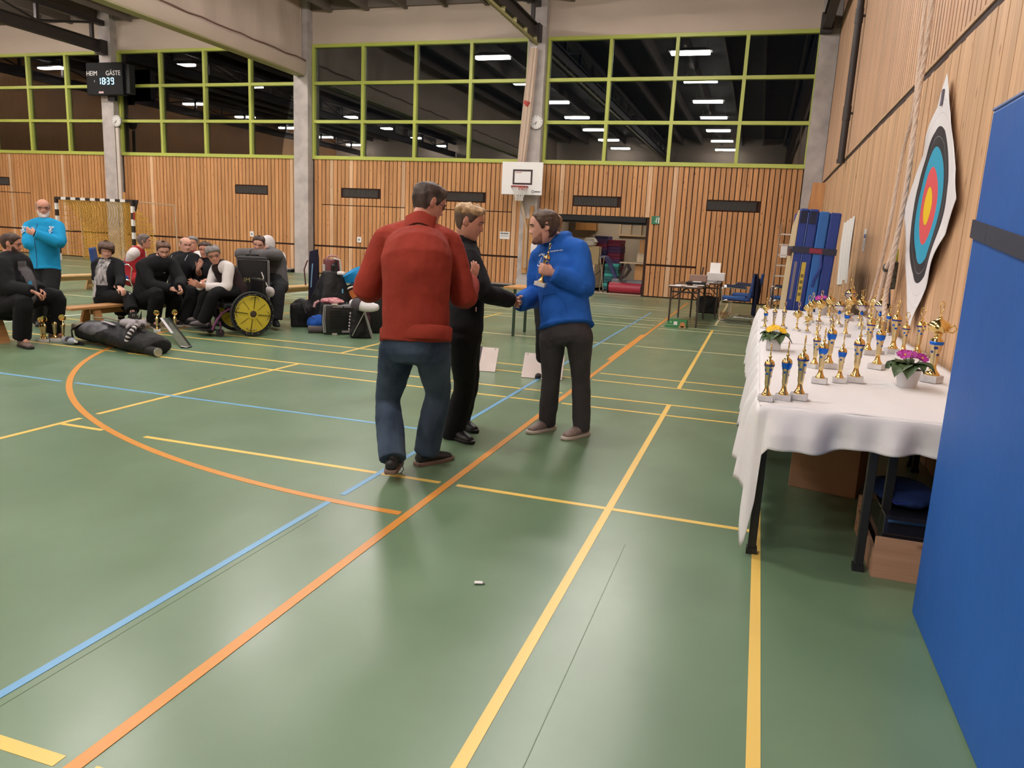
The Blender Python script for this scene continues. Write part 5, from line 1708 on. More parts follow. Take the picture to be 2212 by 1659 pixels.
# ---- primrose pots
M_POT = mat('white_pot', (0.62, 0.62, 0.64), rough=.45)
M_LEAF = mat('primrose_leaf', (0.045, 0.085, 0.028), rough=.55, var=.25, vscale=25, bump=.4, bscale=60)
def primrose(lab, loc, petal, eye, square=False, s=1.0, seed=1, lean=0.0):
    rnd = random.Random(seed)
    t = thing('potted_primrose', lab, 'plant', 'primroses on the awards table')
    if square:
        part('pot', MB().bb(-.05, .05, -.05, .05, 0, .085), M_POT, t, smooth=0, bevel=.008)
    else:
        part('pot', MB().lathe([(.042, 0), (.044, .004), (.058, .085), (.060, .090), (.056, .090), (.054, .080), (.001, .075)], n=24), M_POT, t, smooth=50)
    part('soil', MB().lathe([(.05, .070), (.048, .082), (.001, .086)], n=16), mat('potting_soil', (.03, .02, .012), rough=.95), t)
    for k in range(11):
        a = 2*PI*k/11+rnd.uniform(-.2, .2)
        Lf = rnd.uniform(.085, .125); w = rnd.uniform(.040, .054); droop = rnd.uniform(.2, 1.0)
        mb = MB()
        def fn(u, v, a=a, Lf=Lf, w=w, droop=droop):
            r = .012+u*Lf
            z = .092+.040*math.sin(u*2.2)-droop*.075*u*u
            hw = w*math.sin(PI*min(1, u*.93+.06))**.7
            l = (v-.5)*2*hw
            z += .012*abs(v-.5)*2-.004*math.sin(u*14)*abs(v-.5)
            return (r*math.cos(a)-l*math.sin(a), r*math.sin(a)+l*math.cos(a), z)
        mb.grid(fn, 9, 6)
        part('leaf', mb, M_LEAF, t, smooth=80)
    for k in range(5):
        a = 2*PI*k/5+rnd.uniform(-.3, .3)
        c = V((.040*math.cos(a)+.012*(k == 0), .034*math.sin(a), .140+rnd.uniform(0, .022)))
        if k == 4: c = V((.0, .0, .160))
        nrm = (V((c.x*5, c.y*5-.35, .55))).normalized()
        q = nrm.to_track_quat('Z', 'Y').to_matrix()
        mb = MB()
        for pk in range(5):
            b2 = 2*PI*pk/5
            def fp(u, v, b2=b2):
                r = u*.030; hw = .021*math.sin(PI*min(1, .12+u*.80))**.6
                l = (v-.5)*2*hw
                notch = -.006*(1-abs(v-.5)*2)*(u > .9)
                p = V(((r+notch)*math.cos(b2)-l*math.sin(b2), (r+notch)*math.sin(b2)+l*math.cos(b2), .008*u+.004*math.sin(v*9+pk)))
                return c+q @ p
            mb.m = 0
            mb.grid(fp, 5, 4)
        mb.m = 1
        mb.ball(c+nrm*.004, (.006, .006, .004), 8, 5, q)
        part('flower', mb, [petal, eye], t, smooth=80)
        part('flower_stalk', MB().tube([(0, 0, .085), (c.x*.5, c.y*.5, .115), c], .0022, 6), M_LEAF, t)
    t.location = loc; t.scale = (s,)*3
    return t
M_MAG = mat('magenta_petal', (0.36, 0.018, 0.26), rough=.6, var=.15, vscale=40)
M_YEL = mat('yellow_petal', (0.80, 0.50, 0.012), rough=.6, var=.1, vscale=40)
M_EYEY = mat('yellow_flower_eye', (0.70, 0.42, 0.03), rough=.6)
primrose('magenta primrose in a white round pot at the front of the awards table', (.862, 4.66, TZ), M_MAG, M_EYEY, s=1.12, seed=3)
primrose('yellow primrose in a white square pot on the left edge of the awards table', (.165, 5.80, TZ), M_YEL, M_EYEY, square=True, s=1.0, seed=5)
primrose('pink primrose at the far end of the awards table before the blue mats', (.74, 9.40, TZ), M_MAG, M_EYEY, s=1.25, seed=9)

# ---- things under the table
cb = thing('cardboard_box', 'tall brown cardboard box standing under the awards table', 'box')
M_CARD = mat('brown_cardboard', (0.30, 0.17, 0.095), rough=.85, var=.08)
part('carton', MB().box((.60, 5.25, .30), (.40, .62, .60), rot=rotz(-.25)), M_CARD, cb, smooth=0, bevel=.004)
part('tape', MB().box((.405, 5.20, .30), (.006, .06, .604), rot=rotz(-.25)), mat('packing_tape', (.22, .12, .06), rough=.3), cb, smooth=0)
rebase(cb, (.60, 5.25, 0))
pb = thing('wooden_crate', 'low pale wooden crate on the floor under the table, beside the upright mat', 'crate')
M_PLY = wood('pale_plywood', (0.36, 0.20, 0.125), (0.47, 0.28, 0.18), axis=0, knots=True)
part('front_board', MB().bb(.655, 1.06, 3.70, 3.72, .0, .20), M_PLY, pb, smooth=0, bevel=.002)
part('back_board', MB().bb(.655, 1.06, 4.33, 4.35, .0, .20), M_PLY, pb, smooth=0)
part('side_board', MB().bb(.655, .673, 3.721, 4.329, 0, .12), M_PLY, pb, smooth=0)
part('side_board', MB().bb(1.042, 1.06, 3.721, 4.329, 0, .12), M_PLY, pb, smooth=0)
part('bottom', MB().bb(.674, 1.041, 3.721, 4.329, 0.005, .02), M_PLY, pb, smooth=0)
rebase(pb, (.79, 4.0, 0))
gp = thing('display_case', 'dark glass display case standing in the crate under the table', 'case')
M_DKGLASS = mat('smoked_glass', (.012, .012, .016), rough=.06, spec=.6)
part('body', MB().bb(.685, 1.03, 3.74, 4.28, .02, .30), M_DKGLASS, gp, smooth=0, bevel=.004)
part('edge_strip', MB().bb(.70, 1.02, 3.728, 3.742, .272, .284), M_CHROME, gp, smooth=0)
rebase(gp, (.795, 4.0, .02))
bb_ = thing('blue_bag', 'dark blue cloth bag lying on the display case under the table', 'bag')
mb = MB(); mb.ball((.80, 4.02, .345), (.15, .22, .05), 16, 10)
o = soft('sack', mb, cloth('navy_cloth', (.012, .03, .12)), bb_, .014, 2, .02); flush_pending()
part('tie', MB().tube([(.70, 3.86, .36), (.74, 3.82, .335), (.79, 3.81, .35)], .006, 6), M_NAVY, bb_)
rebase(bb_, (.80, 4.02, .302))

# ---- tall blue crash mat standing on edge in the right foreground
M_MATBLUE = mat('blue_mat_vinyl', (0.010, 0.090, 0.365), rough=.55, spec=.35, var=.05, vscale=1.6, bump=.18, bscale=5, bdist=.03)
M_STRAP = mat('dark_navy_strap', (0.020, 0.022, 0.045), rough=.75)
cm = thing('crash_mat', 'tall blue crash mat with dark strap, standing on edge in the right foreground', 'mat')
part('cushion', MB().bb(.772, 1.12, .30, 3.372, 0, 2.045), M_MATBLUE, cm, smooth=0, bevel=.018)
st = MB()
def zs(y): return 1.53+(y-2.7)*.115
for a, b2 in ((3.378, 2.4), (2.4, 1.2), (1.2, .292)):
    st.rings([[(.7655, a, zs(a)-.034), (.7655, a, zs(a)+.034), (.7715, a, zs(a)+.034), (.7715, a, zs(a)-.034)], [(.7655, b2, zs(b2)-.034), (.7655, b2, zs(b2)+.034), (.7715, b2, zs(b2)+.034), (.7715, b2, zs(b2)-.034)]])
st.rings([[(.7655, 3.378, zs(3.378)-.034), (.7655, 3.378, zs(3.378)+.034), (.7655, 3.3725, zs(3.378)+.034), (.7655, 3.3725, zs(3.378)-.034)], [(1.125, 3.378, zs(3.378)-.034), (1.125, 3.378, zs(3.378)+.034), (1.125, 3.3725, zs(3.378)+.034), (1.125, 3.3725, zs(3.378)-.034)]])
part('strap', st, M_STRAP, cm, smooth=0)
part('strap_stitching', MB().bb(.7645, .766, 3.16, 3.163, zs(3.16)-.03, zs(3.16)+.03), mat('strap_thread', (.05, .05, .09)), cm, smooth=0)
part('piping', MB().tube([(.775, .31, 2.043), (.775, 3.365, 2.043), (1.115, 3.368, 2.043)], .006, 6), mat('pale_blue_piping', (.16, .22, .45)), cm)
rebase(cm, (.94, 1.83, 0))
# ================================================================== THINGS ON THE WINDOW WALL
M_VENT = mat('vent_metal', (0.10, 0.088, 0.082), rough=.5)
VL = ['black slotted vent at the left edge of the window wall', 'black slotted vent under the second window from the left', 'black slotted vent left of the man in rust red',
      'black slotted vent behind the head of the blond man', 'black slotted vent above the storeroom opening', 'black slotted vent right of the green exit sign']
for (x0, x1), lab in zip(VENTS, VL):
    t = thing('air_vent', lab, 'vent', 'air vents of the window wall')
    part('recess', MB().bb(x0, x1, YW+.018, YW+.03, VZ0, VZ1), M_BLACK, t, smooth=0)
    part('vent_frame', MB().bb(x0, x1, YW-.012, YW+.018, VZ0, VZ0+.018).bb(x0, x1, YW-.012, YW+.018, VZ1-.018, VZ1).bb(x0, x0+.018, YW-.012, YW+.018, VZ0+.018, VZ1-.018).bb(x1-.018, x1, YW-.012, YW+.018, VZ0+.018, VZ1-.018), M_DARKWOOD, t, smooth=0)
    f = MB()
    n = 40
    for k in range(n):
        x = x0+.025+(x1-x0-.05)*(k+.5)/n
        f.bb(x-.004, x+.004, YW-.006, YW+.018, VZ0+.018, VZ1-.018)
    o = part('fins', f, M_VENT, t, smooth=0); o['kind'] = 'stuff'
    rebase(t, ((x0+x1)/2, YW+.02, VZ0))

def wall_clock(x, lab):
    t = thing('round_clock', lab, 'clock')
    R = Matrix.Rotation(PI/2, 3, 'X')
    y = YW-.27
    part('case', MB().lathe([(.01, 0), (.185, 0), (.19, .01), (.19, .05), (.18, .055)], c=(0, 0, 0), n=32, rot=R), mat('clock_case', (.30, .29, .29), rough=.4), t, smooth=40)
    part('dial', MB().lathe([(.001, .056), (.178, .056), (.178, .058), (.001, .058)], n=32, rot=R), mat('clock_dial', (.60, .58, .56), rough=.4), t, smooth=40)
    mk = MB()
    for k in range(12):
        a = PI/6*k
        mk.box((.150*math.sin(a), -.0595, .150*math.cos(a)), (.012, .002, .038 if k % 3 == 0 else .026), rot=Matrix.Rotation(a, 3, 'Y'))
    part('hour_marks', mk, M_BLACK, t, smooth=0)
    for name, a, ln, w in (('hour_hand', 2*PI*(6.65/12), .085, .014), ('minute_hand', 2*PI*39/60, .13, .010)):
        d = V((math.sin(a), 0, math.cos(a)))
        part(name, MB().box(V((0, -.062, 0))+d*ln*.42, (w, .002, ln*1.15), rot=Matrix.Rotation(a, 3, 'Y')), M_BLACK, t, smooth=0)
    t.location = (x, y, 4.62)
wall_clock(-21.0+.06, 'round white wall clock on the pillar under the scoreboard')
wall_clock(-6.28, 'round white wall clock on the pillar above the basketball board')

sb = thing('scoreboard', 'black electronic scoreboard showing HEIM, GÄSTE and 18:39 on the pillar', 'scoreboard')
part('case', MB().bb(-21.80, -20.30, 20.76, 21.02, 5.40, 6.40), mat('scoreboard_case', (.005, .005, .006), rough=.6, spec=.2), sb, smooth=0, bevel=.01)
part('side_box', MB().bb(-20.29, -20.12, 20.86, 21.10, 5.45, 6.35), M_BLACK, sb, smooth=0)
part('bracket', MB().bb(-21.2, -20.9, 21.0, 21.12, 5.25, 5.6), M_BLACK, sb, smooth=0)
part('label_plate', MB().bb(-21.30, -21.11, 20.752, 20.762, 5.44, 5.50), mat('pink_plate', (.62, .42, .42)), sb, smooth=0)
M_TXT = mat('scoreboard_print', (.75, .74, .72), rough=.5)
text_mesh('lettering', 'HEIM', .205, M_TXT, sb, (-21.56, 20.755, 6.06), FACE_CAM)
text_mesh('lettering', 'GÄSTE', .205, M_TXT, sb, (-20.68, 20.755, 6.06), FACE_CAM)
M_LED = mat('led_digit', (.2, .5, .8), emit=(.45, .80, 1.0), estr=2.2)
SEG = {'1': 'bc', '8': 'abcdefg', '3': 'abgcd', '9': 'abcdfg'}
def digit(ch, x, z, w, h):
    mb = MB(); th = .021; y0, y1 = 20.748, 20.758
    for s_ in SEG[ch]:
        if s_ in 'agd':
            zz = {'a': z+h/2, 'g': z, 'd': z-h/2}[s_]
            mb.bb(x-w/2+th*.6, x+w/2-th*.6, y0, y1, zz-th/2, zz+th/2)
        else:
            xx = x+w/2 if s_ in 'bc' else x-w/2
            z0 = z+th*.5 if s_ in 'bf' else z-h/2
            mb.bb(xx-th/2, xx+th/2, y0, y1, z0, z0+h/2-th*.5)
    part('digit', mb, M_LED, sb, smooth=0)
for ch, x in (('1', -21.26), ('8', -21.08), ('3', -20.90), ('9', -20.72)):
    digit(ch, x, 5.82, .095, .19)
part('colon', MB().bb(-21.005, -20.98, 20.748, 20.758, 5.77, 5.80).bb(-21.005, -20.98, 20.748, 20.758, 5.85, 5.88), M_LED, sb, smooth=0)
part('indicator', MB().bb(-21.47, -21.455, 20.748, 20.758, 5.80, 5.85), M_TXT, sb, smooth=0)
rebase(sb, (-21.05, 20.9, 5.4))

bk = thing('basketball_hoop', 'white basketball board with red rim and net on the pillar behind the men', 'hoop')
part('backboard', MB().bb(-7.09, -5.91, 20.69, 20.73, 2.63, 3.51), M_WHITE, bk, smooth=0, bevel=.004)
fr = MB()
a0, a1, z0, z1, w = -6.77, -6.20, 2.90, 3.31, .05
fr.bb(a0, a1, 20.684, 20.692, z1-w, z1).bb(a0, a1, 20.684, 20.692, z0, z0+w).bb(a0, a0+w, 20.684, 20.692, z0+w, z1-w).bb(a1-w, a1, 20.684, 20.692, z0+w, z1-w)
part('target_frame', fr, mat('dark_brown_print', (.035, .015, .015)), bk, smooth=0)
lg = MB()
lg.tube([(-6.17+.035*math.cos(2*PI*k/14), 20.686, 2.72+.035*math.sin(2*PI*k/14)) for k in range(14)], .006, 5, closed=True)
for k in range(5): lg.bb(-6.12+.035*k, -6.095+.035*k, 20.684, 20.69, 2.705, 2.735)
part('maker_mark', lg, M_BLACK, bk, smooth=0)
rm = MB()
for k in range(6): rm.bb(-6.69+.03*k, -6.67+.03*k, 20.684, 20.69, 3.215, 3.235)
M_RIM = mat('red_rim', (.36, .045, .035), rough=.4)
part('red_print', rm, M_RIM, bk, smooth=0)
rc = V((-6.46, 20.38, 2.83))
part('rim', MB().tube([rc+V((.235*math.cos(2*PI*k/28), .235*math.sin(2*PI*k/28), 0)) for k in range(28)], .013, 8, closed=True), M_RIM, bk)
part('rim_bracket', MB().bb(-6.56, -6.36, 20.60, 20.69, 2.76, 2.86), M_RIM, bk, smooth=0)
hk = MB()
for k in range(12):
    a = 2*PI*k/12+.2
    hk.tube([rc+V((.235*math.cos(a), .235*math.sin(a), -.01)), rc+V((.21*math.cos(a+.05), .21*math.sin(a+.05), -.075))], .006, 5)
part('net_hooks', hk, M_RIM, bk)
nt_ = MB()
for k in range(14):
    for sg in (-1, 1):
        pts = []
        for i in range(7):
            t = i/6
            r = .225-.12*min(1, t*1.3)
            a = 2*PI*k/14+sg*.38*t*2
            pts.append(rc+V((r*math.cos(a), r*math.sin(a), -.02-.36*t)))
        nt_.tube(pts, .0055, 4)
part('net', nt_, M_WHITE, bk, smooth=0)
for x in (-6.9, -6.1):
    part('arm', MB().tube([(x, 20.73, 3.3), (x*.5-3.2, 21.13, 3.0)], .03, 8).tube([(x, 20.73, 2.8), (x*.5-3.2, 21.13, 2.8)], .03, 8), M_STEEL, bk)
rebase(bk, (-6.5, 20.7, 2.63))

ex = thing('exit_sign', 'small green exit sign with white running figure, right of the storeroom opening', 'sign')
part('panel', MB().bb(-2.92, -2.70, YW-.05, YW-.028, 2.0, 2.21), mat('exit_green', (.015, .16, .075), rough=.4), ex, smooth=0, bevel=.003)
pic = MB()
y0, y1 = YW-.0525, YW-.0495
pic.ball((-2.775, YW-.051, 2.165), (.014, .002, .014), 10, 6)
pic.tube([(-2.78, YW-.051, 2.145), (-2.79, YW-.051, 2.10), (-2.77, YW-.051, 2.065), (-2.785, YW-.051, 2.03)], .009, 6, flat=(.0015, .009), up=(0, 1, 0))
pic.tube([(-2.79, YW-.051, 2.10), (-2.81, YW-.051, 2.07), (-2.835, YW-.051, 2.06)], .008, 6, flat=(.0015, .008), up=(0, 1, 0))
pic.tube([(-2.81, YW-.051, 2.13), (-2.78, YW-.051, 2.14), (-2.75, YW-.051, 2.115)], .006, 6, flat=(.0015, .006), up=(0, 1, 0))
pic.bb(-2.735, -2.71, y0, y1, 2.02, 2.18)
part('pictogram', pic, M_WHITE, ex, smooth=0)
rebase(ex, (-2.81, YW-.04, 2.0))

def sheet_on_back(lab, x0, x1, z0, z1, lines=0):
    t = thing('paper_notice', lab, 'notice')
    part('sheet', MB().bb(x0, x1, YW-.014, YW-.0125, z0, z1), M_WHITE, t, smooth=0)
    tx = MB()
    for k in range(5):
        tx.bb(x0+(x1-x0)*(.10+.16*k), x0+(x1-x0)*(.21+.16*k), YW-.0155, YW-.0138, z1-.07, z1-.03)
    for k in range(lines):
        tx.bb(x0+.03, x1-.03, YW-.015, YW-.0138, z1-.10-.022*k, z1-.095-.022*k)
    part('printed_rows', tx, M_BLACK, t, smooth=0)
    rebase(t, ((x0+x1)/2, YW-.013, z0))
sheet_on_back('white paper notice with row of black symbols, between the men and the backboard pillar', -7.315, -7.01, 1.39, 1.60, 3)
def wall_socket(lab, x, z):
    t = thing('power_socket', lab, 'socket')
    part('plate', MB().bb(x-.075, x+.075, YW-.03, YW-.006, z-.085, z+.085), M_WHITE, t, smooth=0, bevel=.006)
    part('insert', MB().bb(x-.03, x+.03, YW-.036, YW-.03, z-.03, z+.03), mat('grey_insert', (.2, .2, .2)), t, smooth=0)
    rebase(t, (x, YW-.02, z-.085))
wall_socket('white wall socket left of the rust red sweater', -11.94, 1.14)
wall_socket('white wall socket above the dark-haired man in grey sweater', -15.89, 1.135)
def low_bench(lab, x0, x1):
    t = thing('floor_channel', lab, 'channel')
    part('cover', MB().bb(x0, x1, YW-.34, YW-.05, .09, .115), mat('grey_cover', (.30, .27, .25), rough=.5), t, smooth=0)
    part('box', MB().bb(x0+.01, x1-.01, YW-.33, YW-.06, 0, .09), M_BLACK, t, smooth=0)
    rebase(t, ((x0+x1)/2, YW-.2, 0))
low_bench('low black channel on the floor at the wall, behind the two shaking hands', -7.9, -6.75)
low_bench('low black channel on the floor at the wall, right of the man in grey sweater', -15.9, -14.2)

# bare-wood hooks and poles on the fourth pillar
hp = thing('pole_rack', 'wooden rack with cords and poles fixed upright on the concrete pillar under the hoop', 'rack')
M_HONEY = wood('honey_wood', (0.40, 0.19, 0.06), (0.52, 0.27, 0.10), knots=False)
part('post', MB().bb(-6.50, -6.36, YW-.33, YW-.275, .45, 2.0), M_HONEY, hp, smooth=0)
part('post', MB().bb(-6.33, -6.22, YW-.32, YW-.275, .5, 2.35), M_HONEY, hp, smooth=0)
M_CORD = mat('natural_rope', (0.46, 0.33, 0.22), rough=.9, var=.15, vscale=60)
cd = MB()
for k in range(3):
    cd.tube([(-6.62+.02*k, YW-.5, 2.6), (-6.52+.02*k, YW-.40, 2.15), (-6.42+.02*k, YW-.36, 1.7), (-6.42+.03*k, YW-.36, .6)], .018, 6)
part('cords', cd, M_CORD, hp)
part('floor_box', MB().bb(-6.62, -6.26, YW-.42, YW-.275, .0, .28), mat('grey_box', (.42, .40, .38)), hp, smooth=0)
rebase(hp, (-6.42, YW-.33, 0))
wp = thing('wooden_pole_pair', 'two pale poles standing upright on the second pillar, behind the handball goal', 'pole')
part('pole', MB().bb(-20.98, -20.86, YW-.34, YW-.275, 0, 4.4), mat('pale_pole', (.50, .44, .39), rough=.6), wp, smooth=0)
part('wood_strip', MB().bb(-20.84, -20.74, YW-.31, YW-.275, .3, 2.3), M_HONEY, wp, smooth=0)
rebase(wp, (-20.9, YW-.3, 0))

# ---- handball goal with yellow net
gl = thing('handball_goal', 'black and white handball goal with yellow net at the window wall', 'goal')
M_NET = mat('yellow_net', (0.60, 0.36, 0.035), rough=.8)
gx0, gx1, gy, gh = -22.02, -18.92, 19.50, 2.02
def banded(p0, p1, n, first):
    mb = MB(); p0, p1 = V(p0), V(p1)
    for k in range(n):
        a, b2 = p0.lerp(p1, k/n), p0.lerp(p1, (k+1)/n)
        mb.m = (k+first) % 2
        lo = V([min(a[i], b2[i]) for i in range(3)]); hi = V([max(a[i], b2[i]) for i in range(3)])
        for i in range(3):
            if hi[i]-lo[i] < 1e-4: lo[i] -= .042; hi[i] += .042
        mb.bb(lo.x, hi.x, lo.y, hi.y, lo.z, hi.z)
    return mb
M_GW, M_GB = mat('goal_white', (.62, .60, .58), rough=.4), mat('goal_black', (.02, .015, .015), rough=.4)
part('post', banded((gx0, gy, 0), (gx0, gy, gh), 10, 0), [M_GW, M_GB], gl, smooth=0)
part('post', banded((gx1, gy, 0), (gx1, gy, gh), 10, 0), [M_GW, M_GB], gl, smooth=0)
part('crossbar', banded((gx0+.042, gy, gh-.042), (gx1-.042, gy, gh-.042), 15, 1), [M_GW, M_GB], gl, smooth=0)
part('corner_brace', MB().prism([(gx1-.05, gh-.35), (gx1+.05, gh-.35), (gx1+.16, gh), (gx1-.05, gh)], 'y', .05, (0, gy+.05, 0)), M_GB, gl, smooth=0)
part('red_sticker', MB().bb(gx1+.043, gx1+.05, gy-.04, gy+.04, gh-.62, gh-.38), M_RIM, gl, smooth=0)
for x in (gx0, gx1):
    part('net_stay', MB().tube([(x, gy+.05, gh-.05), (x+.75*(x > -20)-.1*(x < -20), gy+1.0, gh-.10)], .018, 6).tube([(x+.75*(x > -20)-.1*(x < -20), gy+1.0, gh-.10), (x+.75*(x > -20)-.1*(x < -20), gy+1.05, 0)], .02, 6), M_CORD, gl)
nm = MB()
def netpt(u, v):
    # u across, v from bar (0) to floor (1); hangs back in a sagging sheet
    x = gx0+.04+u*(gx1-gx0-.08)
    back_ = .95*(1-math.exp(-v*4.0))
    z = (gh-.08)*(1-v)+.0
    x += .10*math.sin(v*5+u*3)*(1-abs(2*u-1))
    return V((x+.25*back_*(u-.5), gy+.05+back_+.05*math.sin(u*11+v*4), max(z-.10*math.sin(PI*v)*(1-abs(2*u-1)), .012)))
nu = 30
for k in range(-nu, nu+1):
    for sg in (-1, 1):
        pts = []
        for i in range(13):
            v = i/12
            u = k/nu+(v*.62 if sg > 0 else -v*.62)+(0 if sg > 0 else .62)*0
            if 0 <= u <= 1: pts.append(netpt(u, v))
        if len(pts) > 1: nm.tube(pts, .010, 3, caps=False)
for sgx in (0, 1):
    for k in range(12):
        v0 = k/12
        a = netpt(sgx, v0); b2 = V((gx1 if sgx else gx0, gy+.05, (gh-.08)*(1-v0)))
        nm.tube([b2, (a+b2)/2-V((0, 0, .03)), a], .010, 3, caps=False)
o = part('net', nm, M_NET, gl, smooth=0); o['kind'] = 'stuff'
rebase(gl, ((gx0+gx1)/2, gy, 0))

# ================================================================== STOREROOM
for q in ((OPEN_X0-.4, OPEN_X1+.4, 24.6, 24.7), (OPEN_X0-.5, OPEN_X0-.4, YW+.15, 24.7), (OPEN_X1+.4, OPEN_X1+.5, YW+.15, 24.7)):
    struct('wall_storeroom', MB().bb(*q, 0, 2.6), M_STORE, smooth=0)
struct('floor_storeroom', MB().bb(OPEN_X0-.5, OPEN_X1+.5, YW+.06, 24.7, -.2, .001), M_STOREFLOOR, smooth=0)
struct('ceiling_storeroom', MB().bb(OPEN_X0-.5, OPEN_X1+.5, YW+.15, 24.7, 2.6, 2.7), M_STORE, smooth=0)
rd = thing('roller_door', 'black rolled-up shutter box across the top of the storeroom opening', 'shutter')
part('box', MB().bb(OPEN_X0+.01, OPEN_X1-.01, YW+.01, YW+.30, 2.0, OPEN_Z-.005), M_BLACK, rd, smooth=0, bevel=.02)
part('bottom_rail', MB().bb(OPEN_X0+.02, OPEN_X1-.02, YW+.10, YW+.22, 1.96, 2.0), M_BLACK, rd, smooth=0)
rebase(rd, ((OPEN_X0+OPEN_X1)/2, YW+.15, 1.96))
slamp = thing('storeroom_fill_lamp', 'added fill lamp brightening the storeroom from its ceiling, unseen above the shutter', 'lamp')  # unseen lamp added to brighten the storeroom
part('case', MB().bb(-4.9, -3.7, 23.3, 23.5, 2.56, 2.6), M_LAMPCASE, slamp, smooth=0)
part('fill_panel', MB().bb(-4.85, -3.75, 23.34, 23.46, 2.54, 2.559), mat('store_fill_glow', (.9, .8, .7), emit=(1, .85, .68), estr=40), slamp, smooth=0)
rebase(slamp, (-4.3, 23.4, 2.54))
jb = tag(link('door_frame_trim', MB().bb(OPEN_X0, OPEN_X0+.05, YW-.01, YW+.15, 0, OPEN_Z).mesh('door_frame_trim', M_HONEY, 0)), '', ''); del jb['label']; del jb['category']; jb['kind'] = 'structure'
# crates on a trolley
tr = thing('crate_trolley', 'pale wooden crates stacked on a wheeled board in the storeroom', 'trolley')
M_PALEW = wood('pale_box_wood', (0.46, 0.34, 0.21), (0.56, 0.43, 0.28), knots=False)
R1 = rotz(-.28)
part('deck', MB().box((-4.83, 22.45, .13), (.72, .62, .04), rot=R1), M_PALEW, tr, smooth=0)
for dx, dy in ((-.28, -.24), (.28, -.24), (-.28, .24), (.28, .24)):
    q = V((-4.83, 22.45, .06))+R1 @ V((dx, dy, 0))
    part('caster', MB().cyl(q-V((.02, 0, 0)), q+V((.02, 0, 0)), .055, n=12), M_BLACK, tr)
for dx in (-.18, .18):
    c = V((-4.83, 22.45, .47))+R1 @ V((dx, 0, 0))
    o = part('crate', MB().box(c, (.34, .58, .62), rot=R1), M_PALEW, tr, smooth=0, bevel=.006)
    hh = MB()
    for z in (-.24, .24):
        q = c+R1 @ V((-.07 if dx < 0 else .07, -.291, z)); hh.box(q, (.02, .006, .05), rot=R1)
    part('finger_hole', hh, M_BLACK, o, smooth=0)
part('lid_board', MB().box((-4.83, 22.45, 1.05), (.66, .05, .52), rot=R1), mat('tan_board', (.42, .32, .17), rough=.7), tr, smooth=0)
part('lid_board', MB().box((-4.80, 22.53, 1.05), (.66, .04, .50), rot=R1), M_PALEW, tr, smooth=0)
rebase(tr, (-4.83, 22.45, 0))
wb = thing('white_bowl', 'white plastic bowl upside on top of the storeroom crates', 'bowl')
part('shell', MB().lathe([(.10, 0), (.18, .02), (.22, .11), (.23, .13), (.17, .22), (.12, .24), (.001, .24)], c=(-4.84, 22.48, 1.312), n=8), mat('cream_plastic', (.62, .58, .50), rough=.45), wb, smooth=20)
part('rim', MB().tube([(-4.84+.228*math.cos(2*PI*k/16), 22.48+.228*math.sin(2*PI*k/16), 1.435) for k in range(16)], .008, 6, closed=True), M_WHITE, wb)
rebase(wb, (-4.84, 22.48, 1.312))
pg = thing('plastic_sack', 'clear crumpled plastic sack on the storeroom crates, beside the white bowl', 'sack')
mb = MB(); mb.ball((-5.22, 22.62, 1.26), (.17, .12, .15), 14, 10)
soft('sack', mb, mat('clear_plastic', (.62, .55, .50), rough=.3, alpha=.55), pg, .02, 1, .07); flush_pending()
part('twist', MB().tube([(-5.22, 22.62, 1.39), (-5.20, 22.60, 1.46)], [.03, .012], 8), mat('clear_plastic', (0, 0, 0)), pg)
rebase(pg, (-5.22, 22.62, 1.11))
sp_ = single('shelf_board', MB().bb(-5.5, -5.02, 22.42, 22.8, 1.06, 1.09).bb(-5.5, -5.46, 22.45, 22.78, 0, 1.06).bb(-5.16, -5.12, 22.75, 22.79, 0, 1.06), M_PALEW, 'pale wooden stand under the plastic sack in the storeroom', 'stand', smooth=0)
# stacks of gym mats
def mat_stack(lab, x, y, w, d, n, h, cols, z0=0.0):
    t = thing('step_board_stack', lab, 'stack', 'stacked step boards in the storeroom')
    part('pallet', MB().bb(x-w/2-.02, x+w/2+.02, y-d/2, y+d/2, 0, .05+z0), M_BLACK, t, smooth=0)
    for k in range(n):
        z = .05+z0+k*(h-.05-z0)/n
        part('step_board', MB().bb(x-w/2+random.uniform(-.01, .01), x+w/2+random.uniform(-.01, .01), y-d/2, y+d/2, z+.004, z+(h-.05-z0)/n), cols[k % len(cols)], t, smooth=0, bevel=.01)
    rebase(t, (x, y, 0))
M_MAR = mat('maroon_foam', (.22, .018, .06), rough=.7); M_PUR = mat('purple_foam', (.075, .022, .10), rough=.7); M_NVF = mat('navy_foam', (.03, .03, .12), rough=.7)
M_TEAL = mat('teal_foam', (.012, .11, .12), rough=.6); M_TEAL2 = mat('bright_teal_foam', (.04, .36, .32), rough=.6)
mat_stack('tall maroon and purple stack of step boards in the storeroom, left of two', -4.62, 23.4, .40, .8, 14, 1.62, [M_PUR, M_NVF, M_PUR, M_MAR])
mat_stack('purple stack of step boards with pale edges in the storeroom, right of two', -4.22, 23.5, .40, .8, 15, 1.52, [M_PUR, M_MAR, M_MAR, M_PUR])
mat_stack('low teal stack of step boards in front of the purple stacks', -4.16, 22.75, .42, .4, 8, .82, [M_TEAL, M_TEAL2, M_TEAL])
mt = thing('gym_mat', 'dark blue gym mat bent over the teal step boards in the storeroom', 'mat')
def bend(u, v):
    pts = [V((-4.62, 22.4, 1.02)), V((-4.36, 22.4, 1.0)), V((-4.18, 22.4, .80)), V((-4.0, 22.4, .45)), V((-3.84, 22.4, .02))]
    k = min(3, int(u*4)); f = u*4-k
    p = pts[k].lerp(pts[k+1], f)
    return p
mb = MB()
rings = []
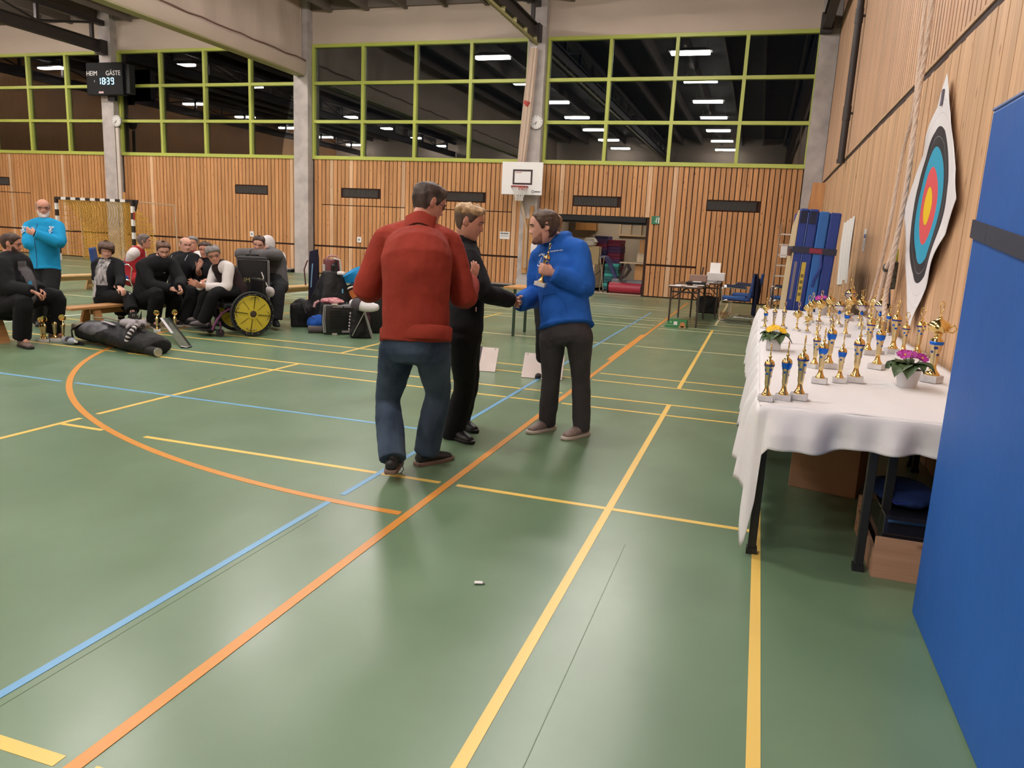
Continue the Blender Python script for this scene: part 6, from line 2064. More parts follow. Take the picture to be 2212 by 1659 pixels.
for k in range(17):
    p = bend(k/16, 0); q = bend(min(1, k/16+.01), 0)-bend(max(0, k/16-.01), 0); nrm = V((q.z, 0, -q.x)).normalized()*-.045
    rings.append([p+V((0, -.02, 0))-nrm, p+V((0, .5, 0))-nrm, p+V((0, .5, 0))+nrm, p+V((0, -.02, 0))+nrm])
mb.rings(rings)
part('pad', mb, M_NVF, mt, smooth=60)
part('corner_patch', MB().bb(-3.89, -3.80, 22.37, 22.38, .02, .08), M_TEAL2, mt, smooth=0)
rebase(mt, (-4.2, 22.6, 0))
# metal stand with cables
ms = thing('metal_stand', 'chrome folding stand with cables beside the storeroom crates', 'stand')
for dx in (-.07, .05):
    part('leg', MB().tube([(-4.36+dx, 22.12, 1.02), (-4.34-dx, 22.12, .03)], .014, 8), M_CHROME, ms)
part('top_bar', MB().tube([(-4.46, 22.12, 1.0), (-4.28, 22.12, 1.03)], .018, 8), M_CHROME, ms)
part('cable', MB().tube([(-4.40, 22.10, .62), (-4.52, 22.06, .48), (-4.68, 22.04, .42), (-4.80, 22.05, .40)], .010, 6), M_BLACK, ms)
for x in (-4.42, -4.28): part('foot', MB().ball((x, 22.12, .022), (.03, .03, .022), 8, 6), M_BLACK, ms)
rebase(ms, (-4.35, 22.12, 0))
rl = thing('mat_roll', 'red rolled mat with grey mat above it on a low cart in the storeroom', 'roll')
part('red_roll', MB().cyl((-4.08, 22.02, .165), (-3.15, 22.02, .165), .145, n=28), mat('red_vinyl', (.34, .022, .045), rough=.45), rl)
part('grey_roll', MB().cyl((-4.06, 22.30, .30), (-3.12, 22.30, .30), .105, n=24), mat('grey_vinyl', (.12, .11, .12), rough=.55), rl)
for x in (-4.12, -3.13): part('end_plate', MB().bb(x-.012, x+.012, 21.9, 22.42, 0, .32), M_BLACK, rl, smooth=0)
rebase(rl, (-3.6, 22.1, 0))
lt = thing('timber_lattice', 'pale wooden frame with upright bars on the storeroom rear wall', 'frame')
fm = MB().bb(-4.35, -3.0, 24.50, 24.6, 2.06, 2.11).bb(-4.35, -3.0, 24.50, 24.6, 1.66, 1.71)
part('rails', fm, M_PALEW, lt, smooth=0)
for k in range(5): part('bar', MB().bb(-4.35+.33*k, -4.31+.33*k, 24.52, 24.59, 1.71, 2.06), M_PALEW, lt, smooth=0)
rebase(lt, (-3.7, 24.55, 1.66))
pc = single('pull_rope', MB().tube([(-4.68, 22.5, 2.6), (-4.69, 22.5, 2.0), (-4.67, 22.5, 1.85), (-4.69, 22.5, 1.66)], .014, 6).ball((-4.69, 22.5, 1.64), .025), M_CORD, 'pale pull cord hanging in the storeroom', 'cord')
sd = thing('board_shelf', 'brown and pale wooden boards with a narrow shelf at the right side of the storeroom', 'shelf')
part('back_board', MB().bb(-3.32, -3.10, 22.2, 22.26, 1.18, 1.55), M_HONEY, sd, smooth=0)
part('pale_board', MB().bb(-3.36, -3.02, 22.14, 22.20, .92, 1.17), M_PALEW, sd, smooth=0)
part('shelf', MB().bb(-3.85, -3.02, 22.14, 22.5, .87, .90), M_PALEW, sd, smooth=0)
part('lower_board', MB().bb(-3.42, -3.04, 22.3, 22.36, .02, .86), M_HONEY, sd, smooth=0)
part('side_board', MB().bb(-3.04, -2.98, 22.12, 22.7, 0, 1.6), M_PALEW, sd, smooth=0)
rebase(sd, (-3.4, 22.3, .0))
hb = thing('cable_bundle', 'dark bundle of cables hanging from the storeroom shelf', 'cable')
for k in range(6):
    part('loop', MB().tube([(-3.64+.012*k, 22.12, .86), (-3.58+.02*k, 22.10, .7), (-3.68+.015*k, 22.08, .5), (-3.84+.02*k, 22.09, .36), (-3.76+.01*k, 22.11, .62), (-3.66+.01*k, 22.12, .85)], .011, 5), mat('dark_cable', (.035, .022, .02)), hb)
rebase(hb, (-3.7, 22.1, .36))
bxw = single('brown_cabinet', MB().bb(-5.75, -5.06, 24.3, 24.6, 1.78, 2.2), M_HONEY, 'brown wooden cabinet high on the storeroom rear wall, behind the man in blue', 'cabinet', smooth=0, bevel=.01)

# ================================================================== RIGHT-HAND WALL
# archery target hung by one corner
tg = thing('archery_target', 'white archery target sheet with yellow, red, blue and black rings hung by its corner', 'target')
M_TG = bpy.data.materials.new('target_print'); M_TG.use_nodes = True
nt = M_TG.node_tree; b = nt.nodes['Principled BSDF']; b.inputs['Roughness'].default_value = .75; b.inputs['Specular IOR Level'].default_value = .2
tc = nt.nodes.new('ShaderNodeTexCoord'); at = nt.nodes.new('ShaderNodeAttribute'); at.attribute_name = 'ring_radius'
rp = nt.nodes.new('ShaderNodeValToRGB'); rp.color_ramp.interpolation = 'CONSTANT'
stops = [(0, (.72, .47, .015)), (.148, (.30, .10, .02)), (.152, (.62, .085, .095)), (.30, (.03, .30, .47)), (.45, (.030, .027, .032)), (.525, (.25, .25, .25)), (.530, (.030, .027, .032)), (.605, (.66, .64, .66)), (.70, (.50, .49, .51)), (.704, (.66, .64, .66)), (.80, (.50, .49, .51)), (.804, (.66, .64, .66))]
while len(rp.color_ramp.elements) < len(stops): rp.color_ramp.elements.new(.5)
for e, (ps, c) in zip(rp.color_ramp.elements, stops):
    e.position = ps; e.color = (*c, 1)
nt.links.new(at.outputs['Fac'], rp.inputs['Fac']); nt.links.new(rp.outputs['Color'], b.inputs['Base Color'])
mb = MB(); N = 72; rad = []
SD = 1.445
CY, CZ = 7.03, 1.895
for i in range(N+1):
    for j in range(N+1):
        a, c = (i/N-.5)*SD, (j/N-.5)*SD
        yy = (a-c)/math.sqrt(2); zz = (a+c)/math.sqrt(2)
        edge = max(abs(i/N-.5), abs(j/N-.5))*2
        bow = .010*math.sin(zz*4.2+.8)*(.3+.7*abs(yy))+.010*math.sin(zz*9+yy*3)*edge**3+.008*math.cos(yy*6)
        out = .006+abs(bow)*.9+.012*edge**4*(.5+.5*math.sin(zz*12))
        mb.v.append(V((XR-.03-out, CY-yy, CZ+zz)))
        rad.append(math.hypot(a, c)*(1+.03*math.sin(4*math.atan2(c, a)+1)))
for i in range(N):
    for j in range(N):
        q = i*(N+1)+j
        mb.f.append((q, q+1, q+N+2, q+N+1)); mb.mi.append(0)
me = bpy.data.meshes.new('sheet'); me.from_pydata(mb.v, [], mb.f); me.materials.append(M_TG)
at_ = me.attributes.new('ring_radius', 'FLOAT', 'POINT'); at_.data.foreach_set('value', rad)
me.shade_smooth()
so = link('sheet', me, tg)
part('corner_clip', MB().bb(XR-.062, XR-.052, CY-.02, CY+.03, CZ+.78, CZ+.90), mat('clip_grey', (.12, .10, .13)), tg, smooth=0)
rebase(tg, (XR-.05, CY, .87))
md = so.modifiers.new('t', 'SOLIDIFY'); md.thickness = .0015

# climbing ropes gathered at the wall
def rope(lab, pts, r=.020):
    pts = [V(p) for p in pts]
    P, _ = spline(pts, [(0,)]*len(pts), 16)
    t = thing('climbing_rope', lab, 'rope', 'climbing ropes tied back to the wall')
    for s_ in range(3):
        strand = []
        for k in range(len(P)):
            d = (P[min(k+1, len(P)-1)]-P[max(k-1, 0)]).normalized()
            u = d.orthogonal().normalized(); w = d.cross(u)
            u = V((1, 0, 0))-d*d.x; u.normalize(); w = d.cross(u)
            a = k*.9+s_*2*PI/3
            strand.append(P[k]+(u*math.cos(a)+w*math.sin(a))*r*.48)
        part('strand', MB().tube(strand, r*.62, 7), M_ROPE, t)
    part('end_whipping', MB().cyl(P[-1]+V((0, 0, .03)), P[-1]-V((0, 0, .06)), r*1.15, n=12), mat('leather_end', (.30, .20, .13), rough=.8), t)
    rebase(t, P[-1])
M_ROPE = mat('cotton_rope', (.62, .49, .40), rough=.9, var=.12, vscale=70)
rope('pale climbing rope hanging before the slatted wall, the left of two', [(1.10, 8.0, 8.0), (1.13, 7.95, 5.5), (1.15, 7.85, 3.58), (1.15, 7.69, 2.78), (1.15, 7.95, 2.4), (1.15, 8.17, 1.62), (1.15, 8.62, 1.05), (1.15, 8.60, .86)], .016)
rope('pale climbing rope hanging before the slatted wall, the right and thicker of two', [(1.10, 7.5, 8.0), (1.13, 7.5, 5.5), (1.15, 7.52, 3.6), (1.15, 7.54, 2.87), (1.15, 7.48, 2.1), (1.15, 7.62, 1.5), (1.15, 7.75, 1.1), (1.15, 7.60, .86)], .022)
rk = thing('rope_tail', 'knotted rope tail tied beside the two climbing ropes', 'rope')
part('tail', MB().tube([(1.17, 7.70, 1.70), (1.16, 7.82, 1.45), (1.16, 8.02, 1.36), (1.16, 8.12, 1.20), (1.16, 8.30, .95), (1.16, 8.32, .86)], .024, 8), M_ROPE, rk)
part('knot', MB().ball((1.16, 8.02, 1.37), (.035, .05, .045), 10, 8), mat('knot_tape', (.06, .05, .045)), rk)
rebase(rk, (1.16, 8.1, .86))
# dark strap hanging between the ropes and the target
hs = thing('hanging_strap', 'dark navy strap with red BENZ lettering hanging beside the archery target', 'strap')
def sband(u, v):
    z = 1.78-u*1.0
    return (1.20-.02*math.sin(u*4), 7.90-.24*u+.10*math.sin(u*3)+(v-.5)*.085, z)
mb = MB(); mb.grid(sband, 24, 3)
def sband2(u, v):
    p = sband(u, v); return (p[0]+.004, p[1], p[2])
mb.grid(sband2, 24, 3)
part('webbing', mb, mat('navy_webbing', (.018, .017, .045), rough=.8), hs, smooth=60)
M_REDTXT = mat('red_print', (.34, .03, .065), rough=.7)
rb = MB(); rb.grid(lambda u, v: (sband(u*.26, v)[0]-.0035, sband(u*.26, v)[1], sband(u*.26, v)[2]), 8, 3)
part('red_field', rb, mat('wine_webbing', (.16, .02, .045), rough=.8), hs, smooth=60)
text_mesh('lettering', 'BENZ', .085, M_REDTXT, hs, (1.192, 7.955, 1.50), Matrix.Rotation(-.10, 3, 'X') @ FACE_LEFT @ Matrix.Rotation(PI/2, 3, 'Z'))
rebase(hs, (1.2, 7.8, .78))
qv = thing('bow_quiver', 'small dark camouflage quiver with yellow top hanging behind the dark strap', 'quiver')
part('pouch', MB().box((1.235, 8.05, 1.30), (.05, .10, .26)), mat('camo_cloth', (.03, .03, .026), rough=.9, col2=(.14, .14, .11), vscale=22), qv, smooth=0, bevel=.012)
part('yellow_top', MB().box((1.235, 8.04, 1.49), (.035, .06, .12), taper=.7), mat('neon_yellow', (.50, .55, .05), rough=.6), qv, smooth=0, bevel=.006)
rebase(qv, (1.235, 8.05, 1.17))

# result lists and notice
for k in range(4):
    y = 12.50+.33*k
    t = thing('result_list', ['long white result list on the wall, nearest to the archery target', 'long white result list on the wall, second from the target side', 'long white result list on the wall, third from the target side', 'long white result list on the wall, right beside the blue mats'][k], 'paper', 'result lists taped to the wall')
    def fp(u, v, y=y, k=k):
        return (XR-.012-.035*math.sin(PI*v)*(.5+.2*k)-.012*u*math.sin(u*5), y+.27*v+.015*u, 2.03-.02*k-u*(1.0-.06*(k == 1)))
    mb = MB(); mb.grid(fp, 14, 5)
    o = part('sheet', mb, M_WHITE, t, smooth=60)
    pr = MB()
    for q in range(30):
        z = 1.97-.03*q
        pr.bb(XR-.058, XR-.0575, y+.05, y+.05+.2*(.5+.5*random.random()), z, z+.006)
    rebase(t, (XR-.02, y+.15, 1.0))
nt2 = thing('info_notice', 'narrow white notice with blue printed block on the wooden wall behind the ropes', 'notice')
part('sheet', MB().bb(XR-.010, XR-.008, 10.95, 11.16, 1.52, 1.81), M_WHITE, nt2, smooth=0)
part('blue_block', MB().bb(XR-.0115, XR-.0095, 10.98, 11.13, 1.69, 1.74), mat('blue_print', (.05, .06, .22)), nt2, smooth=0)
tl = MB()
for k in range(6): tl.bb(XR-.011, XR-.0095, 10.98, 11.13, 1.56+.018*k, 1.565+.018*k)
part('text_rows', tl, mat('grey_text', (.2, .2, .24)), nt2, smooth=0)
rebase(nt2, (XR-.01, 11.05, 1.52))
dp = thing('downpipe', 'dark round downpipe running up the slatted wall', 'pipe')
part('pipe', MB().cyl((1.20, 15.1, 3.10), (1.20, 15.1, ZC-.1), .060, n=16), M_STEEL, dp)
for z in (3.9, 5.5, 7.0):
    part('sleeve', MB().cyl((1.20, 15.1, z-.12), (1.20, 15.1, z+.12), .068, n=16), M_STEEL, dp)
    part('clamp', MB().bb(1.2, 1.31, 15.08, 15.12, z-.02, z+.02), M_STEEL, dp, smooth=0)
part('outlet', MB().cyl((1.20, 15.1, 3.05), (1.20, 15.1, 3.12), .072, n=16), M_STEEL, dp)
rebase(dp, (1.2, 15.1, 3.05))
# stepped board ends near the far corner
sx = thing('stepped_boards', 'stepped row of orange-brown board ends in the far right corner above the blue mats', 'panel')
for k in range(6):
    part('board', MB().bb(1.02+.0*k, 1.29, 20.95-.22*(5-k)-.21, 20.95-.22*(5-k), 2.35, 2.52+.09*(5-k)+(.1 if k == 0 else 0)), M_SLAT, sx, smooth=0)
part('black_fitting', MB().bb(1.05, 1.25, 19.5, 19.62, 2.25, 2.34), M_BLACK, sx, smooth=0)
rebase(sx, (1.15, 20.3, 2.25))

# ---- upright blue mats strapped together beyond the table
bm_ = thing('mat_bundle', 'bundle of blue crash mats standing upright behind the table, strapped with a BENZ belt', 'mat')
M_DKBLUE = mat('dark_blue_vinyl', (.014, .038, .215), rough=.45, spec=.4, var=.06, vscale=2.5, bump=.2, bscale=7, bdist=.02)
M_MIDBLUE = mat('mid_blue_vinyl', (.014, .105, .37), rough=.5, bump=.2, bscale=7, bdist=.02)
M_BEIGE = mat('beige_canvas', (.50, .385, .235), rough=.75, var=.06, vscale=3)
x = .375
for w, m, h in ((.012, M_BEIGE, 1.95), (.105, M_DKBLUE, 1.975), (.115, M_DKBLUE, 1.975), (.125, M_MIDBLUE, 1.955), (.13, M_DKBLUE, 1.95)):
    if m is M_BEIGE:
        pl = [(9.97, 0), (11.7, 0), (11.7, 1.62), (11.55, 1.80), (10.15, 1.80+.16), (9.97, 1.94)]
        part('canvas_side', MB().prism([(a, b2) for a, b2 in pl], 'x', w, (x, 0, 0)), m, bm_, smooth=0)
    else:
        part('mat', MB().bb(x, x+w-.004, 9.97, 11.7, 0, h), m, bm_, smooth=0, bevel=.018)
    x += w
rebase(bm_, (.6, 10.8, 0))
for x0 in (.40, .505):
    part('handle_patch', MB().bb(x0-.6-.0, x0-.6+.075, -.835, -.829, 1.80, 1.95), mat('black_patch', (.008, .012, .04), rough=.8), bm_, smooth=0)
bel = MB()
for a, b2 in (((-.232, -.836), (.268, -.836)), ((.268, -.836), (.27, .9)), ((-.232, -.836), (-.234, .9))):
    dx, dy = b2[0]-a[0], b2[1]-a[1]
    ln = math.hypot(dx, dy); bel.box(((a[0]+b2[0])/2, (a[1]+b2[1])/2, 1.485), (ln, .006, .075), rot=rotz(math.atan2(dy, dx)))
part('belt', bel, M_STRAP, bm_, smooth=0)
text_mesh('belt_lettering', 'BENZ', .055, M_REDTXT, bm_, (.03, -.8405, 1.485), FACE_CAM)
part('red_belt_field', MB().bb(-.04, .11, -.8402, -.8385, 1.455, 1.515), mat('wine_webbing', (0, 0, 0)), bm_, smooth=0)
part('belt_buckle', MB().bb(-.27, -.236, -.70, -.45, 1.40, 1.49), mat('brown_leather', (.10, .04, .035), rough=.7), bm_, smooth=0, bevel=.006)
part('yellow_label', MB().bb(-.10, -.05, -.8345, -.830, .86, 1.34), mat('yellow_label', (.46, .34, .05), rough=.6), bm_, smooth=0)
lb = MB()
for k in range(4): lb.bb(-.092, -.058, -.8355, -.834, .93+.075*k, .97+.075*k)
part('label_print', lb, mat('olive_print', (.12, .10, .03)), bm_, smooth=0)
part('grey_label', MB().bb(-.185, -.155, -.8345, -.830, .88, 1.34), mat('faded_grey_label', (.17, .15, .17), rough=.8), bm_, smooth=0)
part('seam', MB().bb(-.117, -.111, -.836, -.829, .05, 1.93), mat('pale_seam', (.16, .22, .45)), bm_, smooth=0)
part('carry_strap', MB().tube([(.10, -.835, 1.45), (.12, -.85, 1.30), (.07, -.85, 1.15), (.06, -.835, 1.05)], .012, 6, flat=(.016, .003)), M_DKBLUE, bm_)
bm_.rotation_euler = (0, math.radians(2.2), 0)
bm_.location = (.55, 10.8, .009)
# ---- aluminium ladder leaning behind the mats
ld = thing('stepladder', 'aluminium ladder leaning at the window wall beside the blue mats', 'ladder')
M_ALU = mat('aluminium', (.60, .57, .54), rough=.35, metal=.7)
for x0 in (.40, .84):
    part('rail', MB().tube([(x0-.02, 20.55, .03), (x0+.06, 21.28, 2.15)], .03, 4, flat=(.045, .018), up=(0, 1, 0)), M_ALU, ld, smooth=0)
for k in range(7):
    t = .12+.125*k
    part('rung', MB().box((.62+.08*t-.02, 20.55+.73*t, .03+2.12*t), (.42, .06, .035)), M_ALU, ld, smooth=0)
part('tag', MB().bb(.50, .66, 20.98, 20.985, 1.28, 1.58), M_WHITE, ld, smooth=0)
rebase(ld, (.62, 20.9, 0))

# ================================================================== JURY TABLES AND CHAIRS
M_BROWN = mat('dark_brown_top', (.060, .026, .016), rough=.35)
M_DKLEG = mat('dark_table_leg', (.030, .018, .014), rough=.45)
def jury_table(lab, y0):
    t = thing('jury_table', lab, 'table', 'brown folding tables at the rear')
    part('table_top', MB().bb(-.29, .29, 0, 1.95, .71, .74), M_BROWN, t, smooth=0, bevel=.004)
    for yy in (.10, 1.85):
        for sx_ in (-.25, .25):
            part('leg', MB().bb(sx_-.016, sx_+.016, yy-.016, yy+.016, 0, .71), M_DKLEG, t, smooth=0)
        part('end_bar', MB().bb(-.25, .25, yy-.01, yy+.01, .62, .65), M_DKLEG, t, smooth=0)
        part('brace', MB().tube([(-.25, yy, .50), (0, yy+(.25 if yy < 1 else -.25), .70)], .009, 5).tube([(.25, yy, .50), (0, yy+(.25 if yy < 1 else -.25), .70)], .009, 5), M_DKLEG, t)
    t.location = (-1.225, y0, 0)
    return t
t1 = jury_table('dark brown folding table covered with papers, nearer of two at the rear', 14.08)
copy_thing(t1, (-1.0, 16.10, 0), 0, 'dark brown folding table carrying the laptop and printer, farther of two at the rear')
PAP = [(-1.42, 14.25, .02), (-1.12, 14.22, -.05), (-1.34, 14.55, .1), (-1.05, 14.9, .05), (-1.0, 15.6, .0), (-.95, 16.4, .06)]
PL = ['white sheet of paper at the front left of the brown table', 'white sheet of paper at the front right of the brown table', 'white sheet of paper just before the black folder', 'white sheet of paper right of the black folder',
      'white sheet of paper near the far end of the nearer brown table', 'white sheet of paper on the farther brown table']
for (x, y, a), lab in zip(PAP, PL):
    single('paper_sheet', MB().box((x, y, .743), (.21, .297, .004), rot=rotz(a)), M_WHITE, lab, 'paper', 'papers on the brown tables', smooth=0)
fo = thing('black_folder', 'black briefcase folder lying on the nearer brown table', 'folder')
part('cover', MB().box((-1.12, 15.25, .765), (.36, .46, .044)), M_BLACK, fo, smooth=0, bevel=.012)
part('paper', MB().box((-1.10, 15.25, .7895), (.16, .3, .004)), M_WHITE, fo, smooth=0)
part('handle', MB().tube([(-1.2, 15.02, .765), (-1.2, 14.96, .768), (-1.08, 14.96, .768), (-1.08, 15.02, .765)], .01, 6), M_BLACK, fo)
rebase(fo, (-1.12, 15.25, .742))
lp = thing('laptop', 'open laptop seen edge-on on the farther brown table', 'laptop')
part('base', MB().bb(-1.12, -.80, 16.55, 16.80, .741, .76), mat('laptop_grey', (.25, .25, .26), rough=.4), lp, smooth=0)
part('screen', MB().box((-1.12, 16.68, .90), (.012, .34, .28), rot=Matrix.Rotation(.12, 3, 'Y')), M_BLACK, lp, smooth=0)
rebase(lp, (-1.0, 16.7, .741))
cbx = thing('small_carton', 'small brown open carton on the brown table behind the folder', 'box')
part('carton', MB().box((-1.16, 16.28, .81), (.34, .26, .135)), mat('tan_carton', (.30, .19, .15), rough=.8), cbx, smooth=0)
part('flap', MB().box((-1.16, 16.16, .885), (.34, .02, .02)), mat('pink_carton', (.42, .29, .25), rough=.8), cbx, smooth=0)
rebase(cbx, (-1.16, 16.28, .742))
prn = thing('printer', 'white desktop printer with paper on the farther brown table', 'printer')
part('body', MB().box((-.86, 17.3, .83), (.38, .34, .17)), M_WHITE, prn, smooth=0, bevel=.01)
part('paper_feed', MB().box((-.90, 17.42, 1.0), (.22, .012, .26), rot=Matrix.Rotation(-.25, 3, 'X')), M_WHITE, prn, smooth=0)
part('output_tray', MB().box((-1.08, 17.3, .76), (.18, .26, .02)), M_WHITE, prn, smooth=0)
rebase(prn, (-.88, 17.3, .742))
bgu = thing('travel_bag', 'black travel bag standing under the brown tables', 'bag')
mb = MB(); mb.box((-1.0, 17.55, .19), (.46, .34, .36)); mb.ball((-1.0, 17.55, .20), (.26, .19, .20), 16, 12)
soft('bag', mb, cloth('black_nylon', (.014, .014, .016), rough=.5), bgu, .018, 6, .02); flush_pending()
part('handle', MB().tube([(-1.1, 17.5, .37), (-1.06, 17.5, .44), (-.94, 17.5, .44), (-.90, 17.5, .37)], .012, 6), M_BLACK, bgu)
rebase(bgu, (-1.0, 17.55, 0))
gb = thing('green_carton', 'green fruit carton with orange print on the floor before the brown table', 'box')
M_GREEN = mat('green_card', (.035, .20, .065), rough=.6)
part('carton', MB().prism([(-1.53, 0), (-1.13, 0), (-1.135, .13), (-1.44, .13)], 'y', .30, (0, 13.98, 0)), M_GREEN, gb, smooth=0)
part('peach_print', MB().lathe([(.001, 0), (.05, 0), (.05, .003), (.001, .003)], c=(-1.20, 13.979, .055), n=18, rot=Matrix.Rotation(PI/2, 3, 'X')), mat('peach_print', (.50, .19, .06), rough=.6), gb)
part('peach_print_edge', MB().bb(-1.26, -1.14, 13.976, 13.979, .002, .03), mat('peach_light', (.55, .30, .15)), gb, smooth=0)
part('logo_dot', MB().lathe([(.001, 0), (.018, 0), (.018, .003), (.001, .003)], c=(-1.41, 13.979, .095), n=12, rot=Matrix.Rotation(PI/2, 3, 'X')), mat('pale_green', (.25, .45, .25)), gb)
wl_ = MB()
for k in range(7): wl_.bb(-1.49+.018*k, -1.478+.018*k, 13.976, 13.98, .035, .05)
part('lettering', wl_, mat('pale_green', (0, 0, 0)), gb, smooth=0)
part('white_label', MB().bb(-1.36, -1.295, 13.976, 13.98, .045, .11), M_WHITE, gb, smooth=0)
rebase(gb, (-1.33, 14.1, 0))

M_CHAIRBLUE = mat('blue_chair_fabric', (.006, .034, .145), rough=.75, var=.1, vscale=30)
M_ARM = mat('navy_arm_pad', (.012, .016, .05), rough=.5)
def cantilever_chair(lab):
    t = thing('cantilever_chair', lab, 'chair', 'blue chairs with chrome runners')
    seat = MB()
    def fs(u, v):
        x = (u-.5)*.46
        if v < .5:
            y = .24-v*2*.44; z = .44+.018*math.sin(v*2*PI*.5+1.2)-.02*math.cos((u-.5)*PI)
        else:
            q = (v-.5)*2
            y = -.20-.035*q-.03*math.sin(q*PI*.5)+.0; z = .44+q*.43
            x *= 1-.10*q
        return (x, y, z)
    seat.grid(fs, 8, 24)
    o = part('shell', seat, M_CHAIRBLUE, t, smooth=60)
    sd = o.modifiers.new('t', 'SOLIDIFY'); sd.thickness = .045; sd.offset = 1
    part('seat_pad', MB().box((0, .04, .455), (.42, .40, .03)), mat('bright_blue_pad', (.008, .075, .26), rough=.75), t, smooth=0, bevel=.012)
    for sg in (-1, 1):
        x = sg*.26
        part('runner', MB().tube([(x, .16, .42), (x, .24, .40), (x, .27, .32), (x, .27, .06), (x, .24, .018), (x, .15, .014), (x, -.32, .014)], .0125, 8), M_CHROME, t)
        part('arm_tube', MB().tube([(x, .25, .40), (x, .27, .60), (x, .22, .645), (x, -.18, .63)], .011, 8), M_CHROME, t)
        part('arm_pad', MB().box((x, .02, .655), (.045, .34, .025), rot=Matrix.Rotation(.04, 3, 'X')), M_ARM, t, smooth=0, bevel=.008)
    part('rear_crossbar', MB().tube([(-.26, -.32, .014), (.26, -.32, .014)], .0125, 8), M_CHROME, t)
    return t
ch = cantilever_chair('blue chrome chair with a dark jacket over its back, beside the brown tables')
ch.scale = (1.1,)*3
ch.location = (-.36, 15.85, 0); ch.rotation_euler = (0, 0, PI/2+.05)
copy_thing(ch, (-.20, 17.1, 0), PI/2-.05, 'blue chrome chair directly behind the one carrying a jacket')
copy_thing(ch, (.62, 17.0, 0), PI/2+.1, 'blue chrome chair half hidden by the upright blue mats')
copy_thing(ch, (-10.42, 10.28, 0), math.atan2(-.76, .60), 'blue chrome chair under the seated person in red vest')
jk = thing('draped_jacket', 'dark navy jacket draped over the back of a blue chair', 'jacket')
mb = MB()
def fj(u, v):
    w = (u-.5)*.50
    if v < .45: y = -.275; z = .88-(.45-v)/.45*.40
    elif v < .55: y = -.275-(v-.45)/.10*.06; z = .895
    else: y = -.335-.02*math.sin(u*9); z = .88-(v-.55)/.45*.72
    return V((.015*math.sin(u*12)+y*-1-.0, w, z))
for nm_, dx in (('a', 0),):
    mb.grid(fj, 16, 24)
o = part('cloth', mb, cloth('navy_jacket', (.010, .012, .035)), jk, smooth=60)
sd = o.modifiers.new('t', 'SOLIDIFY'); sd.thickness = .02
part('sleeve', MB().tube([(.34, .2, .80), (.37, .23, .6), (.36, .22, .35)], [.05, .055, .045], 10), cloth('navy_jacket', (0, 0, 0)), jk)
jk.scale = (1.1,)*3
jk.location = (-.36, 15.85, 0)
# ---- small table behind the handshake
bt = thing('small_table', 'small wooden table with a dark green leg, behind the two shaking hands', 'table')
part('table_top', MB().bb(-3.60, -2.75, 10.80, 11.5, .715, .745), M_HONEY, bt, smooth=0, bevel=.004)
M_GRN = mat('dark_green_steel', (.012, .035, .018), rough=.5)
for x, y in ((-3.43, 10.85), (-2.80, 10.85), (-3.43, 11.45), (-2.80, 11.45)):
    part('leg', MB().bb(x-.018, x+.018, y-.018, y+.018, 0, .715), M_GRN, bt, smooth=0)
part('brace', MB().tube([(-3.43, 10.85, .50), (-3.2, 10.85, .71)], .012, 6), M_GRN, bt)
rebase(bt, (-3.2, 11.15, 0))
# ---- number boards on the floor
def floor_board(lab, x, y, rz, w, h, col, digit_=None, lean=.62):
    t = thing('number_board', lab, 'board', 'number boards standing on the floor')
    R = Matrix.Rotation(-lean, 3, 'X')
    part('panel', MB().box(R @ V((0, 0, h/2)), (w, .018, h), rot=R), col, t, smooth=0, bevel=.002)
    part('stay', MB().tube([R @ V((0, .012, h*.75)), V((0, h*math.sin(lean)*.75+.14, .006))], .008, 6), M_STEEL, t)
    sc_ = MB()
    for x2 in (-w*.42, w*.42): sc_.ball(R @ V((x2, -.010, h*.93)), (.006, .004, .006), 8, 5)
    part('screws', sc_, M_STEEL, t)
    if digit_: text_mesh('digit', digit_, .40, mat('dark_digit', (.05, .035, .045)), t, R @ V((.03, -.0105, h/2)), R @ FACE_CAM)
    t.location = (x, y, 0); t.rotation_euler = (0, 0, rz)
M_BOARDW = mat('white_board', (.58, .50, .47), rough=.6, var=.04)
floor_board('white board with dark figure 1 standing tilted on the floor behind the blond man', -2.89, 7.77, .12, .48, .30, M_BOARDW, '1')
floor_board('white board standing tilted on the floor behind the legs of the man in blue', -2.09, 7.70, .12, .44, .30, M_BOARDW)
floor_board('dark purple board tilted on the floor, seen between the legs in jeans', -3.72, 7.80, .12, .40, .28, mat('dark_purple_board', (.06, .045, .06), rough=.5))
# ---- glass vial on the floor
vi = thing('paper_scrap', 'small crumpled white paper scrap on the green floor in the foreground', 'scrap')
mb = MB(); mb.tube([(-1.030, 2.880, .007), (-1.012, 2.885, .008), (-.998, 2.892, .007)], [.008, .009, .006], 8, flat=(.005, .010))
part('scrap', mb, M_WHITE, vi)
part('grey_end', MB().ball((-.992, 2.894, .006), (.006, .006, .005), 8, 6), mat('grey_scrap', (.25, .25, .24)), vi)
rebase(vi, (-1.01, 2.886, 0))
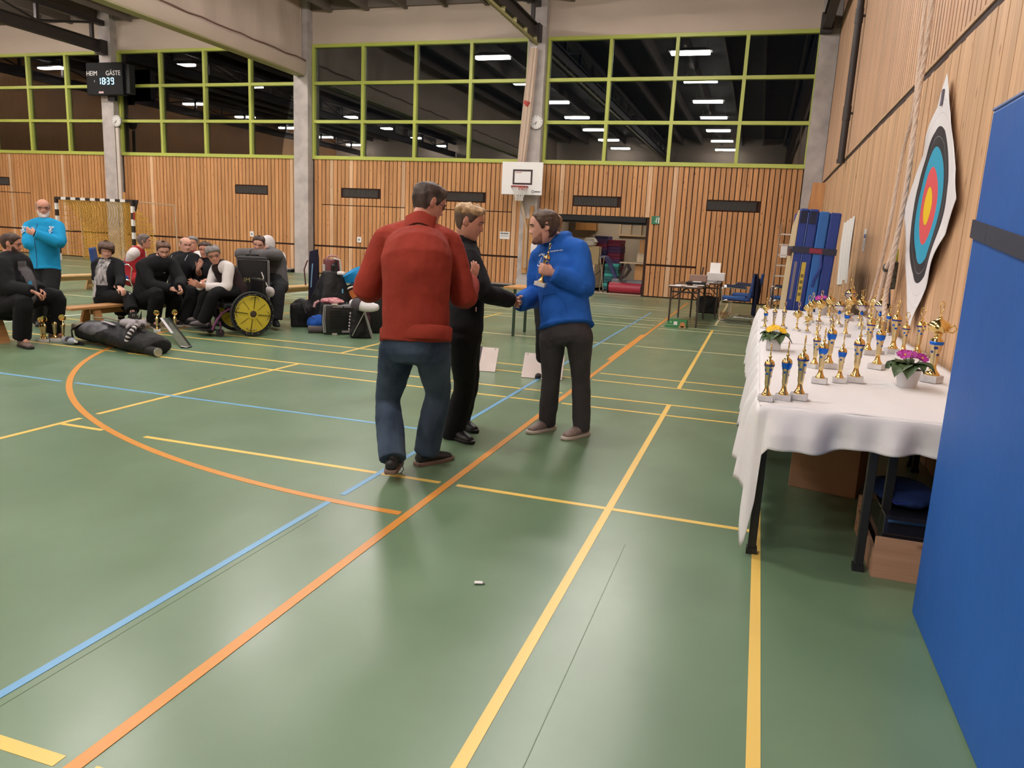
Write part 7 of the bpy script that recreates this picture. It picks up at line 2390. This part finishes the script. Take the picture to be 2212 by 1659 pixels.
# ================================================================== BENCHES, WHEELCHAIR, LUGGAGE
M_BENCH = wood('bench_wood', (.36, .17, .06), (.48, .25, .10), axis=1, knots=False)
def bench(lab, m, L):
    t = thing('gym_bench', lab, 'bench', 'wooden gym benches')
    part('seat_board', MB().bb(-.135, .135, 0, L, .285, .318), m, t, smooth=0, bevel=.006)
    for yy in (.42, L-.42):
        for sg in (-1, 1):
            part('leg', MB().rings([[(sg*.17-.0, yy-.075, 0), (sg*.17-.0, yy+.075, 0), (sg*.13, yy+.075, 0), (sg*.13, yy-.075, 0)], [(sg*.10, yy-.045, .285), (sg*.10, yy+.045, .285), (sg*.06, yy+.045, .285), (sg*.06, yy-.045, .285)]]), m, t, smooth=0)
        part('stretcher', MB().bb(-.12, .12, yy-.025, yy+.025, .06, .11), m, t, smooth=0)
    part('rail', MB().bb(-.02, .02, .4, L-.4, .20, .285), m, t, smooth=0)
    return t
b0 = bench('wooden gym bench under the heavy man at the left edge', M_BENCH, 3.3)
b0.location = (-8.30, 3.52, 0)
copy_thing(b0, (-8.36, 7.40, 0), -.03, 'wooden gym bench under the four people seated in the middle')
M_BENCH2 = wood('light_bench_wood', (.46, .28, .12), (.58, .38, .19), axis=1, knots=False)
b2_ = bench('pale wooden gym bench standing empty before the handball goal', M_BENCH2, 3.3)
b2_.location = (-12.85, 9.25, 0)
copy_thing(b2_, (-8.75, 10.75, 0), -.05, 'pale wooden gym bench end left of the luggage pile')

wc = thing('wheelchair', 'black sports wheelchair with yellow spoke discs under the grey-haired woman', 'wheelchair')
n_ = V((.85, -.53, 0)); h_ = V((-.53, -.85, 0)); up_ = V((0, 0, 1))
M_YDISC = mat('yellow_spoke_disc', (.52, .42, .035), rough=.4)
M_TYRE = mat('black_tyre', (.012, .012, .012), rough=.7)
M_PURPLE = mat('purple_frame', (.10, .025, .075), rough=.3, metal=.4)
def wheel(c, front, disc):
    c = V(c)
    F = Matrix((h_, up_, n_)).transposed()      # local x along heading, y up, z out
    P = lambda a, r, z: c+F @ V((r*math.cos(a), r*math.sin(a), z))
    w = part('wheel', MB().tube([P(2*PI*k/40, .285, 0) for k in range(40)], .016, 8, closed=True), M_TYRE, wc)
    part('rim', MB().tube([P(2*PI*k/40, .262, 0) for k in range(40)], .012, 6, closed=True), M_BLACK, w)
    dm = MB(); dm.rings([[P(2*PI*k/40, .245, .004) for k in range(40)], [P(2*PI*k/40, .245, .012) for k in range(40)], [P(2*PI*k/40, .05, .022) for k in range(40)], [P(2*PI*k/40, .05, .006) for k in range(40)]], caps=False)
    part('spoke_disc', dm, disc, w, smooth=30)
    hb_ = MB(); hb_.rings([[P(2*PI*k/24, .062, .016) for k in range(24)], [P(2*PI*k/24, .062, .034) for k in range(24)], [P(2*PI*k/24, .046, .034) for k in range(24)], [P(2*PI*k/24, .046, .016) for k in range(24)]], caps=False)
    part('hub_ring', hb_, disc, w, smooth=30)
    part('hub', MB().rings([[P(2*PI*k/20, .046, .012) for k in range(20)], [P(2*PI*k/20, .046, .026) for k in range(20)], [P(2*PI*k/20, .012, .040) for k in range(20)]]), mat('dark_hub', (.045, .03, .025), rough=.4), w)
    part('handrim', MB().tube([P(2*PI*k/40, .262, .05) for k in range(40)], .008, 6, closed=True), M_BLACK, w)
    nb = MB()
    for k in range(20):
        nb.ball(P(2*PI*k/20+.1, .262, .052), .0075, 6, 4)
    part('handrim_studs', nb, M_CHROME, w)
    sp = MB()
    for k in range(4):
        a = PI/2*k+.15
        sp.tube([P(a, .07, .030), P(a, .255, .020)], .0045, 5)
        for q in (-.30, .30):
            sp.tube([P(a+q, .20, .020), P(a+q*.45, .225, .020), P(a-q*.45, .225, .020)], .003, 4)
        sp.tube([P(a+PI/4, .08, .026), P(a+PI/4, .21, .018)], .0025, 4)
    part('spoke_pattern', sp, M_BLACK, w)
    ws = MB()
    for k in range(4):
        for q in (-.30, .30): ws.ball(P(PI/2*k+.15+q, .205, .022), .010, 8, 5)
    part('washers', ws, M_CHROME, w)
cw = V((-6.35, 8.52, .302))
wheel(cw, True, M_YDISC)
wheel(cw-n_*.56, False, M_YDISC)
mid = cw-n_*.28
seat_c = mid+h_*.12
part('seat', MB().box(seat_c+up_*.10, (.44, .40, .06), rot=Matrix((h_, h_.cross(up_)*-1, up_)).transposed()), M_BLACK, wc, smooth=0, bevel=.015)
part('red_cushion_edge', MB().box(seat_c+n_*.20+up_*.135-h_*.10, (.20, .03, .035), rot=Matrix((h_, h_.cross(up_)*-1, up_)).transposed()), mat('red_cushion', (.36, .02, .025)), wc, smooth=0, bevel=.01)
part('backrest', MB().box(mid-h_*.20+up_*.28, (.05, .42, .34), rot=Matrix((h_, h_.cross(up_)*-1, up_)).transposed()), M_BLACK, wc, smooth=0, bevel=.02)
for sg in (1, -1):
    q = mid+n_*.19*sg
    part('frame_tube', MB().tube([q-h_*.18+up_*.06, q+h_*.28+up_*.06, q+h_*.38+up_*.0, q+h_*.46-up_*.12, q+h_*.50-up_*.21], .016, 8), M_PURPLE, wc)
    part('back_tube', MB().tube([q-h_*.16, q-h_*.22+up_*.52], .013, 8), M_BLACK, wc)
    part('side_guard', MB().box(mid+n_*.24*sg+up_*.06-h_*.02, (.40, .01, .18), rot=Matrix((h_, h_.cross(up_)*-1, up_)).transposed()), M_BLACK, wc, smooth=0)
    fk = V((q.x, q.y, 0))+h_*.40
    fk.z = .055
    c_ = part('caster', MB().cyl(fk-n_*.016, fk+n_*.016, .052, n=18), M_TYRE, wc)
    part('caster_fork', MB().tube([fk+n_*.026, fk+n_*.026+up_*.09, q+h_*.40+up_*-.10], .010, 6), M_PURPLE, c_)
part('axle', MB().cyl(cw-n_*.02, cw-n_*.54, .014, n=8), M_BLACK, wc)
part('footplate', MB().box(mid+h_*.52+V((0, 0, -.215)), (.20, .30, .015), rot=Matrix((h_, h_.cross(up_)*-1, up_)).transposed()), M_BLACK, wc, smooth=0)
rebase(wc, (mid.x, mid.y, 0))

RC = rotz(.62)
def box_case(name, lab, cat, c, size, m, rz=.62, bevel=.03, extras=()):
    t = thing(name, lab, cat)
    part('shell', MB().box((0, 0, size[2]/2), size), m, t, smooth=35, bevel=bevel)
    for nm_, mb, mm in extras: part(nm_, mb, mm, t)
    t.location = c; t.rotation_euler = (0, 0, rz)
    return t
M_NYLON = cloth('black_case_nylon', (.014, .013, .014), rough=.6, bump=.15)
M_SILVER_TRIM = mat('silver_trim', (.40, .39, .40), rough=.3, metal=.6)
# tall case under the folded arms
ex = [('front_pocket', MB().box((0, -.165, .34), (.34, .04, .46)), M_NYLON), ('zip', MB().tube([(-.205, -.148, .10), (-.205, -.148, .98), (.205, -.148, .98), (.205, -.148, .10)], .006, 6), M_SILVER_TRIM),
      ('side_piping', MB().tube([(.222, -.14, .1), (.222, -.14, .96), (.222, .10, .98)], .007, 6).tube([(.215, -.02, .35), (.30, -.04, .34)], .006, 6), M_SILVER_TRIM), ('pull_handle', MB().tube([(-.08, 0, 1.02), (-.08, 0, 1.05), (.08, 0, 1.05), (.08, 0, 1.02)], .012, 6), M_BLACK)]
tc_ = box_case('trolley_case', 'tall black trolley case with yellow lettering, in front of the man in grey sweater', 'case', (-6.86, 9.22, 0), (.43, .29, 1.03), M_NYLON, .66, .05, ex)
text_mesh('lettering', 'NM UDB', .088, mat('dull_yellow_print', (.42, .37, .12)), tc_, (0, -.149, .70), FACE_CAM)
wbag = thing('white_pouch', 'small white pouch hanging on a strap from the tall black case', 'pouch')
mb = MB(); mb.ball((-6.42, 9.0, .565), (.085, .05, .075), 8, 6)
part('pouch', mb, M_WCLOTH, wbag, smooth=40)
part('strap', MB().tube([(-6.62, 9.10, .82), (-6.52, 9.04, .70), (-6.45, 9.01, .62)], .007, 6), M_WCLOTH, wbag)
rebase(wbag, (-6.42, 9.0, .49))
sofb = thing('black_backpack', 'soft black backpack on the floor right of the boots of the man in grey', 'backpack')
mb = MB(); mb.box((-6.46, 9.86, .17), (.34, .26, .34), rot=RC); mb.ball((-6.46, 9.86, .22), (.2, .16, .2), 14, 10)
soft('pack', mb, M_NYLON, sofb, .018, 5, .03); flush_pending()
part('strap', MB().tube([(-6.36, 9.70, .36), (-6.28, 9.68, .22), (-6.33, 9.71, .06)], .014, 6), M_BLACK, sofb)
rebase(sofb, (-6.46, 9.86, 0))
box_case('flight_case', 'long black flight case with silver catches behind the backpack', 'case', (-6.72, 10.62, 0), (.62, .40, .30), M_BLACK, .62, .012,
         [('trim', MB().box((0, 0, .20), (.63, .41, .012)), M_SILVER_TRIM), ('catch', MB().box((.16, -.204, .19), (.03, .012, .07)).box((-.16, -.204, .19), (.03, .012, .07)), M_CHROME), ('lid_strap', MB().box((0, .0, .315), (.50, .05, .03)), M_BLACK)])
cs2 = box_case('camera_case', 'grey case with two round dials, beside the blue bag', 'case', (-6.32, 10.02, 0), (.34, .30, .30), mat('grey_case', (.085, .078, .075), rough=.5), .62, .015,
         [('dial', MB().lathe([(.001, 0), (.035, 0), (.035, .012), (.001, .012)], c=(-.09, -.15, .19), n=16, rot=Matrix.Rotation(PI/2, 3, 'X')), M_SILVER_TRIM), ('dial', MB().lathe([(.001, 0), (.035, 0), (.035, .012), (.001, .012)], c=(.06, -.15, .19), n=16, rot=Matrix.Rotation(PI/2, 3, 'X')), M_SILVER_TRIM), ('lower_band', MB().box((0, -.005, .05), (.35, .31, .10)), M_BLACK)])
bcl = thing('dark_bundle', 'dark rumpled clothes lying on the grey case and the flight case', 'clothes')
mb = MB(); mb.ball((-6.32, 10.04, .345), (.18, .14, .045), 14, 8)
soft('cloth', mb, cloth('mauve_cloth', (.06, .045, .05)), bcl, .014, 2, .035); flush_pending()
part('pink_trim', MB().tube([(-6.20, 9.92, .335), (-6.15, 9.90, .28), (-6.17, 9.90, .22)], .022, 8), mat('pink_cloth', (.42, .22, .23), rough=.8), bcl)
rebase(bcl, (-6.32, 10.04, .302))
# big black suitcase in front with the silver edge
ex = [('ribs', MB(), M_BLACK)]
rb_ = MB()
for k in range(8): rb_.box((-.09, -.137, .09+.035*k), (.16, .012, .012))
lt_ = MB().tube([(-.245, -.125, .03), (-.262, -.125, .20), (-.245, -.125, .40), (-.225, -.125, .41)], .012, 6).tube([(-.225, -.135, .03), (-.24, -.135, .2), (-.225, -.135, .40)], .007, 6)
sc1 = box_case('hard_suitcase', 'ribbed black hard suitcase with a silver edge at the front of the luggage pile', 'suitcase', (-5.60, 9.50, 0), (.50, .26, .42), mat('black_shell', (.010, .010, .010), rough=.35), .70, .03,
         [('ribs', rb_, M_BLACK), ('silver_edge', lt_, M_SILVER_TRIM), ('latch', MB().box((.10, -.134, .395), (.14, .012, .02)).box((-.06, -.134, .395), (.14, .012, .02)).box((.06, -.134, .045), (.12, .012, .03)), mat('grey_latch', (.20, .18, .19), rough=.5)), ('handle_stub', MB().box((-.10, -.125, .425), (.08, .04, .02)).box((-.10, -.125, .012), (.07, .04, .02)), mat('cream_stub', (.42, .38, .30)))])
pk_ = thing('pink_scarf', 'pink and dark red patterned cloth lying on the ribbed black suitcase', 'cloth')
mb = MB(); mb.ball((-5.72, 9.50, .455), (.20, .10, .05), 16, 8)
soft('cloth', mb, mat('pink_red_pattern', (.28, .025, .06), rough=.85, col2=(.55, .30, .30), vscale=14), pk_, .014, 2, .05); flush_pending()
part('fringe', MB().tube([(-5.90, 9.42, .45), (-5.93, 9.37, .42), (-5.94, 9.36, .36)], .018, 8), mat('pink_cloth', (0, 0, 0)), pk_)
rebase(pk_, (-5.72, 9.5, .42))
mv = thing('mauve_bag', 'dull mauve bag with looped handle between the suitcase and the black coat', 'bag')
mb = MB(); mb.ball((-5.40, 9.92, .33), (.17, .12, .16), 14, 10); mb.box((-5.40, 9.92, .12), (.26, .2, .24))
soft('sack', mb, cloth('mauve_canvas', (.105, .045, .05)), mv, .016, 3, .04); flush_pending()
part('handle', MB().tube([(-5.52, 9.84, .42), (-5.44, 9.82, .54), (-5.34, 9.84, .54), (-5.28, 9.88, .42)], .012, 6), mat('mauve_handle', (.13, .06, .06), rough=.8), mv)
rebase(mv, (-5.40, 9.92, 0))
bb2 = thing('blue_sack', 'bright blue cloth sack on the floor left of the ribbed suitcase', 'sack')
mb = MB(); mb.ball((-6.00, 9.55, .115), (.17, .15, .115), 16, 10)
soft('sack', mb, cloth('bright_blue_cloth', (.014, .075, .33)), bb2, .014, 2, .04); flush_pending()
part('drawcord', MB().tube([(-6.08, 9.43, .19), (-6.03, 9.42, .21), (-5.98, 9.44, .19)], .006, 6), M_NAVY, bb2)
rebase(bb2, (-6.0, 9.55, 0))
gr = thing('foam_roll', 'short dark grey foam roll lying before the blue sack', 'roll')
part('roll', MB().cyl((-5.98, 9.28, .052), (-5.78, 9.40, .052), .05, n=18), mat('grey_foam', (.075, .06, .06), rough=.8), gr)
part('end_disc', MB().cyl((-5.984, 9.2776, .052), (-5.979, 9.2806, .052), .046, n=18), mat('brown_foam', (.10, .075, .07), rough=.8), gr)
rebase(gr, (-5.88, 9.34, 0))
# black coat draped over a trolley: pile
pl_ = thing('black_coat', 'black coat draped like a tent over the luggage in the middle of the pile', 'coat')
mb = MB()
rings = []
cc = V((-6.10, 10.10, 0))
for k in range(12):
    t = k/11
    z = .84-.80*t*1.0
    a_, b_ = .13+.27*t**.8, .08+.16*t**.8
    ring = []
    for j in range(32):
        an = 2*PI*j/32
        f = 1+.10*t*math.sin(an*6+1)+.05*t*math.sin(an*11)
        q = V((a_*f*math.cos(an), b_*f*math.sin(an), z))
        ring.append(cc+RC @ q)
    rings.append(ring)
mb.rings(rings)
soft('coat', mb, cloth('black_satin', (.012, .012, .013), rough=.45, bump=.35), pl_, .018, 2, .02); flush_pending()
part('collar_loop', MB().tube([cc+V((.02, 0, .82)), cc+V((.01, 0, .92)), cc+V((.05, .02, .98)), cc+V((.08, .02, .82))], .028, 8), M_BLACK, pl_)
part('white_tag', MB().box(cc+V((.17, -.02, .82)), (.12, .06, .05)), M_WHITE, pl_, smooth=0, bevel=.015)
part('blue_tag', MB().box(cc+RC @ V((.14, -.205, .56)), (.018, .02, .06), rot=RC), mat('light_blue_tag', (.12, .40, .62)), pl_, smooth=0)
part('reflective_strip', MB().box(cc+RC @ V((.20, -.235, .36)), (.012, .012, .09), rot=RC), M_SILVER_TRIM, pl_, smooth=0)
rebase(pl_, cc)
tb = thing('bow_bag', 'tall narrow navy bag with blue print standing behind the luggage pile', 'bag')
part('sleeve', MB().rings([[(-6.88, 10.66, 0), (-6.72, 10.72, 0), (-6.75, 10.80, 0), (-6.90, 10.74, 0)], [(-6.86, 10.66, .95), (-6.74, 10.72, .98), (-6.76, 10.80, .98), (-6.87, 10.74, .95)], [(-6.86, 10.68, 1.09), (-6.75, 10.73, 1.13), (-6.76, 10.77, 1.13), (-6.87, 10.72, 1.09)]]), cloth('navy_bag', (.016, .015, .03)), tb, smooth=0)
part('blue_print', MB().tube([(-6.800, 10.675, .90), (-6.815, 10.670, .70), (-6.825, 10.665, .52)], .02, 6, flat=(.004, .018)), mat('blue_white_print', (.22, .40, .62)), tb)
part('strap', MB().tube([(-6.885, 10.66, .95), (-6.92, 10.62, .8), (-6.90, 10.63, .55)], .012, 6), mat('wine_strap', (.10, .03, .03)), tb)
rebase(tb, (-6.8, 10.7, 0))
rcase = box_case('red_case', 'wine red upright case with white handle behind the black coat', 'case', (-6.62, 10.95, .0), (.26, .22, .98), mat('wine_red_shell', (.115, .012, .018), rough=.4), .62, .03,
         [('white_strap', MB().tube([(.135, -.115, .40), (.138, -.118, .80), (.12, -.118, .97), (.02, -.115, .995)], .016, 6).tube([(-.13, -.115, .9), (-.13, -.12, .72)], .02, 6), M_WCLOTH), ('pink_top', MB().tube([(-.08, 0, .985), (-.04, 0, 1.03), (.08, 0, 1.03), (.1, 0, .985)], .014, 6), mat('pink_cloth', (0, 0, 0)))])
cy = thing('cyan_jacket', 'bright cyan rain jacket lying over the luggage behind the man in red', 'jacket')
mb = MB()
mb.rings([[V((-6.03, 10.17, .70)), V((-5.90, 10.24, .66)), V((-5.86, 10.30, .72)), V((-5.97, 10.25, .80))], [V((-5.88, 10.20, .80)), V((-5.76, 10.26, .70)), V((-5.74, 10.32, .80)), V((-5.82, 10.28, .90))], [V((-5.74, 10.24, .88)), V((-5.62, 10.30, .74)), V((-5.60, 10.36, .80)), V((-5.68, 10.34, .95))]])
part('cloth', mb, cloth('cyan_nylon', (.012, .22, .50), rough=.5), cy, smooth=60)
part('dark_lining', MB().rings([[V((-5.90, 10.26, .64)), V((-5.86, 10.32, .64)), V((-5.88, 10.32, .70))], [V((-5.62, 10.32, .66)), V((-5.58, 10.38, .68)), V((-5.60, 10.38, .78))]]), mat('navy_lining', (.012, .05, .16)), cy, smooth=0)
rebase(cy, (-5.8, 10.25, .64))
wh2 = thing('orange_wheel', 'spare wheelchair wheel with white rim and orange disc leaning behind the luggage', 'wheel')
c = V((-5.78, 10.30, .345)); nn = V((.62, -.76, .18)).normalized(); u2 = nn.cross(V((0, 0, 1))).normalized(); w2 = u2.cross(nn)
Pw = lambda a, r, z=0: c+u2*(r*math.cos(a))+w2*(r*math.sin(a))+nn*z
part('tyre', MB().tube([Pw(2*PI*k/40, .31) for k in range(40)], .016, 8, closed=True), M_TYRE, wh2)
part('handrim', MB().tube([Pw(2*PI*k/40, .275, .04) for k in range(40)], .011, 8, closed=True), M_WHITE, wh2)
part('disc', MB().rings([[Pw(2*PI*k/36, .27, -.004) for k in range(36)], [Pw(2*PI*k/36, .27, .004) for k in range(36)]]), mat('dark_disc', (.03, .018, .016), rough=.5), wh2)
om = MB()
om.rings([[Pw(a, .24, .006) for a in (.9, 1.3, 1.7, 2.2)]+[Pw(a, .12, .006) for a in (2.2, 1.6, .9)], [Pw(a, .24, .010) for a in (.9, 1.3, 1.7, 2.2)]+[Pw(a, .12, .010) for a in (2.2, 1.6, .9)]])
for k in range(4): om.tube([Pw(1.5, .09-.03*k, .008)-u2*.08, Pw(1.5, .09-.03*k, .008)+u2*.06], .009, 5)
om.tube([Pw(.3, .05, .008), Pw(-.3, .17, .008)], .014, 5)
part('orange_print', om, mat('orange_print', (.42, .115, .015), rough=.5), wh2, smooth=30)
rebase(wh2, (c.x, c.y, .0))
bj = thing('light_blue_jacket', 'faded light blue jacket hanging beside the orange wheel, behind the man in red', 'jacket')
mb = MB(); mb.box((-5.44, 10.45, .40), (.22, .16, .62), rot=RC, taper=.7); mb.ball((-5.42, 10.45, .70), (.12, .09, .12))
soft('cloth', mb, cloth('faded_blue', (.10, .20, .42)), bj, .018, 4, .04); flush_pending()
part('dark_fold', MB().tube([(-5.42, 10.33, .70), (-5.40, 10.32, .5), (-5.37, 10.33, .3)], .012, 6), mat('fold_navy', (.03, .06, .2)), bj)
rebase(bj, (-5.44, 10.45, .09)); bj.location.z = .0
rc2 = box_case('equipment_case', 'black equipment case with pale upright label, right end of the luggage pile', 'case', (-5.22, 9.98, 0), (.30, .30, .52), M_BLACK, .62, .012,
         [('pale_label', MB().box((.10, -.152, .26), (.05, .006, .34)), mat('pale_label', (.38, .35, .28))), ('label_print', MB(), M_BLACK)][:1])
pr_ = MB()
for k in range(7): pr_.box((.10, -.156, .12+.045*k), (.028, .004, .026))
part('label_print', pr_, M_BLACK, rc2, smooth=0)
cap = thing('soft_hat', 'white and dark grey soft cap lying on top of the small black rucksack', 'cap')
mb = MB()
limb(mb, [V((-5.20, 9.12, .50)), V((-5.10, 9.14, .475)), V((-4.98, 9.16, .455)), V((-4.86, 9.18, .455))], [(.05, .045), (.085, .075), (.082, .075), (.05, .05)], n=16, sub=3)
soft('crown', mb, mat('white_fleece', (.58, .56, .58), rough=.9), cap, .012, 2, .02); flush_pending()
gm = MB(); limb(gm, [V((-5.19, 9.11, .502)), V((-5.13, 9.125, .485)), V((-5.065, 9.135, .472))], [(.055, .05), (.088, .078), (.091, .081)], n=18, sub=3, cap=False)
part('dark_panel', gm, mat('dark_grey_fleece', (.05, .042, .05), rough=.9), cap, smooth=60)
rebase(cap, (-5.05, 9.14, .40))
bp2 = thing('small_rucksack', 'small black rucksack with pale straps and a folding frame, under the white cap', 'rucksack')
mb = MB(); limb(mb, [V((-5.17, 9.30, .10)), V((-5.17, 9.28, .25)), V((-5.15, 9.24, .38))], [(.15, .11), (.13, .10), (.07, .06)], n=16)
mb.box((-5.17, 9.32, .06), (.30, .2, .11), rot=RC)
soft('pack', mb, M_NYLON, bp2, .014, 3, .025); flush_pending()
part('frame_rod', MB().tube([(-5.22, 9.17, .03), (-5.02, 9.16, .39)], .007, 6).tube([(-4.94, 9.26, .012), (-5.03, 9.17, .40)], .008, 6).tube([(-4.99, 9.30, .015), (-5.06, 9.20, .39)], .007, 6), M_SILVER_TRIM, bp2)
stp = MB()
for k in range(6): stp.ball((-5.28+.006*k, 9.19-.004*k, .12+.045*k), (.014, .01, .016), 8, 6)
part('buckles', stp, mat('pale_buckle', (.35, .30, .31)), bp2)
rebase(bp2, (-5.15, 9.27, 0))

# ---- big black rucksack lying on the floor, plush animal on it
rk_ = thing('big_rucksack', 'big black rucksack lying on its side on the floor by the orange arc', 'rucksack')
A = V((-7.60, 7.02, .13)); B_ = V((-6.32, 6.76, .12))
d = (B_-A).normalized(); lat = V((-d.y, d.x, 0))
mb = MB()
limb(mb, [A+V((0, 0, -.01)), A+d*.22+V((0, 0, .015)), A+d*.62+V((0, 0, .02)), A+d*1.0-V((0, 0, .01)), B_-V((0, 0, .03))], [(.14, .10), (.20, .125), (.22, .14), (.22, .135), (.18, .115)], side=lat, n=20, sub=4)
soft('pack', mb, cloth('black_rucksack_nylon', (.012, .012, .013), rough=.6, bump=.3), rk_, .014, 3, .035); flush_pending()
gp_ = MB()
limb(gp_, [A+d*.18+V((0, 0, .04))-lat*.06, A+d*.45+V((0, 0, .055))-lat*.07, A+d*.72+V((0, 0, .055))-lat*.06], [(.13, .085), (.16, .095), (.12, .08)], side=lat, n=16)
soft('grey_pocket', gp_, mat('grey_print_nylon', (.025, .024, .028), rough=.7, col2=(.12, .115, .13), vscale=8), rk_, .014, 2, .02); flush_pending()
part('pale_strip', MB().tube([A+d*.45+V((0, 0, .163))-lat*.07, A+d*.60+V((0, 0, .166))-lat*.10, A+d*.75+V((0, 0, .155))-lat*.12], .012, 6, flat=(.006, .022), up=(0, 0, 1)), mat('pale_grey_strip', (.32, .29, .31)), rk_)
part('shoulder_strap', MB().tube([A+d*.12+V((0, 0, .10))-lat*.10, A-d*.02-lat*.16+V((0, 0, .02)), A+d*.10-lat*.22-V((0, 0, .10)), A+d*.30-lat*.22-V((0, 0, .12))], .02, 8, flat=(.008, .03)), M_BLACK, rk_)
part('khaki_flap', MB().box(A-d*.10+V((0, 0, .03)), (.16, .17, .10), rot=rotz(-.3)), mat('khaki_cloth', (.17, .14, .095), rough=.85), rk_, smooth=35, bevel=.035)
part('khaki_strap', MB().tube([A+d*.05+V((0, 0, .15))+lat*.08, A+d*.30+V((0, 0, .175))+lat*.10, A+d*.50+V((0, 0, .165))+lat*.10], .025, 6, flat=(.008, .03)), mat('khaki_cloth', (0, 0, 0)), rk_)
bt_ = B_+d*.07-lat*.12
bo = part('bottle', MB().cyl(bt_-d*.06-V((0, 0, .06)), bt_+d*.12-V((0, 0, .065)), .05, n=18), M_BLACK, rk_)
part('bottle_base', MB().cyl(bt_+d*.12-V((0, 0, .065)), bt_+d*.132-V((0, 0, .065)), .049, n=18), mat('steel_base', (.45, .44, .42), rough=.3, metal=.8), bo)
rebase(rk_, ((A.x+B_.x)/2, (A.y+B_.y)/2, 0))
py = thing('plush_animal', 'small grey plush animal with striped tail lying on the big black rucksack', 'toy')
M_GFUR = mat('grey_plush', (.27, .245, .26), rough=.95, var=.15, vscale=60)
c = A+d*.86+V((0, 0, .175))
mb = MB()
limb(mb, [c-d*.10, c, c+d*.12], [(.06, .045), (.075, .055), (.065, .05)], side=lat, n=14)
mb.ball(c+d*.20+V((0, 0, .015)), (.062, .055, .052), 14, 10)
for sg in (-1, 1):
    mb.ball(c+d*.20+lat*sg*.05+V((0, 0, .055)), (.022, .015, .022), 8, 6)
    limb(mb, [c+d*.08+lat*sg*.05, c+d*.10+lat*sg*.11-V((0, 0, .03))], [.024, .018], n=8)
soft('body', mb, M_GFUR, py, .008, 2, .006); flush_pending()
tl_ = MB()
tp_ = [c+d*.20-lat*.06-V((0, 0, .0)), c+d*.24-lat*.14-V((0, 0, .04)), c+d*.24-lat*.19-V((0, 0, .10)), c+d*.22-lat*.20-V((0, 0, .17))]
P_, _q = spline(tp_, [(0,)]*4, 4)
for k in range(len(P_)-1):
    tl_.m = k % 2
    tl_.tube([P_[k], P_[k+1]], .026, 10)
part('striped_tail', tl_, [mat('pale_plush', (.50, .46, .46), rough=.95), M_BLACK], py)
part('dark_face', MB().ball(c+d*.245+V((0, 0, .01))-lat*.015, (.024, .026, .022), 10, 8), mat('dark_plush', (.05, .04, .045), rough=.95), py)
ff = MB()
for k in range(9):
    q = c+d*(-.10+.028*k)+lat*.05+V((0, 0, .05))
    ff.tube([q, q+V((.012*math.sin(k*2), .02, .06+.02*(k % 3)))], [.010, .003], 6)
part('black_white_tufts', ff, M_BLACK, py)
rebase(py, (c.x, c.y, c.z-.055))
tbm = thing('clear_tube', 'clear flat plastic tube with dark edge leaning from the rucksack to the floor', 'tube')
a_, b_ = V((-7.30, 7.98, .22)), V((-6.36, 7.28, .012))
dd = (b_-a_).normalized(); ll = V((-dd.y, dd.x, 0)).normalized()
part('dark_edge', MB().tube([a_+ll*.05, b_+ll*.05, b_+dd*.05, b_-ll*.06], .014, 8), mat('dark_translucent', (.02, .025, .022), rough=.2), tbm)
part('clear_sheet', MB().rings([[a_+ll*.05, a_-ll*.06, a_-ll*.06-V((0, 0, .006)), a_+ll*.05-V((0, 0, .006))], [b_+ll*.05, b_-ll*.06, b_-ll*.06-V((0, 0, .006)), b_+ll*.05-V((0, 0, .006))]]), mat('clear_acrylic', (.55, .6, .55), rough=.1, trans=.9), tbm, smooth=0)
part('white_band', MB().rings([[a_-ll*.03+V((0, 0, .004)), a_-ll*.062+V((0, 0, .004)), a_-ll*.062, a_-ll*.03], [a_.lerp(b_, .55)-ll*.03+V((0, 0, .004)), a_.lerp(b_, .55)-ll*.062+V((0, 0, .004)), a_.lerp(b_, .55)-ll*.062, a_.lerp(b_, .55)-ll*.03]]), mat('pale_band', (.45, .42, .44)), tbm, smooth=0)
rebase(tbm, (a_.x, a_.y, 0))
pbg = thing('plastic_bottle', 'crumpled clear plastic bottle lying left of the big black rucksack', 'bottle')
q = V((-7.55, 6.74, .045))
mb = MB(); limb(mb, [q-d*.10, q-d*.03, q+d*.05, q+d*.11], [(.035, .035), (.05, .042), (.045, .04), (.022, .022)], n=14)
soft('bottle', mb, mat('bluish_plastic', (.42, .47, .55), rough=.12, alpha=.75), pbg, .008, 1, .02); flush_pending()
part('cap', MB().cyl(q+d*.11, q+d*.14, .016, n=12), M_WHITE, pbg)
part('label', MB().cyl(q-d*.02, q+d*.03, .0475, n=16), mat('dark_bottle_label', (.04, .045, .055), rough=.4), pbg)
rebase(pbg, (q.x, q.y, 0))
